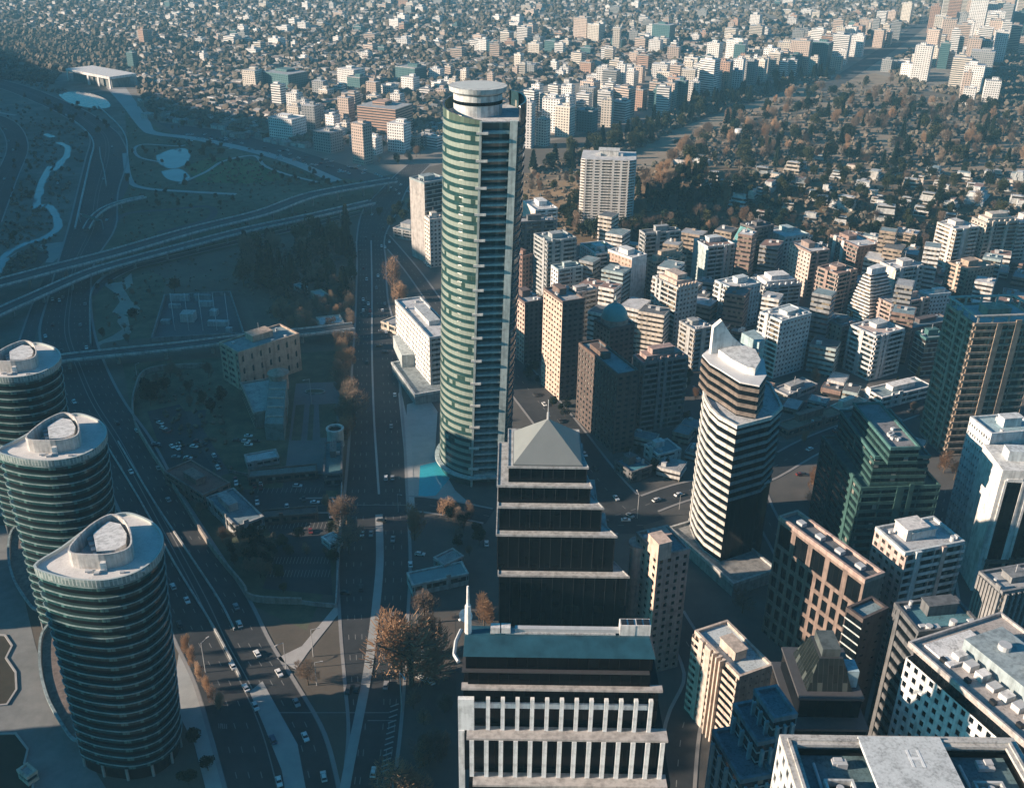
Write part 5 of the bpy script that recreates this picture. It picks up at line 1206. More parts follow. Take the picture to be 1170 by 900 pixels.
bridge('ramp_bridge','thin curved ramp bridge above the sunken highway lanes',[(98,262),(108,247),(122,237),(142,230),(166,225)],5.5,5,lanes=False)
# ---------------------------------------------------------------- hills
def terrain(name,x0,x1,y0,y1,n,f,m):
    mb=MB(); nx=int((x1-x0)/n); ny=int((y1-y0)/n)
    V=[(x0+i*n,y0+j*n,f(x0+i*n,y0+j*n)) for j in range(ny+1) for i in range(nx+1)]
    F=[(j*(nx+1)+i,j*(nx+1)+i+1,(j+1)*(nx+1)+i+1,(j+1)*(nx+1)+i) for j in range(ny) for i in range(nx)]
    me=bpy.data.meshes.new(name); me.from_pydata(V,[],F); me.materials.append(m)
    for p in me.polygons: p.use_smooth=True
    return tag(link(name,me),kind='structure')
hillm=ground_mat('hill_grass',[(.28,(.06,.042,.025)),(.5,(.17,.115,.065)),(.72,(.27,.19,.115))],.015,.1,.8)
def hh(x,y):
    h=hz(x,y); return h-.0 if h>0 else -1.0
terrain('hill',-230,860,690,1120,6,hh,hillm)
def ridge(x,y):
    b=[(300,-20),(420,-60),(520,-95),(760,-112),(1035,-150),(1240,-400),(1560,-760),(2100,-1150),(3200,-1500)]
    if y<=b[0][0]: xb=b[0][1]
    else:
        xb=b[-1][1]
        for (ya,xa),(yb,xb_) in zip(b,b[1:]):
            if ya<=y<=yb: xb=xa+(xb_-xa)*(y-ya)/(yb-ya); break
    h=215; xc=xb-h/.33
    s=max(0.0,1-abs(x-xc)/205.0); e=min(1,max(0,(y-250)/90)); q=s*s*(3-2*s)
    n=.5+.5*math.sin(x*.021+y*.013)*math.sin(y*.017-x*.008)
    return -2+(h*q*(.93+.14*n)+0)*e*(1 if y<2600 else max(0,1-(y-2600)/500))
terrain('hill',-1900,-400,210,3200,20,ridge,ground_mat('ridge_scrub',[(.3,(.04,.045,.03)),(.5,(.09,.08,.055)),(.7,(.15,.125,.09))],.01,.08,.8))
# ================================================================== trees
def crown_mesh(name,seed,lobes,n,ls,thin,m,cz=.62,rx=.33,rz=.36):
    r=random.Random(seed); L=[]
    for k in range(lobes):
        a=r.random()*6.283; e=r.uniform(.15,.75); L.append((math.cos(a)*rx*e,math.sin(a)*rx*e,cz+r.uniform(-.6,.7)*rz,r.uniform(.42,.66)))
    L.append((0,0,cz,.75)); V=[];F=[]
    for i in range(n):
        x0,y0,z0,s=r.choice(L)
        while 1:
            x,y,z=(r.uniform(-1,1) for _ in range(3)); d=x*x+y*y+z*z
            if d<1 and d>r.random()*.8: break
        p=Vector((x0+x*rx*s,y0+y*rx*s,z0+z*rz*s))
        if p.z<.12: continue
        if thin:
            d=Vector((x*.7+r.gauss(0,.3),y*.7+r.gauss(0,.3),.6+r.random()*.6)).normalized(); q=d.orthogonal().normalized(); w=ls*.22; l=ls*1.9
        else:
            d=Vector((r.gauss(0,1),r.gauss(0,1),r.gauss(0,.7))).normalized(); q=d.orthogonal().normalized(); w=ls*r.uniform(.6,1.1); l=ls*r.uniform(.7,1.2)
        b=len(V); V+=[tuple(p-d*l/2-q*w/2),tuple(p-d*l/2+q*w/2),tuple(p+d*l/2+q*w/2*.6),tuple(p+d*l/2-q*w/2*.6)]; F.append((b,b+1,b+2,b+3))
    me=bpy.data.meshes.new(name); me.from_pydata(V,[],F); me.materials.append(m); return me
def cone_crown(seed,n,ls,m):
    r=random.Random(seed); V=[];F=[]
    for i in range(n):
        t=r.random()**.7; z=1-.9*t; rad=.03+.19*t*(.75+.25*math.sin(z*42)); a=r.random()*6.283; rr=rad*math.sqrt(r.uniform(.25,1))
        p=Vector((rr*math.cos(a),rr*math.sin(a),z)); d=Vector((math.cos(a),math.sin(a),-.35+r.gauss(0,.25))).normalized(); q=d.orthogonal().normalized(); w=ls*.8; l=ls*1.3
        b=len(V); V+=[tuple(p-d*l/2-q*w/2),tuple(p-d*l/2+q*w/2),tuple(p+d*l/2+q*w/3),tuple(p+d*l/2-q*w/3)]; F.append((b,b+1,b+2,b+3))
    me=bpy.data.meshes.new('crown'); me.from_pydata(V,[],F); me.materials.append(m); return me
def trunk_mesh(seed,h,r0,branches,m):
    r=random.Random(seed); mb=MB(); mb.cyl(0,0,-.03,h*.5,r0,r0*.75,7,cap=False); mb.cyl(0,0,h*.5,h,r0*.75,r0*.3,7)
    for k in range(branches):
        z=h*r.uniform(.35,.9); a=r.random()*6.28; l=r.uniform(.12,.26); mb.bar((0,0,z),(math.cos(a)*l,math.sin(a)*l,z+l*r.uniform(.6,1.2)),r0*.3,n=5)
    return mb.mesh('trunk',m)
bark=plain('bark',(.10,.075,.055),.9)
LB=leafm('bare_twigs',(.12,.09,.07),(.27,.20,.15)); LO=leafm('russet_leaves',(.27,.165,.10),(.46,.31,.20)); LE=leafm('evergreen_leaves',(.012,.022,.014),(.04,.055,.03)); LG=leafm('olive_leaves',(.035,.042,.018),(.09,.09,.04))
PROTO={}
for k,cfg in {'bare':[('bare_tree',LB,1)],'russet':[('russet_tree',LO,0)],'ever':[('evergreen_tree',LE,0)],'olive':[('olive_tree',LG,0)]}.items():
    nm,m,_=cfg[0]; PROTO[k]=[]
    for s in range(3):
        cm_=crown_mesh('crown',hash((k,s))%1000+s if False else len(k)*31+s,7,{'bare':1000,'russet':1300,'ever':900,'olive':900}[k],{'bare':.05,'russet':.046,'ever':.062,'olive':.06}[k],k in('bare','russet'),m,.6 if k!='russet' else .54,.32 if k!='russet' else .25,.37 if k!='russet' else .44)
        PROTO[k].append((nm,trunk_mesh(s,.6,.022,5,bark),cm_))
PROTO['cone']=[('conifer_tree',trunk_mesh(9+s,.85,.018,0,bark),cone_crown(s,800,.06,LE)) for s in range(2)]
TREEN={'bare':0,'ever':0,'russet':0,'olive':0,'cone':0}
LAB={}
def tree(kind,p,h,label,group=None,wide=1.0):
    nm,tr,cr=R.choice(PROTO[kind]); TREEN[kind]+=1
    o=link(nm,tr,None,p,R.random()*6.28); s=h; o.scale=(s*wide,s*wide,s)
    tag(o,label,'tree',group); c=link('crown',cr,o); return o
def tree_px(kind,u,v,hp,label,group=None,wide=1.0):
    p=gt(u,v); z=p.z
    for k in range(200):
        z+=.4
        if proj((p.x,p.y,z))[1]<=v-hp: break
    return tree(kind,p,z-p.z,label,group,wide)
def inside(poly,x,y):
    r=False; j=len(poly)-1
    for i in range(len(poly)):
        if (poly[i][1]>y)!=(poly[j][1]>y) and x<(poly[j][0]-poly[i][0])*(y-poly[i][1])/(poly[j][1]-poly[i][1])+poly[i][0]: r=not r
        j=i
    return r
def rnd_in(poly):
    xs=[p[0] for p in poly]; ys=[p[1] for p in poly]
    for k in range(2000):
        u,v=R.uniform(min(xs),max(xs)),R.uniform(min(ys),max(ys))
        if inside(poly,u,v): return u,v
    return poly[0]
# footprints of everything built so far: nothing is planted inside them
FOOT=[]
def collect():
    bpy.context.view_layer.update()
    for o in bpy.data.objects:
        if o.parent is None and o.get('category') in ('tree','car','lamp','bridge','barrier','wall'): continue
        r=o
        while r.parent: r=r.parent
        if r.get('kind')=='structure' or r.get('category') in ('bridge','barrier','wall','tree',None): continue
        if o.type!='MESH' or o.parent is None: continue
        mw=o.matrix_world; b=[mw@Vector(c) for c in o.bound_box]
        FOOT.append((min(p.x for p in b),max(p.x for p in b),min(p.y for p in b),max(p.y for p in b)))
collect()
# merge to one box per thing would be too coarse; keep boxes of storeys etc. but only unique ones
FOOT=list({tuple(round(q) for q in f) for f in FOOT})
def blocked(x,y,r): return any(a-r<x<b+r and c-r<y<d+r for a,b,c,d in FOOT)
def scatter(poly,n,kinds,h,labels,group,sep=5,avoid=True):
    done=[]
    for k in range(n*6):
        if len(done)>=n: break
        u,v=rnd_in(poly); p=gt(u,v)
        if avoid and blocked(p.x,p.y,2.0): continue
        if any(dist(p,q)<sep for q in done): continue
        kd=R.choice(kinds); done.append(p); tree(kd,p,R.uniform(*h),labels[kd],group,R.uniform(.9,1.25))
solo=[
('russet',470,782,92,'tallest orange-brown tree beside the avenue near the columned block',1.45),('russet',458,772,70,'orange-brown tree just left of the tallest one by the columned block',1.2),('russet',457,755,58,'orange-brown tree leaning over the kerb beside the tallest avenue tree',1.0),
('bare',492,752,46,'dark bare tree between the tall orange tree and the columned block',1.2),('russet',497,775,30,'low russet tree by the round fountain',1.3),('bare',485,712,38,'dim bare tree behind the fountain near the long teal canopy',1.2),
('russet',553,716,40,'single orange tree between the columned block and black stepped tower',.9),('russet',452,908,48,'orange tree at the bottom edge beside the hatched road marking',1.3),('russet',478,905,30,'smaller orange tree at the bottom edge left of the columned block',1.3),
('bare',490,872,38,'brown tree on the dark footway beside the white columns',1.2),('russet',474,617,40,'orange street tree by the crossing below the pale plaza',.9),('russet',512,590,26,'low orange tree in front of the tall curved tower podium',1.3),
('bare',397,604,42,'brown tree over the parked vans beside the avenue',1.3),('bare',399,632,40,'brown tree over the avenue wall near the pale cabin',1.4),('bare',405,485,52,'large brown tree beside the avenue next to the paved court',1.1),
('russet',400,398,26,'orange tree at the end of the straight road bridge',1.3),('russet',449,336,44,'bright orange tree at the avenue fork',1.0),('russet',457,345,28,'smaller orange tree behind the bright one at the avenue fork',1.1),
('russet',930,562,30,'orange tree in the dark street behind the terraced green block',1.0),('russet',926,575,18,'low orange tree in the dark street near the terraced green block',1.2),('bare',985,842,24,'small red-brown tree between black lantern tower and helipad roof',1.0),
('bare',848,700,26,'brown tree at the foot of the pinkish grid slab',1.2),('russet',1078,540,24,'russet tree at the foot of the brown balcony tower',1.2),('bare',1090,548,22,'brown tree between the brown balcony tower and dotted white block',1.2),
('ever',155,366,16,'dark round tree beside the zigzag footpath',1.4),('ever',200,336,18,'dark round tree at the corner of the substation wall',1.3),('ever',385,504,22,'dark tree in the corner of the paved court',1.2),('bare',352,782,26,'small bare tree on the corner verge below the junction',1.2)]
for kd,u,v,hp,lb,w in solo: tree_px(kd,u,v,hp,lb,None,w)
for k,(u,v) in enumerate(((214,748),(221,762),(229,779),(237,790),(244,803),(252,812))): tree_px('russet',u,v,22,'thin russet tree in the row on the verge between highway and nearest oval tower','verge trees',.8)
for u,v in ((224,848),(238,880),(216,895)): tree_px('ever',u,v,16,'dark round tree on the pavement beside the nearest oval tower','pavement trees',1.4)
mix={'bare':'brown leafless tree in the dark wood between overpass and straight bridge','ever':'dark broad evergreen in the wood between overpass and straight bridge','cone':'tall dark conifer in the wood between overpass and straight bridge','russet':'orange-tinted tree in the wood near the avenue'}
scatter([(268,335),(285,285),(400,258),(404,345),(300,350)],80,['olive','cone','cone','bare','cone'],(13,25),dict(mix,olive='dark olive broad tree in the wood between overpass and straight bridge'),'wood by the avenue',4)
scatter([(310,345),(402,338),(402,378),(350,384),(315,372)],44,['russet','bare','bare'],(9,15),mix,'wood by the avenue',4)
scatter([(165,435),(240,425),(262,470),(240,478),(200,458),(170,470)],14,['ever','bare'],(8,13),{'ever':'dark evergreen on the lawn inside the curved sound wall','bare':'bare tree on the lawn inside the curved sound wall'},'lawn trees',5)
scatter([(215,570),(240,565),(262,612),(322,622),(300,670),(262,640)],18,['bare','bare','ever'],(6,11),{'bare':'dim brown tree between sound wall and parking yard','ever':'dark tree between sound wall and parking yard'},'yard trees',4)
scatter([(386,400),(402,400),(396,560),(388,560)],14,['bare','russet'],(11,16),{'bare':'bare street tree in the row along the avenue edge','russet':'russet street tree in the row along the avenue edge'},'avenue trees',7)
scatter([(592,198),(660,182),(662,225),(600,238)],16,['bare','russet','olive'],(7,12),{'bare':'brown bush-like tree on the grassy hill top','russet':'russet tree on the grassy hill top','olive':'olive tree on the grassy hill top'},'hill top trees',7)
hm={'cone':'dark conifer in the shaded wood on the hillside','olive':'olive green tree in the shaded wood on the hillside','ever':'dark evergreen in the shaded wood on the hillside','bare':'bare tree in the shaded wood on the hillside','russet':'orange tree standing out in the shaded hillside wood'}
scatter([(640,250),(662,232),(664,262),(780,262),(795,272),(720,288),(655,268)],80,['ever','cone','olive','bare'],(11,18),hm,'hillside wood',4)
scatter([(725,205),(790,190),(850,212),(850,262),(780,272),(728,245)],80,['ever','cone','bare','olive','russet'],(11,18),hm,'hillside wood',4)
vm={'ever':'dark evergreen between the hillside villas','bare':'bare tree between the hillside villas','russet':'orange tree between the hillside villas','olive':'olive green tree between the hillside villas'}
scatter([(840,190),(1172,196),(1172,262),(1060,262),(980,272),(850,262)],140,['ever','olive','ever','bare','olive','ever'],(9,15),vm,'trees between the villas',6)
gm_={'cone':'dark conifer on the dry golf course','bare':'brown leafless tree on the dry golf course','ever':'dark evergreen on the dry golf course','olive':'olive tree on the dry golf course','russet':'russet tree on the dry golf course'}
scatter([(745,192),(800,150),(895,112),(960,93),(1028,95),(1045,110),(1172,130),(1172,190),(1000,192)],240,['bare','bare','russet','ever','olive','cone'],(12,24),gm_,'golf course trees',9)
scatter([(592,200),(640,182),(710,155),(800,114),(850,101),(900,91),(950,80),(955,88),(900,105),(850,120),(800,136),(720,176),(640,200)],90,['cone','cone','olive'],(15,24),{'olive':'dark olive tree in the belt along the golf course edge','cone':'tall dark evergreen in the belt along the golf course edge'},'golf belt trees',8)
scatter([(150,172),(215,165),(330,190),(400,212),(300,214),(170,214)],22,['olive','ever'],(5,9),{'olive':'small green tree in the park round the ponds','ever':'dark tree in the park round the ponds'},'park trees',7)
scatter([(405,165),(500,150),(500,186),(420,190)],18,['ever','bare'],(8,14),{'ever':'dark tree at the foot of the pink and white slabs','bare':'bare tree at the foot of the pink and white slabs'},'slab garden trees',8)
scatter([(430,250),(470,230),(472,262),(445,266)],6,['ever'],(9,14),{'ever':'dark tree beside the avenue bend'},'bend trees',6)
scatter([(1060,480),(1090,525),(1040,470),(1010,455)],4,['bare'],(6,9),{'bare':'small bare street tree by the market hall'},'market trees',6)
scatter([(700,560),(780,535),(760,500),(715,520)],5,['ever'],(6,9),{'ever':'dark tree round the small white villa'},'villa trees',5)

def near_road(x,y,pad,lines=None):
    for l,w in (ROADS if lines is None else lines):
        for a,b in zip(l,l[1:]):
            dx,dy=b[0]-a[0],b[1]-a[1]; q=dx*dx+dy*dy or 1; t_=max(0,min(1,((x-a[0])*dx+(y-a[1])*dy)/q))
            if math.hypot(x-a[0]-t_*dx,y-a[1]-t_*dy)<w/2+pad: return True
    return False
for l,w,L,Rr,z in KERB:
    oth=[q for q in ROADS if q[0] is not l]
    for E in (L,Rr):
        E=resample(E,2.5); run=[]
        for p in E+[None]:
            if p is not None and not near_road(p[0],p[1],.6,oth): run.append(p)
            else:
                if len(run)>2: a_,b_=side(run,1.3); ribbon('kerb',a_,b_,kerbm,z+.12)
                run=[]
# low street buildings between the towers
LOWC=[('white',(.64,.63,.61)),('white',(.64,.63,.61)),('cream',(.58,.53,.47)),('grey',(.30,.31,.32)),('tan',(.36,.29,.23)),('brick',(.26,.18,.15)),('pale teal',(.34,.42,.43))]
LOWR=[('grey',ROOFG),('dark',ROOFD),('teal',ROOFT),('pale',ROOFW),('red-brown',ROOFR)]
def fill_low(poly,n,hts,where,group,size=(8,19),rot=-28):
    k=0
    for q in range(n*14):
        if k>=n: break
        u,v=rnd_in(poly); p=gt(u,v); w,d=R.uniform(*size),R.uniform(size[0],size[1]*.7); r=max(w,d)*.5
        if blocked(p.x,p.y,r*.75) or near_road(p.x,p.y,r+1): continue
        H=R.uniform(*hts); (cn,cc_),(rn,rm_)=R.choice(LOWC),R.choice(LOWR); rz=math.radians(rot+R.choice((0,90))+R.uniform(-4,4))
        t=thing('low_building','%s low building with %s flat roof %s'%(cn,rn,where),'building',tuple(p),rz,group)
        P=[(-w/2,-d/2),(w/2,-d/2),(w/2,d/2),(-w/2,d/2)]; nf=max(1,round(H/3.3))
        mb=MB(); mb.prism(P,-3,H-.2); mb.obj('glazing',GLN,t); me=MB(); me.ring(offs(P,.25),offs(P,-.05),0,H/nf*.55); me=me.mesh('floor_band',wall(cc_))
        for j in range(nf): link('floor_band',me,t,(0,0,j*H/nf+.02+(H/nf*.45)))
        mb=MB(); mb.prism(offs(P,-.3),H-.3,H-.02); mb.obj('roof',rm_,t)
        for j in range(R.randint(0,3)): mb=MB(); mb.box(R.uniform(-.35,.35)*w,R.uniform(-.3,.3)*d,H-.05,R.uniform(1.2,3.2),R.uniform(1.2,2.4),R.uniform(.9,2.4)); mb.obj('roof_hut',R.choice((METAL,WHITE,wall(cc_))),t)
        FOOT.append((p.x-r*.8,p.x+r*.8,p.y-r*.8,p.y+r*.8)); k+=1
fill_low([(600,300),(700,285),(860,300),(1170,285),(1170,340),(1060,400),(1040,450),(860,420),(790,470),(740,480),(610,430)],75,(4,12),'between the apartment towers','low buildings between towers')
fill_low([(720,272),(800,272),(1000,268),(1170,262),(1170,290),(1000,300),(800,300)],30,(4,10),'at the foot of the hillside','low buildings at the hill foot')
fill_low([(860,430),(1000,440),(1070,470),(1060,520),(930,520),(850,540)],14,(3.5,7),'around the cleared lot','low buildings round the lot')
fill_low([(690,500),(800,480),(800,590),(740,600)],7,(4,8),'beside the small white villa','low buildings by the villa')
fill_low([(1075,560),(1130,540),(1120,640),(1080,680)],4,(4,8),'in the street beside the dotted white block','low buildings in the side street',(7,12))
sm={'cone':'dark conifer between the apartment towers','olive':'olive green street tree between the apartment towers','ever':'dark evergreen street tree between the apartment towers','bare':'bare street tree between the apartment towers','russet':'russet street tree between the apartment towers'}
scatter([(600,300),(700,285),(860,300),(1170,285),(1170,345),(1060,420),(1060,500),(860,520),(790,500),(740,500),(610,440)],120,['ever','cone','bare','olive','russet'],(6,11),sm,'trees between the towers',5)
fm={'cone':'dark conifer at the foot of the hillside','ever':'dark evergreen at the foot of the hillside','bare':'bare tree at the foot of the hillside'}
scatter([(660,265),(800,268),(1000,262),(1170,255),(1170,288),(1000,298),(800,298),(700,288)],90,['ever','cone','bare'],(8,13),fm,'hill foot trees',5)
cm_l={'ever':'dark tree beside the junction roads','bare':'bare tree beside the junction roads'}
scatter([(110,330),(180,300),(280,280),(200,320),(170,400),(110,395)],12,['ever','bare'],(4,8),cm_l,'junction trees',8)

fill_low([(600,305),(700,290),(860,305),(1060,300),(1060,400),(1030,440),(900,430),(800,440),(740,430),(640,380)],26,(17,34),'filling a gap between the taller apartment towers','mid-height blocks between towers',(13,19))
fill_low([(1060,270),(1170,262),(1170,345),(1090,345)],7,(12,24),'near the picture edge below the hillside houses','mid-height blocks at the edge',(12,18))
wallline('yard_boundary',cl([(393,428),(392,480),(391,545),(389,600),(387,640),(384,694)]),.6,2.4,wall((.36,.37,.37)),0,'long straight pale wall between the avenue verge and the parking yard','wall')
wallline('yard_fence',cl([(345,690),(360,692),(384,694)]),.5,2.0,wall((.3,.3,.3)),0,'short wall closing the parking yard at its near corner','wall')
wallline('garden_fence',cl([(262,540),(290,545),(322,547)]),.4,1.8,wall((.25,.22,.2)),0,'low wall behind the white-roofed car shelter','wall')
wallline('slope_wall',cl([(104,395),(103,360),(105,335),(118,318),(140,306)]),.8,2.0,wall((.34,.34,.33)),0,'pale curved wall between highway and zigzag footpath lawn','wall')
wallline('river_wall',cl([(86,262),(94,225),(103,185),(107,165),(98,150),(75,132)]),1.4,1.6,wall((.52,.52,.51)),0,'long pale parapet along the river side of the highway','wall')
wallline('ramp_wall',cl([(146,180),(144,158),(134,142),(112,122)]),1.2,1.6,wall((.52,.52,.51)),0,'pale parapet curving along the park side of the highway','wall')
wallline('trench_wall',cl([(122,215),(119,196),(115,180),(114,170)]),1.0,2.2,wall((.4,.4,.39)),0,'short pale wall between sunken lanes beyond the thin ramp bridge','wall')
for (ua,va),(ub,vb),n in (((300,600),(372,600),16),((305,640),(375,640),18),((306,655),(376,655),18),((290,560),(365,560),14)):
    mb=MB()
    for k in range(n+1):
        s=k/n; a=at(ua+(ub-ua)*s,va+(vb-va)*s,0); mb.box(a.x,a.y,.06,.25,5,.02)
    struct('bay_marking',mb,plain('bay_paint',(.22,.22,.215),.8))

lm={'olive':'dark green tree beside the river and highway','ever':'dark evergreen beside the river and highway'}
scatter([(60,110),(110,128),(128,150),(96,160),(60,130),(20,112)],26,['olive','ever'],(5,10),lm,'highway trees',6)
scatter([(16,160),(56,158),(40,240),(4,290),(4,230)],22,['olive'],(3,7),lm,'highway trees',6)
pm={'olive':'small green tree on the slope between the ponds and the long road','bare':'bare tree on the slope between the ponds and the long road'}
scatter([(176,112),(205,118),(235,150),(190,150),(172,135)],30,['bare','olive'],(5,10),pm,'slope trees',6)
scatter([(185,160),(250,165),(350,195),(420,213),(340,215),(250,188)],40,['olive','olive','bare'],(4,8),pm,'slope trees',5)
scatter([(142,180),(160,215),(270,228),(330,222),(240,240),(150,235)],22,['olive'],(3,7),{'olive':'small green tree on the grass inside the motorway loops'},'loop trees',7)
fm2={'bare':'bare tree on the dark forecourt beside the white columned block','russet':'russet tree on the dark forecourt beside the white columned block'}
scatter([(472,800),(520,790),(520,900),(462,900)],7,['bare','russet'],(7,11),fm2,'forecourt trees',5)
sm2={'bare':'bare tree on the dark lawn behind the long canopy','ever':'dark tree on the dark lawn behind the long canopy'}
scatter([(490,595),(545,590),(550,640),(500,628)],9,['bare','ever'],(6,10),sm2,'canopy lawn trees',5)
scatter([(600,395),(625,430),(660,475),(640,480),(600,430)],8,['ever','bare'],(6,9),{'ever':'dark street tree below the long lit pink slab','bare':'bare street tree below the long lit pink slab'},'slab street trees',5)

fill_low([(600,310),(700,295),(860,310),(1060,305),(1060,400),(1030,430),(900,420),(800,430),(740,420),(640,370)],10,(34,46),'rising slim between the other apartment towers','slim blocks between towers',(11,14))
scatter([(390,380),(405,376),(402,520),(390,520)],9,['russet','bare'],(9,13),{'bare':'bare tree on the soil strip along the avenue','russet':'russet tree on the soil strip along the avenue'},'strip trees',6)
scatter([(270,590),(385,560),(384,690),(300,680)],14,['russet','olive'],(5,9),{'olive':'dark tree among the parking bays','russet':'russet tree among the parking bays'},'parking trees',6)
# ================================================================== cars, lamps, small things
carm=[plain('car_paint',c,.3,0,.03) for c in ((.75,.76,.76),(.62,.63,.63),(.30,.31,.32),(.04,.042,.045),(.16,.03,.025),(.05,.09,.16))]
cgl=plain('car_glass',(.012,.015,.018),.1); tyre=plain('tyre',(.015,.015,.015),.9); lampm=plain('car_lamp',(.55,.50,.42),.2); tailm=plain('tail_lamp',(.30,.02,.015),.3)
def car_meshes(m,L=4.5,W=1.85,hatch=0.0):
    mb=MB(); prof=[(-L/2,.35),(L/2,.35),(L/2,.72),(L/2-.25,.86),(L/2-1.15,.95),(L/2-1.15,.95),(-L/2+.55,1.0),(-L/2+.05,.92)]
    s=W/2
    mb.face([(x,-s,z) for x,z in prof]); mb.face([(x,s,z) for x,z in prof][::-1])
    for i in range(len(prof)): (x0,z0),(x1,z1)=prof[i],prof[(i+1)%len(prof)]; mb.face([(x0,s,z0),(x1,s,z1),(x1,-s,z1),(x0,-s,z0)])
    body_=mb.mesh('car_body',m)
    c=MB(); a,b=L/2-1.25,-L/2+.5-hatch*.3; ta,tb=L/2-1.95,-L/2+1.1-hatch*.4
    B=[(b,-s+.06),(a,-s+.06),(a,s-.06),(b,s-.06)]; T=[(tb,-s+.26),(ta,-s+.26),(ta,s-.26),(tb,s-.26)]
    for i in range(4): j=(i+1)%4; c.face([(*B[i],.93),(*B[j],.93),(*T[j],1.44),(*T[i],1.44)])
    win=c.mesh('windows',cgl)
    r=MB(); r.prism([(x*.985,y*1.02) for x,y in T],1.435,1.48); rf=r.mesh('roof',m)
    w=MB()
    for k in range(10):
        a0,a1=2*math.pi*k/10,2*math.pi*(k+1)/10
        w.face([(.32*math.cos(a0),-.1,.32*math.sin(a0)),(.32*math.cos(a1),-.1,.32*math.sin(a1)),(.32*math.cos(a1),.1,.32*math.sin(a1)),(.32*math.cos(a0),.1,.32*math.sin(a0))])
    for y in (-.1,.1): w.face([(.32*math.cos(2*math.pi*k/10),y,.32*math.sin(2*math.pi*k/10)) for k in range(10)])
    h=MB(); h.box(0,0,-.07,.06,.4,.14)
    return body_,win,rf,w.mesh('wheel',tyre),h.mesh('headlight',lampm),h.mesh('tail_light',tailm)
CM=[(car_meshes(m,4.4+.2*(i%2),1.85,i%2)) for i,m in enumerate(carm)]
CN=['white','light grey','grey','black','red','blue']
def car(x,y,rz,ci,label,group,near=False,z=.1):
    b,w,r,wh,hl,tl=CM[ci]; o=link('car',b,None,(x,y,z),rz); tag(o,label,'car',group)
    link('windows',w,o); link('roof',r,o)
    if near:
        for sx in (1.35,-1.35):
            for sy in (.86,-.86): link('wheel',wh,o,(sx,sy,.33))
        for sy in (.6,-.6): link('headlight',hl,o,(2.22,sy,.66)); link('tail_light',tl,o,(-2.22,sy,.74))
    return o
def dirof(u,v,du,dv): a=at(u,v,0);b=at(u+du,v+dv,0); return math.atan2(b.y-a.y,b.x-a.x)
near_cars=[(294,748,18,30,0,'white car passing the kink in the highway, front of the lit strip'),(319,770,18,30,0,'white car nearest the pale corner kerb of the junction'),(266,762,18,30,0,'white car hugging the highway median above the pale island'),(281,787,18,30,0,'white car beside the tip of the pale traffic island'),(292,808,16,32,1,'larger silver car beside the pale traffic island'),(339,804,16,32,2,'dim grey car on the far side of the pale traffic island'),(349,843,14,32,0,'white car on the carriageway beyond the pale traffic island'),(312,846,14,32,5,'teal-tinted blue car on the near carriageway'),(319,894,8,32,0,'white car at the bottom edge on the near carriageway'),(370,888,6,32,1,'silver car at the bottom edge on the far carriageway'),(427,883,-6,30,1,'light car beside the hatched marking of the avenue'),(441,784,-5,30,2,'grey car in the lit stretch of the avenue'),(398,789,-8,28,3,'small dark car behind the pale median strip'),(408,788,-8,28,3,'black car beside another dark one by the median strip'),(214,687,14,30,0,'white car on the dark highway near the median barriers'),(270,694,14,30,2,'grey car on the far lanes of the dark highway'),(449,617,-2,20,2,'grey car on the avenue just past the crossing'),(414,611,-2,20,1,'light car, one of a pair at the avenue stop'),(424,611,-2,20,2,'grey car, other of the pair at the avenue stop'),(436,596,20,4,3,'dark car turning at the crossing'),(556,622,1,20,0,'white car standing beside the black stepped tower'),(482,776,10,6,0,'white van parked by the fountain'),(492,779,8,10,0,'white car parked beside the fountain van'),(469,646,2,20,0,'white car parked at the end of the long canopy'),(480,634,20,2,1,'light car parked behind the long canopy'),(395,678,20,2,3,'dark car in the shaded avenue lanes')]
for u,v,du,dv,ci,lb in near_cars:
    p=at(u,v,0); car(p.x,p.y,dirof(u,v,du,dv)+(math.pi if R.random()<.5 else 0),ci,lb,'cars in traffic',True,.13)
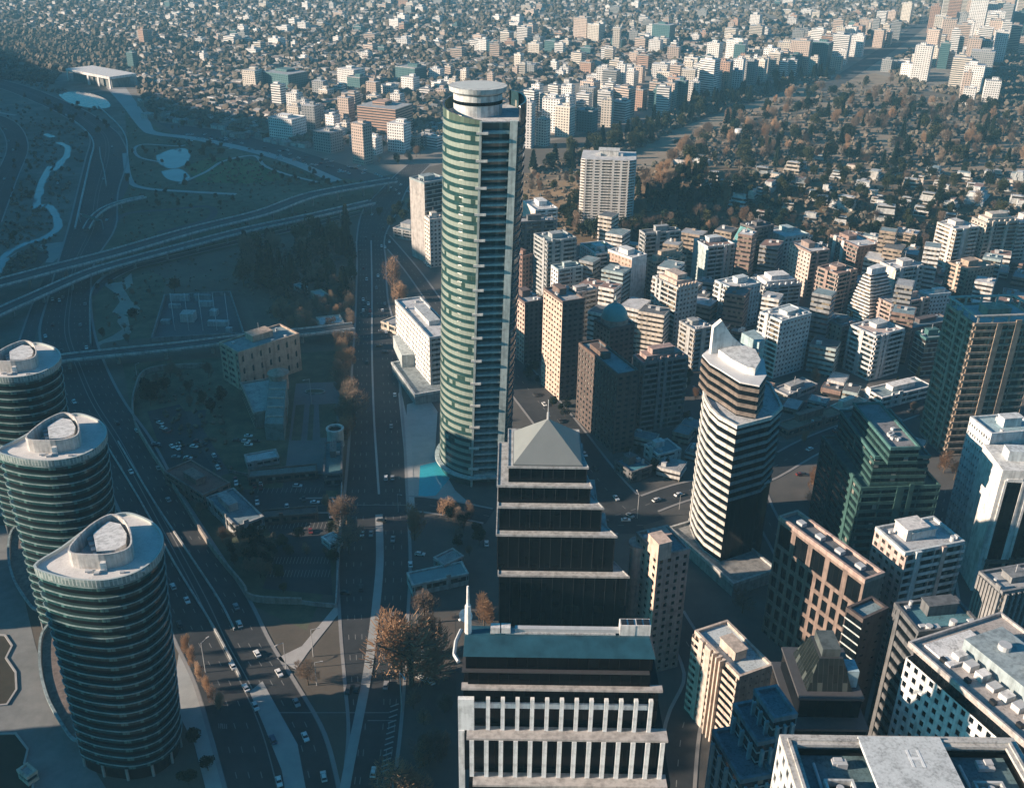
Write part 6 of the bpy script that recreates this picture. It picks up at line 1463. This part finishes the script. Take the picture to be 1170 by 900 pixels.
far_cars=[('car on the avenue beyond the straight bridge','avenue traffic',[(421,348,0,20),(417,353,0,20),(423,356,0,20),(413,360,0,20),(422,361,0,20),(417,347,0,20),(415,343,0,20),(436,379,20,0),(433,396,20,-2),(440,403,20,0),(441,372,20,2),(452,218,20,-14),(458,212,20,-14),(456,222,10,-14),(467,220,20,2),(438,262,2,20),(442,270,2,20),(426,270,2,20),(418,273,2,20),(440,283,2,20),(445,277,2,20),(436,282,2,20),(432,316,0,20),(430,330,0,20),(419,320,0,20)]),
('car on the highway near the overpass','highway traffic',[(70,402,2,20),(99,398,2,20),(60,343,4,20),(68,344,4,20),(122,252,10,-14),(107,158,10,-10),(128,168,4,20),(130,178,4,20),(118,205,4,20),(112,300,4,20),(66,210,4,20),(52,385,3,20),(85,460,14,24),(150,540,14,24),(120,520,14,24)]),
('car on the river road','river road traffic',[(6,149,10,-14),(10,162,10,-14),(3,147,10,-14),(5,205,10,-14),(15,172,10,-14)]),
('car in the dark street by the terraced block','street traffic',[(955,493,20,-9),(963,494,20,-9),(945,502,20,-9),(925,514,20,-9),(918,543,20,2),(914,543,20,-2),(957,490,20,-9),(1040,470,20,-9)]),
('car parked in the yard near the sound wall','parked cars',[(183,484,12,4),(187,490,12,4),(190,494,12,4),(181,482,12,4),(192,493,12,4),(197,511,10,10),(203,513,10,10),(205,509,10,10),(201,523,20,0),(180,510,20,0),(178,508,20,0),(226,505,14,2),(228,510,14,2),(232,508,14,2),(222,511,14,2),(215,524,20,0),(247,526,4,8),(245,522,4,8),(249,535,4,8),(251,531,4,8)]),
('car parked in rows behind the beige office','parked cars',[(291,552,2,14),(298,554,2,14),(291,556,2,14),(298,558,2,14),(294,571,2,14),(294,575,2,14),(347,571,2,14),(328,580,2,14),(355,608,2,14),(269,549,2,14),(270,553,2,14),(258,558,20,0),(382,576,2,14),(384,585,2,14),(281,505,20,0),(284,509,20,0),(293,505,20,0),(271,504,20,0),(284,499,20,0),(360,575,20,0),(340,556,20,0),(378,590,2,12)]),
('car in the shaded street past the black stepped tower','shaded street cars',[(612,452,14,18),(622,463,14,18),(640,482,14,18),(652,500,14,18),(668,520,14,18),(680,536,14,18),(634,492,14,18),(704,570,14,18),(720,590,16,10),(750,572,20,-8),(775,566,20,-8),(800,558,20,-8),(715,595,20,0),(690,596,20,0)]),
('car parked beside the street slab','kerbside cars',[(483,296,10,14),(486,301,10,14),(489,304,10,14),(481,291,10,14),(476,444,6,14)])]
ckeys=[0,0,0,1,1,2,3,3,4]
for lb,gr,L in far_cars:
    for u,v,du,dv in L:
        p=at(u,v,0); ci=R.choice(ckeys); car(p.x,p.y,dirof(u,v,du,dv),ci,CN[ci]+' '+lb,gr,False,.13)
for k in range(70):
    s=R.random(); u=205+s*235; v=153+s*49+R.uniform(-7,6); p=at(u,v,0)
    ci=R.choice(ckeys); car(p.x,p.y,dirof(u,v,20,5)+1.57*R.randint(0,1),ci,CN[ci]+' car parked on the long strip beyond the ponds','cars on the long strip',False,.1)
for k in range(26):
    f=R.choice((.13,.24,.35,.65,.76,.87)); l=lerp2(HL,HR,f); i=R.randrange(8,len(l)-8); p,q=l[i],l[i+1]; ci=R.choice(ckeys); u_,v_=proj((p[0],p[1],0))
    if v_<720 and v_>170 and not (395<v_<430): car(p[0],p[1],math.atan2(q[1]-p[1],q[0]-p[0]),ci,CN[ci]+' car driving on the long dark highway','highway traffic',False,.13)
for k in range(16):
    f=R.choice((.12,.22,.32,.66,.77,.88)); l=lerp2(AL,AR,f); i=R.randrange(12,len(l)-6); p,q=l[i],l[i+1]; ci=R.choice(ckeys)
    car(p[0],p[1],math.atan2(q[1]-p[1],q[0]-p[0]),ci,CN[ci]+' car driving on the long avenue','avenue traffic',False,.13)
# street lamps
def lamp_proto(h=11):
    t=thing('street_lamp','','lamp',group='street lamps')
    mb=MB(); mb.cyl(0,0,0,h,.16,.09,8); mb.obj('pole',METAL,t)
    mb=MB(); mb.bar((0,0,h-.1),(2.2,0,h+.3),.07); mb.obj('arm',METAL,t)
    mb=MB(); mb.box(2.5,0,h+.22,1.0,.34,.2); mb.obj('lamp_head',wall((.5,.5,.5)),t)
    return t
LP=lamp_proto(); first=True
for u,v,h,lb in ((459,812,18,'tall grey lamp pole beside the avenue, in front of the tall orange tree'),(235,768,14,'lamp pole on the verge beside the russet tree row'),(327,765,13,'lamp pole at the pale kerb of the junction'),(358,750,13,'lamp pole behind the junction corner, beside the bare verge'),(362,783,11,'short lamp pole with bent head on the corner verge'),(392,398,12,'lamp pole at the near end of the straight bridge'),(356,462,16,'tall mast in the middle of the paved court'),(728,592,13,'lamp pole at the street corner beside the black stepped tower'),(776,582,8,'short pale signal post on the corner left of the sail tower'),(408,290,10,'lamp pole on the avenue verge by the conifers'),(404,330,10,'lamp pole on the avenue verge by the russet trees'),(312,409,12,'lamp pole below the straight bridge beside the beige office'),(157,432,9,'small white lamp post on the lawn below the straight bridge'),(425,247,9,'lamp pole at the bend of the avenue'),(455,585,10,'lamp pole at the crossing by the pale plaza'),(512,575,9,'thin pole in front of the curved tower podium')):
    p=at(u,v,0)
    o=LP if first else copy_tree(LP); first=False
    o.location=(p.x,p.y,.1); o.rotation_euler.z=R.random()*6; o.scale=(h/11,)*3; o['label']=lb
# overhead sign gantry across the highway
a=at(92,254,0); b=at(118,262,0); t=thing('sign_gantry','teal sign gantry spanning the highway lanes beside the thin ramp bridge','gantry',(a.x,a.y,0)); d=b-a
mb=MB(); mb.bar((0,0,0),(0,0,8),.3); mb.obj('post',METAL,t); mb=MB(); mb.bar((d.x,d.y,0),(d.x,d.y,8),.3); mb.obj('post',METAL,t); mb=MB(); mb.bar((0,0,7.8),(d.x,d.y,7.8),.3); mb.obj('beam',METAL,t)
mb=MB(); mb.box(d.x*.5,d.y*.5-.4,6.2,d.length*.7,.2,2.6,math.atan2(d.y,d.x)); mb.obj('sign_panel',plain('sign_teal',(.03,.20,.20),.4),t)
# round fountain
p=at(482,749,0); t=thing('fountain','round fountain basin with white centre among the orange trees','fountain',(p.x,p.y,0))
r_=lambda r:[(r*math.cos(2*math.pi*k/28),r*math.sin(2*math.pi*k/28)) for k in range(28)]
mb=MB(); mb.ring(r_(4.6),r_(3.9),0,.9); mb.obj('basin',wall((.32,.28,.24)),t); mb=MB(); mb.prism(r_(3.9),0,.5); mb.obj('water',plain('fountain_water',(.05,.07,.07),.1),t)
mb=MB(); mb.cyl(0,0,.4,1.6,.7,.5,16); mb.cyl(0,0,1.6,1.9,1.5,1.7,20); mb.obj('bowl',wall((.75,.74,.72)),t)
# oval planter in the court
p=at(360,448,0); t=thing('oval_planter','dark oval planter at the head of the paved court','planter',(p.x,p.y,0)); e=[(x*1.5,y*.8) for x,y in r_(4)]
mb=MB(); mb.ring(e,offs(e,-.6),0,.8); mb.obj('planter_rim',CONC,t); mb=MB(); mb.prism(offs(e,-.6),0,.7); mb.obj('planting',dgrass,t)
# ================================================================== hillside villas
vw=[wall((.62,.62,.60)),wall((.52,.52,.50)),wall((.40,.42,.42)),wall((.58,.52,.45))]; vr=[ROOFW,ROOFG,ROOFT,roofm((.40,.42,.42)),ROOFR]
villas=[(842,238,24,14),(815,205,14,8),(880,218,20,10),(905,197,22,10),(935,186,16,6),(870,200,18,8),(955,205,16,8),(1000,205,20,9),(1040,216,22,10),(985,216,20,8),(930,228,18,9),(965,238,26,12),(1010,250,26,14),(1060,232,24,10),(1090,238,20,10),(1120,228,34,14),(1150,218,18,10),(1130,204,18,8),(1100,206,20,8),(1070,200,20,8),(1160,235,18,10),(900,240,16,7),(870,250,18,8),(995,226,16,8),(1025,200,16,7),(860,226,16,8),(1145,250,16,8),(925,252,18,8),(960,255,16,7),(885,206,14,7),(805,212,12,6),(1165,205,18,8),(1078,218,14,6),(1110,216,14,6),(912,212,20,8),(945,218,16,7),(1052,246,20,9),(1005,236,14,6),(835,215,14,7),(972,195,14,6),(798,186,16,8),(1035,232,14,6),(1085,252,14,7)]
vlab=['white terraced villa','pale villa','grey villa','cream villa']
villas+=[(u+R.uniform(-9,9),v+R.uniform(-6,6),w*R.uniform(.6,.9),h*.8) for u,v,w,h in villas if R.random()<.5]
for k,(u,v,w,h) in enumerate(villas):
    p=gt(u,v); m=mpp(p); W=w*m*.82; Dp=W*R.uniform(.55,.8); Hh=max(5.5,h*m*1.15); ci=R.choice((0,0,1,2,3)); rz=math.radians(R.choice((-32,-28,58,-20)))
    z0=-3.0
    t=thing('villa',vlab[ci]+(' of several floors among dark hillside trees' if Hh>7 else ' with flat roof among dark hillside trees'),'house',tuple(p),rz,'villas on the hillside')
    nfl=max(1,round(Hh/3.2)); fh=Hh/nfl; cx=0; step=R.uniform(.6,2.6)
    for q in range(nfl):
        ww=W-step*q*.6; dd=Dp-step*q
        mb=MB(); mb.box(cx,step*q*.5,z0 if q==0 else q*fh,ww-.6,dd-.6,(fh-.35)-(z0 if q==0 else 0)); mb.obj('wall',[GLN if R.random()<.6 else vw[ci]],t)
        mb=MB(); mb.box(cx,step*q*.5,(q+1)*fh-.36,ww,dd,.36); mb.box(cx,step*q*.5-dd/2+.25,q*fh,ww,.3,.9) ; mb.box(cx-ww/2+.3,step*q*.5,q*fh,.5,dd,fh-.3); mb.obj('floor_slab',vw[ci],t)
    mb=MB(); mb.box(cx,step*(nfl-1)*.5,Hh,W*.7-step*nfl*.4,Dp*.6,.25); mb.obj('roof',R.choice(vr),t)
# round water tower and the low stadium-like ring near the hill
p=gt(843,160); t=thing('water_tower','small white round water tower at the golf course edge','water tower',tuple(p))
mb=MB(); mb.cyl(0,0,-2,6,1.4,n=12); mb.obj('stem',WHITE,t); mb=MB(); mb.cyl(0,0,5,9,2,5,18,cap=False); mb.cyl(0,0,9,13,5,4.6,18); mb.obj('tank',WHITE,t)
p=gt(790,187); t=thing('curved_pavilion','low white curved pavilion with open court near the golf course','pavilion',tuple(p)); e=[(x*3.4,y*1.3) for x,y in r_(6)]
mb=MB(); mb.ring(e,[(x*.8,y*.72) for x,y in e],-2,5); mb.obj('ring_wall',wall((.6,.58,.55)),t)
# ================================================================== far city
fc={'white':(.78,.76,.73),'cream':(.66,.60,.52),'pink':(.56,.45,.38),'terracotta':(.44,.29,.22),'grey':(.34,.35,.35),'teal-glass':(.08,.17,.18)}
FARN=0
fpos=[]
def far_building(u,vb,wp,hp,col,where,deep=.8,rz=None,group='far apartment towers'):
    global FARN
    p=gt(u,vb); m=mpp(p); w=wp*m*.82; d=w*deep; 
    if any((p.x-q[0])**2+(p.y-q[1])**2<((w+q[2])*.52)**2 for q in fpos): return
    z=p.z
    for k in range(400):
        z+=.5
        if proj((p.x,p.y,z))[1]<=vb-hp: break
    H=z-p.z; rz=math.radians(-28+R.uniform(-9,9)) if rz is None else rz
    fpos.append((p.x,p.y,max(w,d)))
    c=tuple(x*R.uniform(.92,1.06) for x in fc[col]); key=[round(x*12)/12 for x in c]; 
    wm_=farwall(fc[col] if R.random()<.6 else mul(fc[col],.86),R.choice((0,1,0)),3.1,R.choice((3.0,3.6)),dark=(.05,.06,.07) if col!='teal-glass' else (.03,.07,.08))
    mb=MB(); mb.prism([(-w/2,-d/2),(w/2,-d/2),(w/2,d/2),(-w/2,d/2)],-3,H,0,top=1)
    size='tall' if H>48 else 'mid-height' if H>24 else 'low'
    an='narrow ' if w<H*.45 else 'broad ' if w>H*1.1 else ''
    o=mb.obj('apartment_tower' if H>14 else 'low_block',[wm_,R.choice((ROOFG,ROOFW,ROOFW))],None,(p.x,p.y,p.z)); o.rotation_euler.z=rz
    tag(o,'%s%s %s apartment building %s'%(an,size,col,where),'building',group)
    mb=MB(); mb.box(R.uniform(-.15,.15)*w,R.uniform(-.1,.2)*d,H-.1,w*R.uniform(.3,.5),d*R.uniform(.3,.5),R.uniform(2.5,4.5)); mb.obj('roof_hut',wm_,o)
    if R.random()<.5: mb=MB(); q=[(-w/2,-d/2),(w/2,-d/2),(w/2,d/2),(-w/2,d/2)]; mb.ring(offs(q,.25),offs(q,-.4),H-.4,H+1.0); mb.obj('parapet',WHITE if col in('white','cream') else GREYW,o)
    FARN+=1
hand=[(415,186,22,46,'pink','standing before the garden trees at the avenue bend'),(457,172,26,32,'white','beside the pink slab at the avenue bend'),(441,150,60,30,'terracotta','behind the pink slab at the avenue bend'),(376,172,32,22,'grey','by the parked cars strip'),(330,158,40,24,'white','terraced, by the parked cars strip'),(357,150,20,30,'grey','behind the parked cars strip'),(380,148,16,20,'cream','behind the parked cars strip'),(397,145,18,34,'pink','behind the parked cars strip'),(338,128,18,22,'white','near the dark glass block'),(320,122,16,26,'white','near the dark glass block'),(327,100,48,18,'teal-glass','in the middle of the low suburb'),(402,98,30,20,'white','in the middle of the low suburb'),(290,100,22,20,'cream','in the middle of the low suburb'),(470,92,34,16,'teal-glass','behind the tower-top drum'),(601,168,20,52,'white','right behind the curved glass tower'),(632,150,26,38,'white','right behind the curved glass tower'),(645,155,22,34,'cream','right behind the curved glass tower'),(620,166,16,30,'cream','right behind the curved glass tower'),(670,150,24,24,'teal-glass','at the dark tree belt'),(690,140,18,36,'white','at the dark tree belt'),(712,132,24,32,'pink','at the dark tree belt'),(730,126,16,24,'terracotta','at the dark tree belt'),(748,124,16,30,'pink','at the dark tree belt'),(771,118,20,30,'terracotta','at the dark tree belt'),(792,115,14,22,'white','at the dark tree belt'),(808,110,22,42,'white','at the dark tree belt'),(825,104,20,34,'terracotta','at the dark tree belt'),(806,92,14,28,'teal-glass','at the dark tree belt'),(842,98,14,30,'white','at the dark tree belt'),(870,90,16,24,'cream','at the dark tree belt'),(884,86,16,26,'cream','at the dark tree belt'),(912,80,26,34,'pink','at the near end of the far avenue'),(935,78,26,30,'teal-glass','at the near end of the far avenue'),(958,72,22,32,'white','at the near end of the far avenue'),(903,88,14,20,'white','at the near end of the far avenue'),(862,78,18,22,'cream','behind the dark tree belt'),(840,70,24,24,'white','behind the dark tree belt'),(815,75,18,26,'white','behind the dark tree belt'),(1050,92,22,40,'white','beyond the golf course'),(1062,70,16,36,'pink','beyond the golf course'),(1078,62,18,40,'pink','beyond the golf course'),(1094,100,24,34,'cream','beyond the golf course'),(1108,108,26,34,'white','beyond the golf course'),(1130,116,20,24,'white','alone at the golf course edge'),(1105,120,16,20,'white','alone at the golf course edge'),(1118,88,30,30,'grey','beyond the golf course'),(1086,34,16,50,'terracotta','tallest of the far right cluster'),(1098,32,26,14,'terracotta','beside the tallest of the far right cluster'),(1112,40,22,40,'white','in the far right cluster'),(1132,46,22,32,'white','in the far right cluster'),(1148,20,20,34,'pink','in the far right cluster'),(1160,40,18,26,'teal-glass','in the far right cluster'),(1095,58,20,30,'pink','in the far right cluster'),(1138,70,18,34,'white','in the far right cluster'),(1166,24,14,30,'pink','in the far right cluster'),(665,44,20,24,'pink','far out in the suburb'),(680,46,18,18,'cream','far out in the suburb'),(704,58,10,26,'cream','far out in the suburb'),(735,55,14,16,'cream','far out in the suburb'),(757,50,26,22,'teal-glass','far out in the suburb'),(756,58,18,14,'cream','far out in the suburb'),(606,40,16,12,'pink','far out in the suburb'),(165,52,10,18,'terracotta','at the brown bare hillock'),(153,78,12,18,'teal-glass','at the brown bare hillock'),(166,48,16,12,'grey','at the brown bare hillock')]
for h in hand: far_building(*h)
cols=['white']*6+['cream']*4+['pink']*3+['terracotta','grey','grey','teal-glass']
clusters=[([(600,172),(690,152),(760,130),(830,108),(800,88),(700,96),(600,120)],100,(11,22),(14,34),'between suburb and dark tree belt'),
([(830,108),(880,92),(960,80),(1000,52),(960,50),(860,74),(800,90)],46,(10,20),(14,32),'along the near side of the far avenue'),
([(800,111),(850,97),(900,87),(950,77),(960,70),(880,74),(800,96)],34,(12,22),(16,30),'right behind the dark tree belt'),
([(1010,82),(1045,58),(1050,100),(1030,90)],10,(9,16),(8,16),'at the near end of the far avenue'),
([(1000,62),(1042,34),(1030,18),(985,40),(950,50)],24,(8,14),(12,24),'along the receding side of the far avenue'),
([(1040,108),(1075,100),(1100,112),(1172,62),(1172,6),(1085,6),(1052,50)],64,(9,18),(18,40),'in the far right cluster'),
([(310,130),(400,92),(500,92),(500,118),(498,170),(410,180),(350,150)],42,(10,22),(9,22),'between park strip and suburb'),
([(500,120),(590,100),(760,80),(900,56),(940,30),(700,28),(500,60)],62,(8,18),(8,18),'among the low suburb houses'),
([(190,-4),(1060,-4),(1000,40),(640,62),(200,52)],130,(6,15),(3,8),'far out towards the horizon'),
([(210,90),(300,75),(420,70),(500,50),(500,20),(230,40)],30,(8,20),(5,10),'among the low suburb houses at the far side')]
for P,n,ws,hs,wh in clusters:
    for k in range(n): u,v=rnd_in(P); far_building(u,v,R.uniform(*ws),R.uniform(*hs),R.choice(cols),wh)
for P,n,ws,hs,wh in (([(1205,300),(1400,310),(1560,700),(1330,780),(1235,560)],30,(24,40),(40,90),'in the blocks just outside the view'),([(512,215),(572,215),(572,330),(512,330)],7,(14,24),(16,36),'hidden behind the curved glass tower')):
    for k in range(n):
        u,v=rnd_in(P); p=gt(u,v)
        if not blocked(p.x,p.y,9) and not near_road(p.x,p.y,9): far_building(u,v,R.uniform(*ws),R.uniform(*hs),R.choice(cols),wh,group='outlying blocks')
print('FAR',FARN,'TREES',TREEN)
# low suburb houses: the nearest ones are things, the rest one mass
far_foot=[(q[0],q[1],q[2]*.7) for q in fpos]
def clear(x,y,r): return not any((x-a)**2+(y-b)**2<(c+r)**2 for a,b,c in far_foot)
subs=[([(180,132),(330,165),(500,165),(590,165),(590,100),(800,80),(960,55),(1040,30),(1200,0),(1200,-14),(-40,-14),(-40,20),(150,50)],4600)]
hp=[wall((.46,.44,.42)),wall((.36,.31,.27)),wall((.60,.58,.56)),wall((.30,.29,.28))]; hr=[roofm((.24,.18,.15)),roofm((.26,.25,.24)),roofm((.20,.165,.145)),roofm((.33,.32,.31)),roofm((.17,.17,.17))]
spots=[]; occ=set()
ca,sa=math.cos(math.radians(-28)),math.sin(math.radians(-28))
for P,n in subs:
    for q in range(n*4):
        if len(spots)>=n: break
        u,v=rnd_in(P); p=at(u,v,0); X=p.x*ca+p.y*sa; Y=-p.x*sa+p.y*ca
        gx,gy=round(X/13),round(Y/26); sd_=R.choice((-1,1))
        if gx%9==0 or (gx,gy,sd_) in occ: continue
        X=gx*13+R.uniform(-1.5,1.5); Y=gy*26+sd_*7.5+R.uniform(-1.2,1.2); p=Vector((X*ca-Y*sa,X*sa+Y*ca,0))
        if proj(p)[1]<62 and R.random()<.45: continue
        if clear(p.x,p.y,4): occ.add((gx,gy,sd_)); spots.append((proj(p)[1],p))
spots.sort(key=lambda s:-s[0])
def house(mb,x,y,rz,w,d,h,g):
    c,s=math.cos(rz),math.sin(rz); T=lambda a,b:(x+c*a-s*b,y+s*a+c*b)
    q=[T(-w/2,-d/2),T(w/2,-d/2),T(w/2,d/2),T(-w/2,d/2)]; wi=R.randrange(4); ri=4+R.randrange(5)
    mb.prism(q,0,h,wi,ri)
    if g:
        e=[T(-w/2-.4,-d/2-.4),T(w/2+.4,-d/2-.4),T(w/2+.4,d/2+.4),T(-w/2-.4,d/2+.4)]; a,b=T(-w/2+1,0),T(w/2-1,0); k=h+.1; t_=h+w*.18
        mb.face([(*e[0],k),(*e[1],k),(*b,t_),(*a,t_)],ri); mb.face([(*e[2],k),(*e[3],k),(*a,t_),(*b,t_)],ri); mb.face([(*e[1],k),(*e[2],k),(*b,t_)],ri); mb.face([(*e[3],k),(*e[0],k),(*a,t_)],ri)
for v,p in spots[:200]:
    mb=MB(); house(mb,0,0,0,R.uniform(8,12),R.uniform(7,11),R.uniform(3.2,6.5),R.random()<.7); o=mb.obj('suburb_house',hp+hr,None,tuple(p)); o.rotation_euler.z=math.radians(R.choice((-28,62))+R.uniform(-8,8))
    tag(o,'small low house in the nearer streets of the far suburb','house','suburb houses')
mb=MB()
for v,p in spots[200:]: house(mb,p.x,p.y,math.radians(R.choice((-28,-28,62))+R.uniform(-3,3)),R.uniform(7.5,12.5),R.uniform(7,12),R.uniform(3.2,7),R.random()<.6)
tag(mb.obj('suburb_roofs',hp+hr),'mass of small houses fading into the far suburb','houses',kind='stuff')
# far tree cover: lumpy crowns too many to count
def blobs(name,pts,m,label):
    bm_v=np.array([(0,0,1),(.894,0,.447),(.276,.851,.447),(-.724,.526,.447),(-.724,-.526,.447),(.276,-.851,.447),(.724,.526,-.447),(-.276,.851,-.447),(-.894,0,-.447),(-.276,-.851,-.447),(.724,-.526,-.447),(0,0,-1)])
    bf=np.array([(0,1,2),(0,2,3),(0,3,4),(0,4,5),(0,5,1),(1,6,2),(2,7,3),(3,8,4),(4,9,5),(5,10,1),(2,6,7),(3,7,8),(4,8,9),(5,9,10),(1,10,6),(6,11,7),(7,11,8),(8,11,9),(9,11,10),(10,11,6)])
    rs=np.random.RandomState(3); V=[];F=[]
    for i,(x,y,z,r) in enumerate(pts):
        V.append(bm_v*(r*rs.uniform(.55,1.3,(12,1)))*np.array((1,1,.85))+np.array((x,y,z+r*.7))); F.append(bf+12*i)
    me=bpy.data.meshes.new(name); me.from_pydata(np.concatenate(V).tolist(),[],np.concatenate(F).tolist()); me.materials.append(m)
    return tag(link(name,me),label,'trees',kind='stuff')
def treecover_mat():
    m,nt,b=M('tree_cover'); n=noise(nt,.02,3,'World'); n2=noise(nt,.25,3,'World')
    f=math_(nt,'ADD',math_(nt,'MULTIPLY',n,.4),math_(nt,'MULTIPLY',n2,.6))
    nt.links.new(ramp(nt,f,[(.34,(.045,.055,.04)),(.46,(.10,.09,.07)),(.58,(.18,.15,.12)),(.72,(.27,.22,.18))]),b.inputs['Base Color']); b.inputs['Roughness'].default_value=.95; b.inputs['Specular IOR Level'].default_value=.1
    return m
tc=treecover_mat()
pts=[]
for P,n,(r0,r1) in (([(170,130),(330,165),(500,165),(590,165),(590,100),(800,80),(960,55),(1040,30),(1200,0),(1200,-16),(-40,-16),(-40,20),(150,50)],12500,(3.2,7)),([(-40,20),(150,50),(140,88),(70,82),(-40,62)],1500,(3,6)),([(-40,62),(70,84),(60,96),(-40,88)],500,(2,4))):
    for k in range(n):
        u,v=rnd_in(P); p=at(u,v,0)
        if clear(p.x,p.y,1): pts.append((p.x,p.y,0,R.uniform(r0,r1)*(.7+.6*R.random())))
blobs('far_trees',pts,tc,'trees covering the far suburb and river valley')
pts=[]
for P,n,(r0,r1) in (([(592,200),(700,172),(760,200),(850,210),(850,262),(720,285),(650,268),(600,238)],900,(.9,2.2)),([(840,192),(1172,196),(1172,262),(980,272),(850,262)],1100,(1.2,3)),([(740,192),(800,150),(895,112),(960,93),(1028,95),(1045,110),(1200,130),(1200,192)],2000,(1.2,4)),([(225,170),(330,190),(400,212),(225,214)],160,(.8,1.8)),([(280,330),(300,285),(402,264),(402,378),(320,376)],260,(.8,2.0)),([(600,200),(710,157),(800,114),(850,101),(950,80),(955,88),(850,120),(800,136),(720,176)],900,(2,4.5)),([(1010,76),(1040,58),(1060,104),(1172,126),(1172,60),(1172,30),(1120,90),(1040,108)],900,(2.5,5)),([(140,60),(165,55),(170,80),(190,115),(175,125),(140,84)],260,(2,4)),([(-20,110),(40,120),(110,130),(135,160),(100,200),(66,300),(-20,330)],900,(.7,2.4)),([(-20,82),(60,96),(120,128),(60,118),(-20,100)],300,(1,3)),([(140,120),(330,186),(425,212),(430,238),(300,268),(112,318),(128,220)],600,(.6,1.7)),([(110,320),(180,300),(300,285),(290,330),(170,395),(106,395)],160,(.5,1.4)),([(140,420),(250,430),(262,520),(322,622),(300,680),(240,600),(160,500)],260,(.6,1.8))):
    for k in range(n):
        u,v=rnd_in(P); p=gt(u,v)
        if not blocked(p.x,p.y,1.5) and not near_road(p.x,p.y,1.5) and not near_road(p.x,p.y,1.5,WATER) and not any(inside(q,p.x,p.y) for q in PONDS): pts.append((p.x,p.y,p.z,R.uniform(r0,r1)))
blobs('scrub_bushes',pts,tc,'low bushes and scrub on slopes and course')
# ================================================================== unseen slabs added beyond the frame to shade the plaza and oval towers
for x,y,w,d,h,lb in ((-305,212,30,46,112,'unseen grey slab added to shade the plaza, nearer one'),(-312,318,30,44,118,'unseen grey slab added to shade the plaza, farther one')):
    P=[(-w/2,-d/2),(w/2,-d/2),(w/2,d/2),(-w/2,d/2)]; t=thing('unseen_shade_slab',lb,'office block',(x,y,0)); body(t,P,0,h,floors=30,faces='bb',wm=GREYW,gm=GL,back='b')
# ================================================================== air, light, camera
HAZE=1.1e-4
mb=MB(); mb.prism([(-7400,-1800),(7400,-1800),(7400,9400),(-7400,9400)],-4,290,bot=True)
hm_=bpy.data.materials.new('haze'); hm_.use_nodes=True; nt=hm_.node_tree; nt.nodes.clear(); o_=nt.nodes.new('ShaderNodeOutputMaterial'); v_=nt.nodes.new('ShaderNodeVolumePrincipled')
v_.inputs['Color'].default_value=(.26,.62,.86,1); v_.inputs['Density'].default_value=HAZE; v_.inputs['Anisotropy'].default_value=.0; nt.links.new(v_.outputs[0],o_.inputs['Volume'])
if HAZE>0: tag(mb.obj('haze',hm_),kind='stuff')
EL=math.radians(17.5); AZ=math.radians(9)
sd=Vector((-math.cos(AZ)*math.cos(EL),-math.sin(AZ)*math.cos(EL),math.sin(EL)))
w=bpy.data.worlds.new('World'); S.world=w; w.use_nodes=True; nt=w.node_tree; bg=nt.nodes['Background']
sk=nt.nodes.new('ShaderNodeTexSky'); sk.sky_type='NISHITA'; sk.sun_disc=False; sk.sun_elevation=EL; sk.sun_rotation=math.atan2(sd.x,sd.y); sk.air_density=1.2; sk.dust_density=1.5; sk.ozone_density=2.5
mx=nt.nodes.new('ShaderNodeMix'); mx.data_type='RGBA'; mx.blend_type='MULTIPLY'; mx.inputs[0].default_value=1; nt.links.new(sk.outputs[0],mx.inputs[6]); mx.inputs[7].default_value=(.12,.72,1.0,1)
nt.links.new(mx.outputs[2],bg.inputs[0]); bg.inputs[1].default_value=.056
l=bpy.data.lights.new('sun','SUN'); l.energy=5.0; l.angle=math.radians(.5); l.color=(1,.78,.60); lo=bpy.data.objects.new('sun',l); COL.objects.link(lo); lo.rotation_euler=sd.to_track_quat('Z','Y').to_euler(); lo.location=(-400,0,600)
cam=bpy.data.cameras.new('camera'); co=bpy.data.objects.new('camera',cam); COL.objects.link(co); cam.sensor_fit='HORIZONTAL'; cam.sensor_width=36; cam.lens=36*FP/1170; cam.clip_end=30000; cam.clip_start=1
m3=Matrix((CR,CU,-CF)).transposed(); co.matrix_world=Matrix.Translation(EYE)@m3.to_4x4(); S.camera=co
S.view_settings.view_transform='Standard'; S.view_settings.look='None'; S.view_settings.exposure=1.15; S.view_settings.gamma=1
S.cycles.use_denoising=True; S.cycles.max_bounces=6; S.cycles.diffuse_bounces=2; S.cycles.glossy_bounces=3; S.cycles.volume_bounces=0; S.cycles.transmission_bounces=2; S.cycles.caustics_reflective=False; S.cycles.caustics_refractive=False
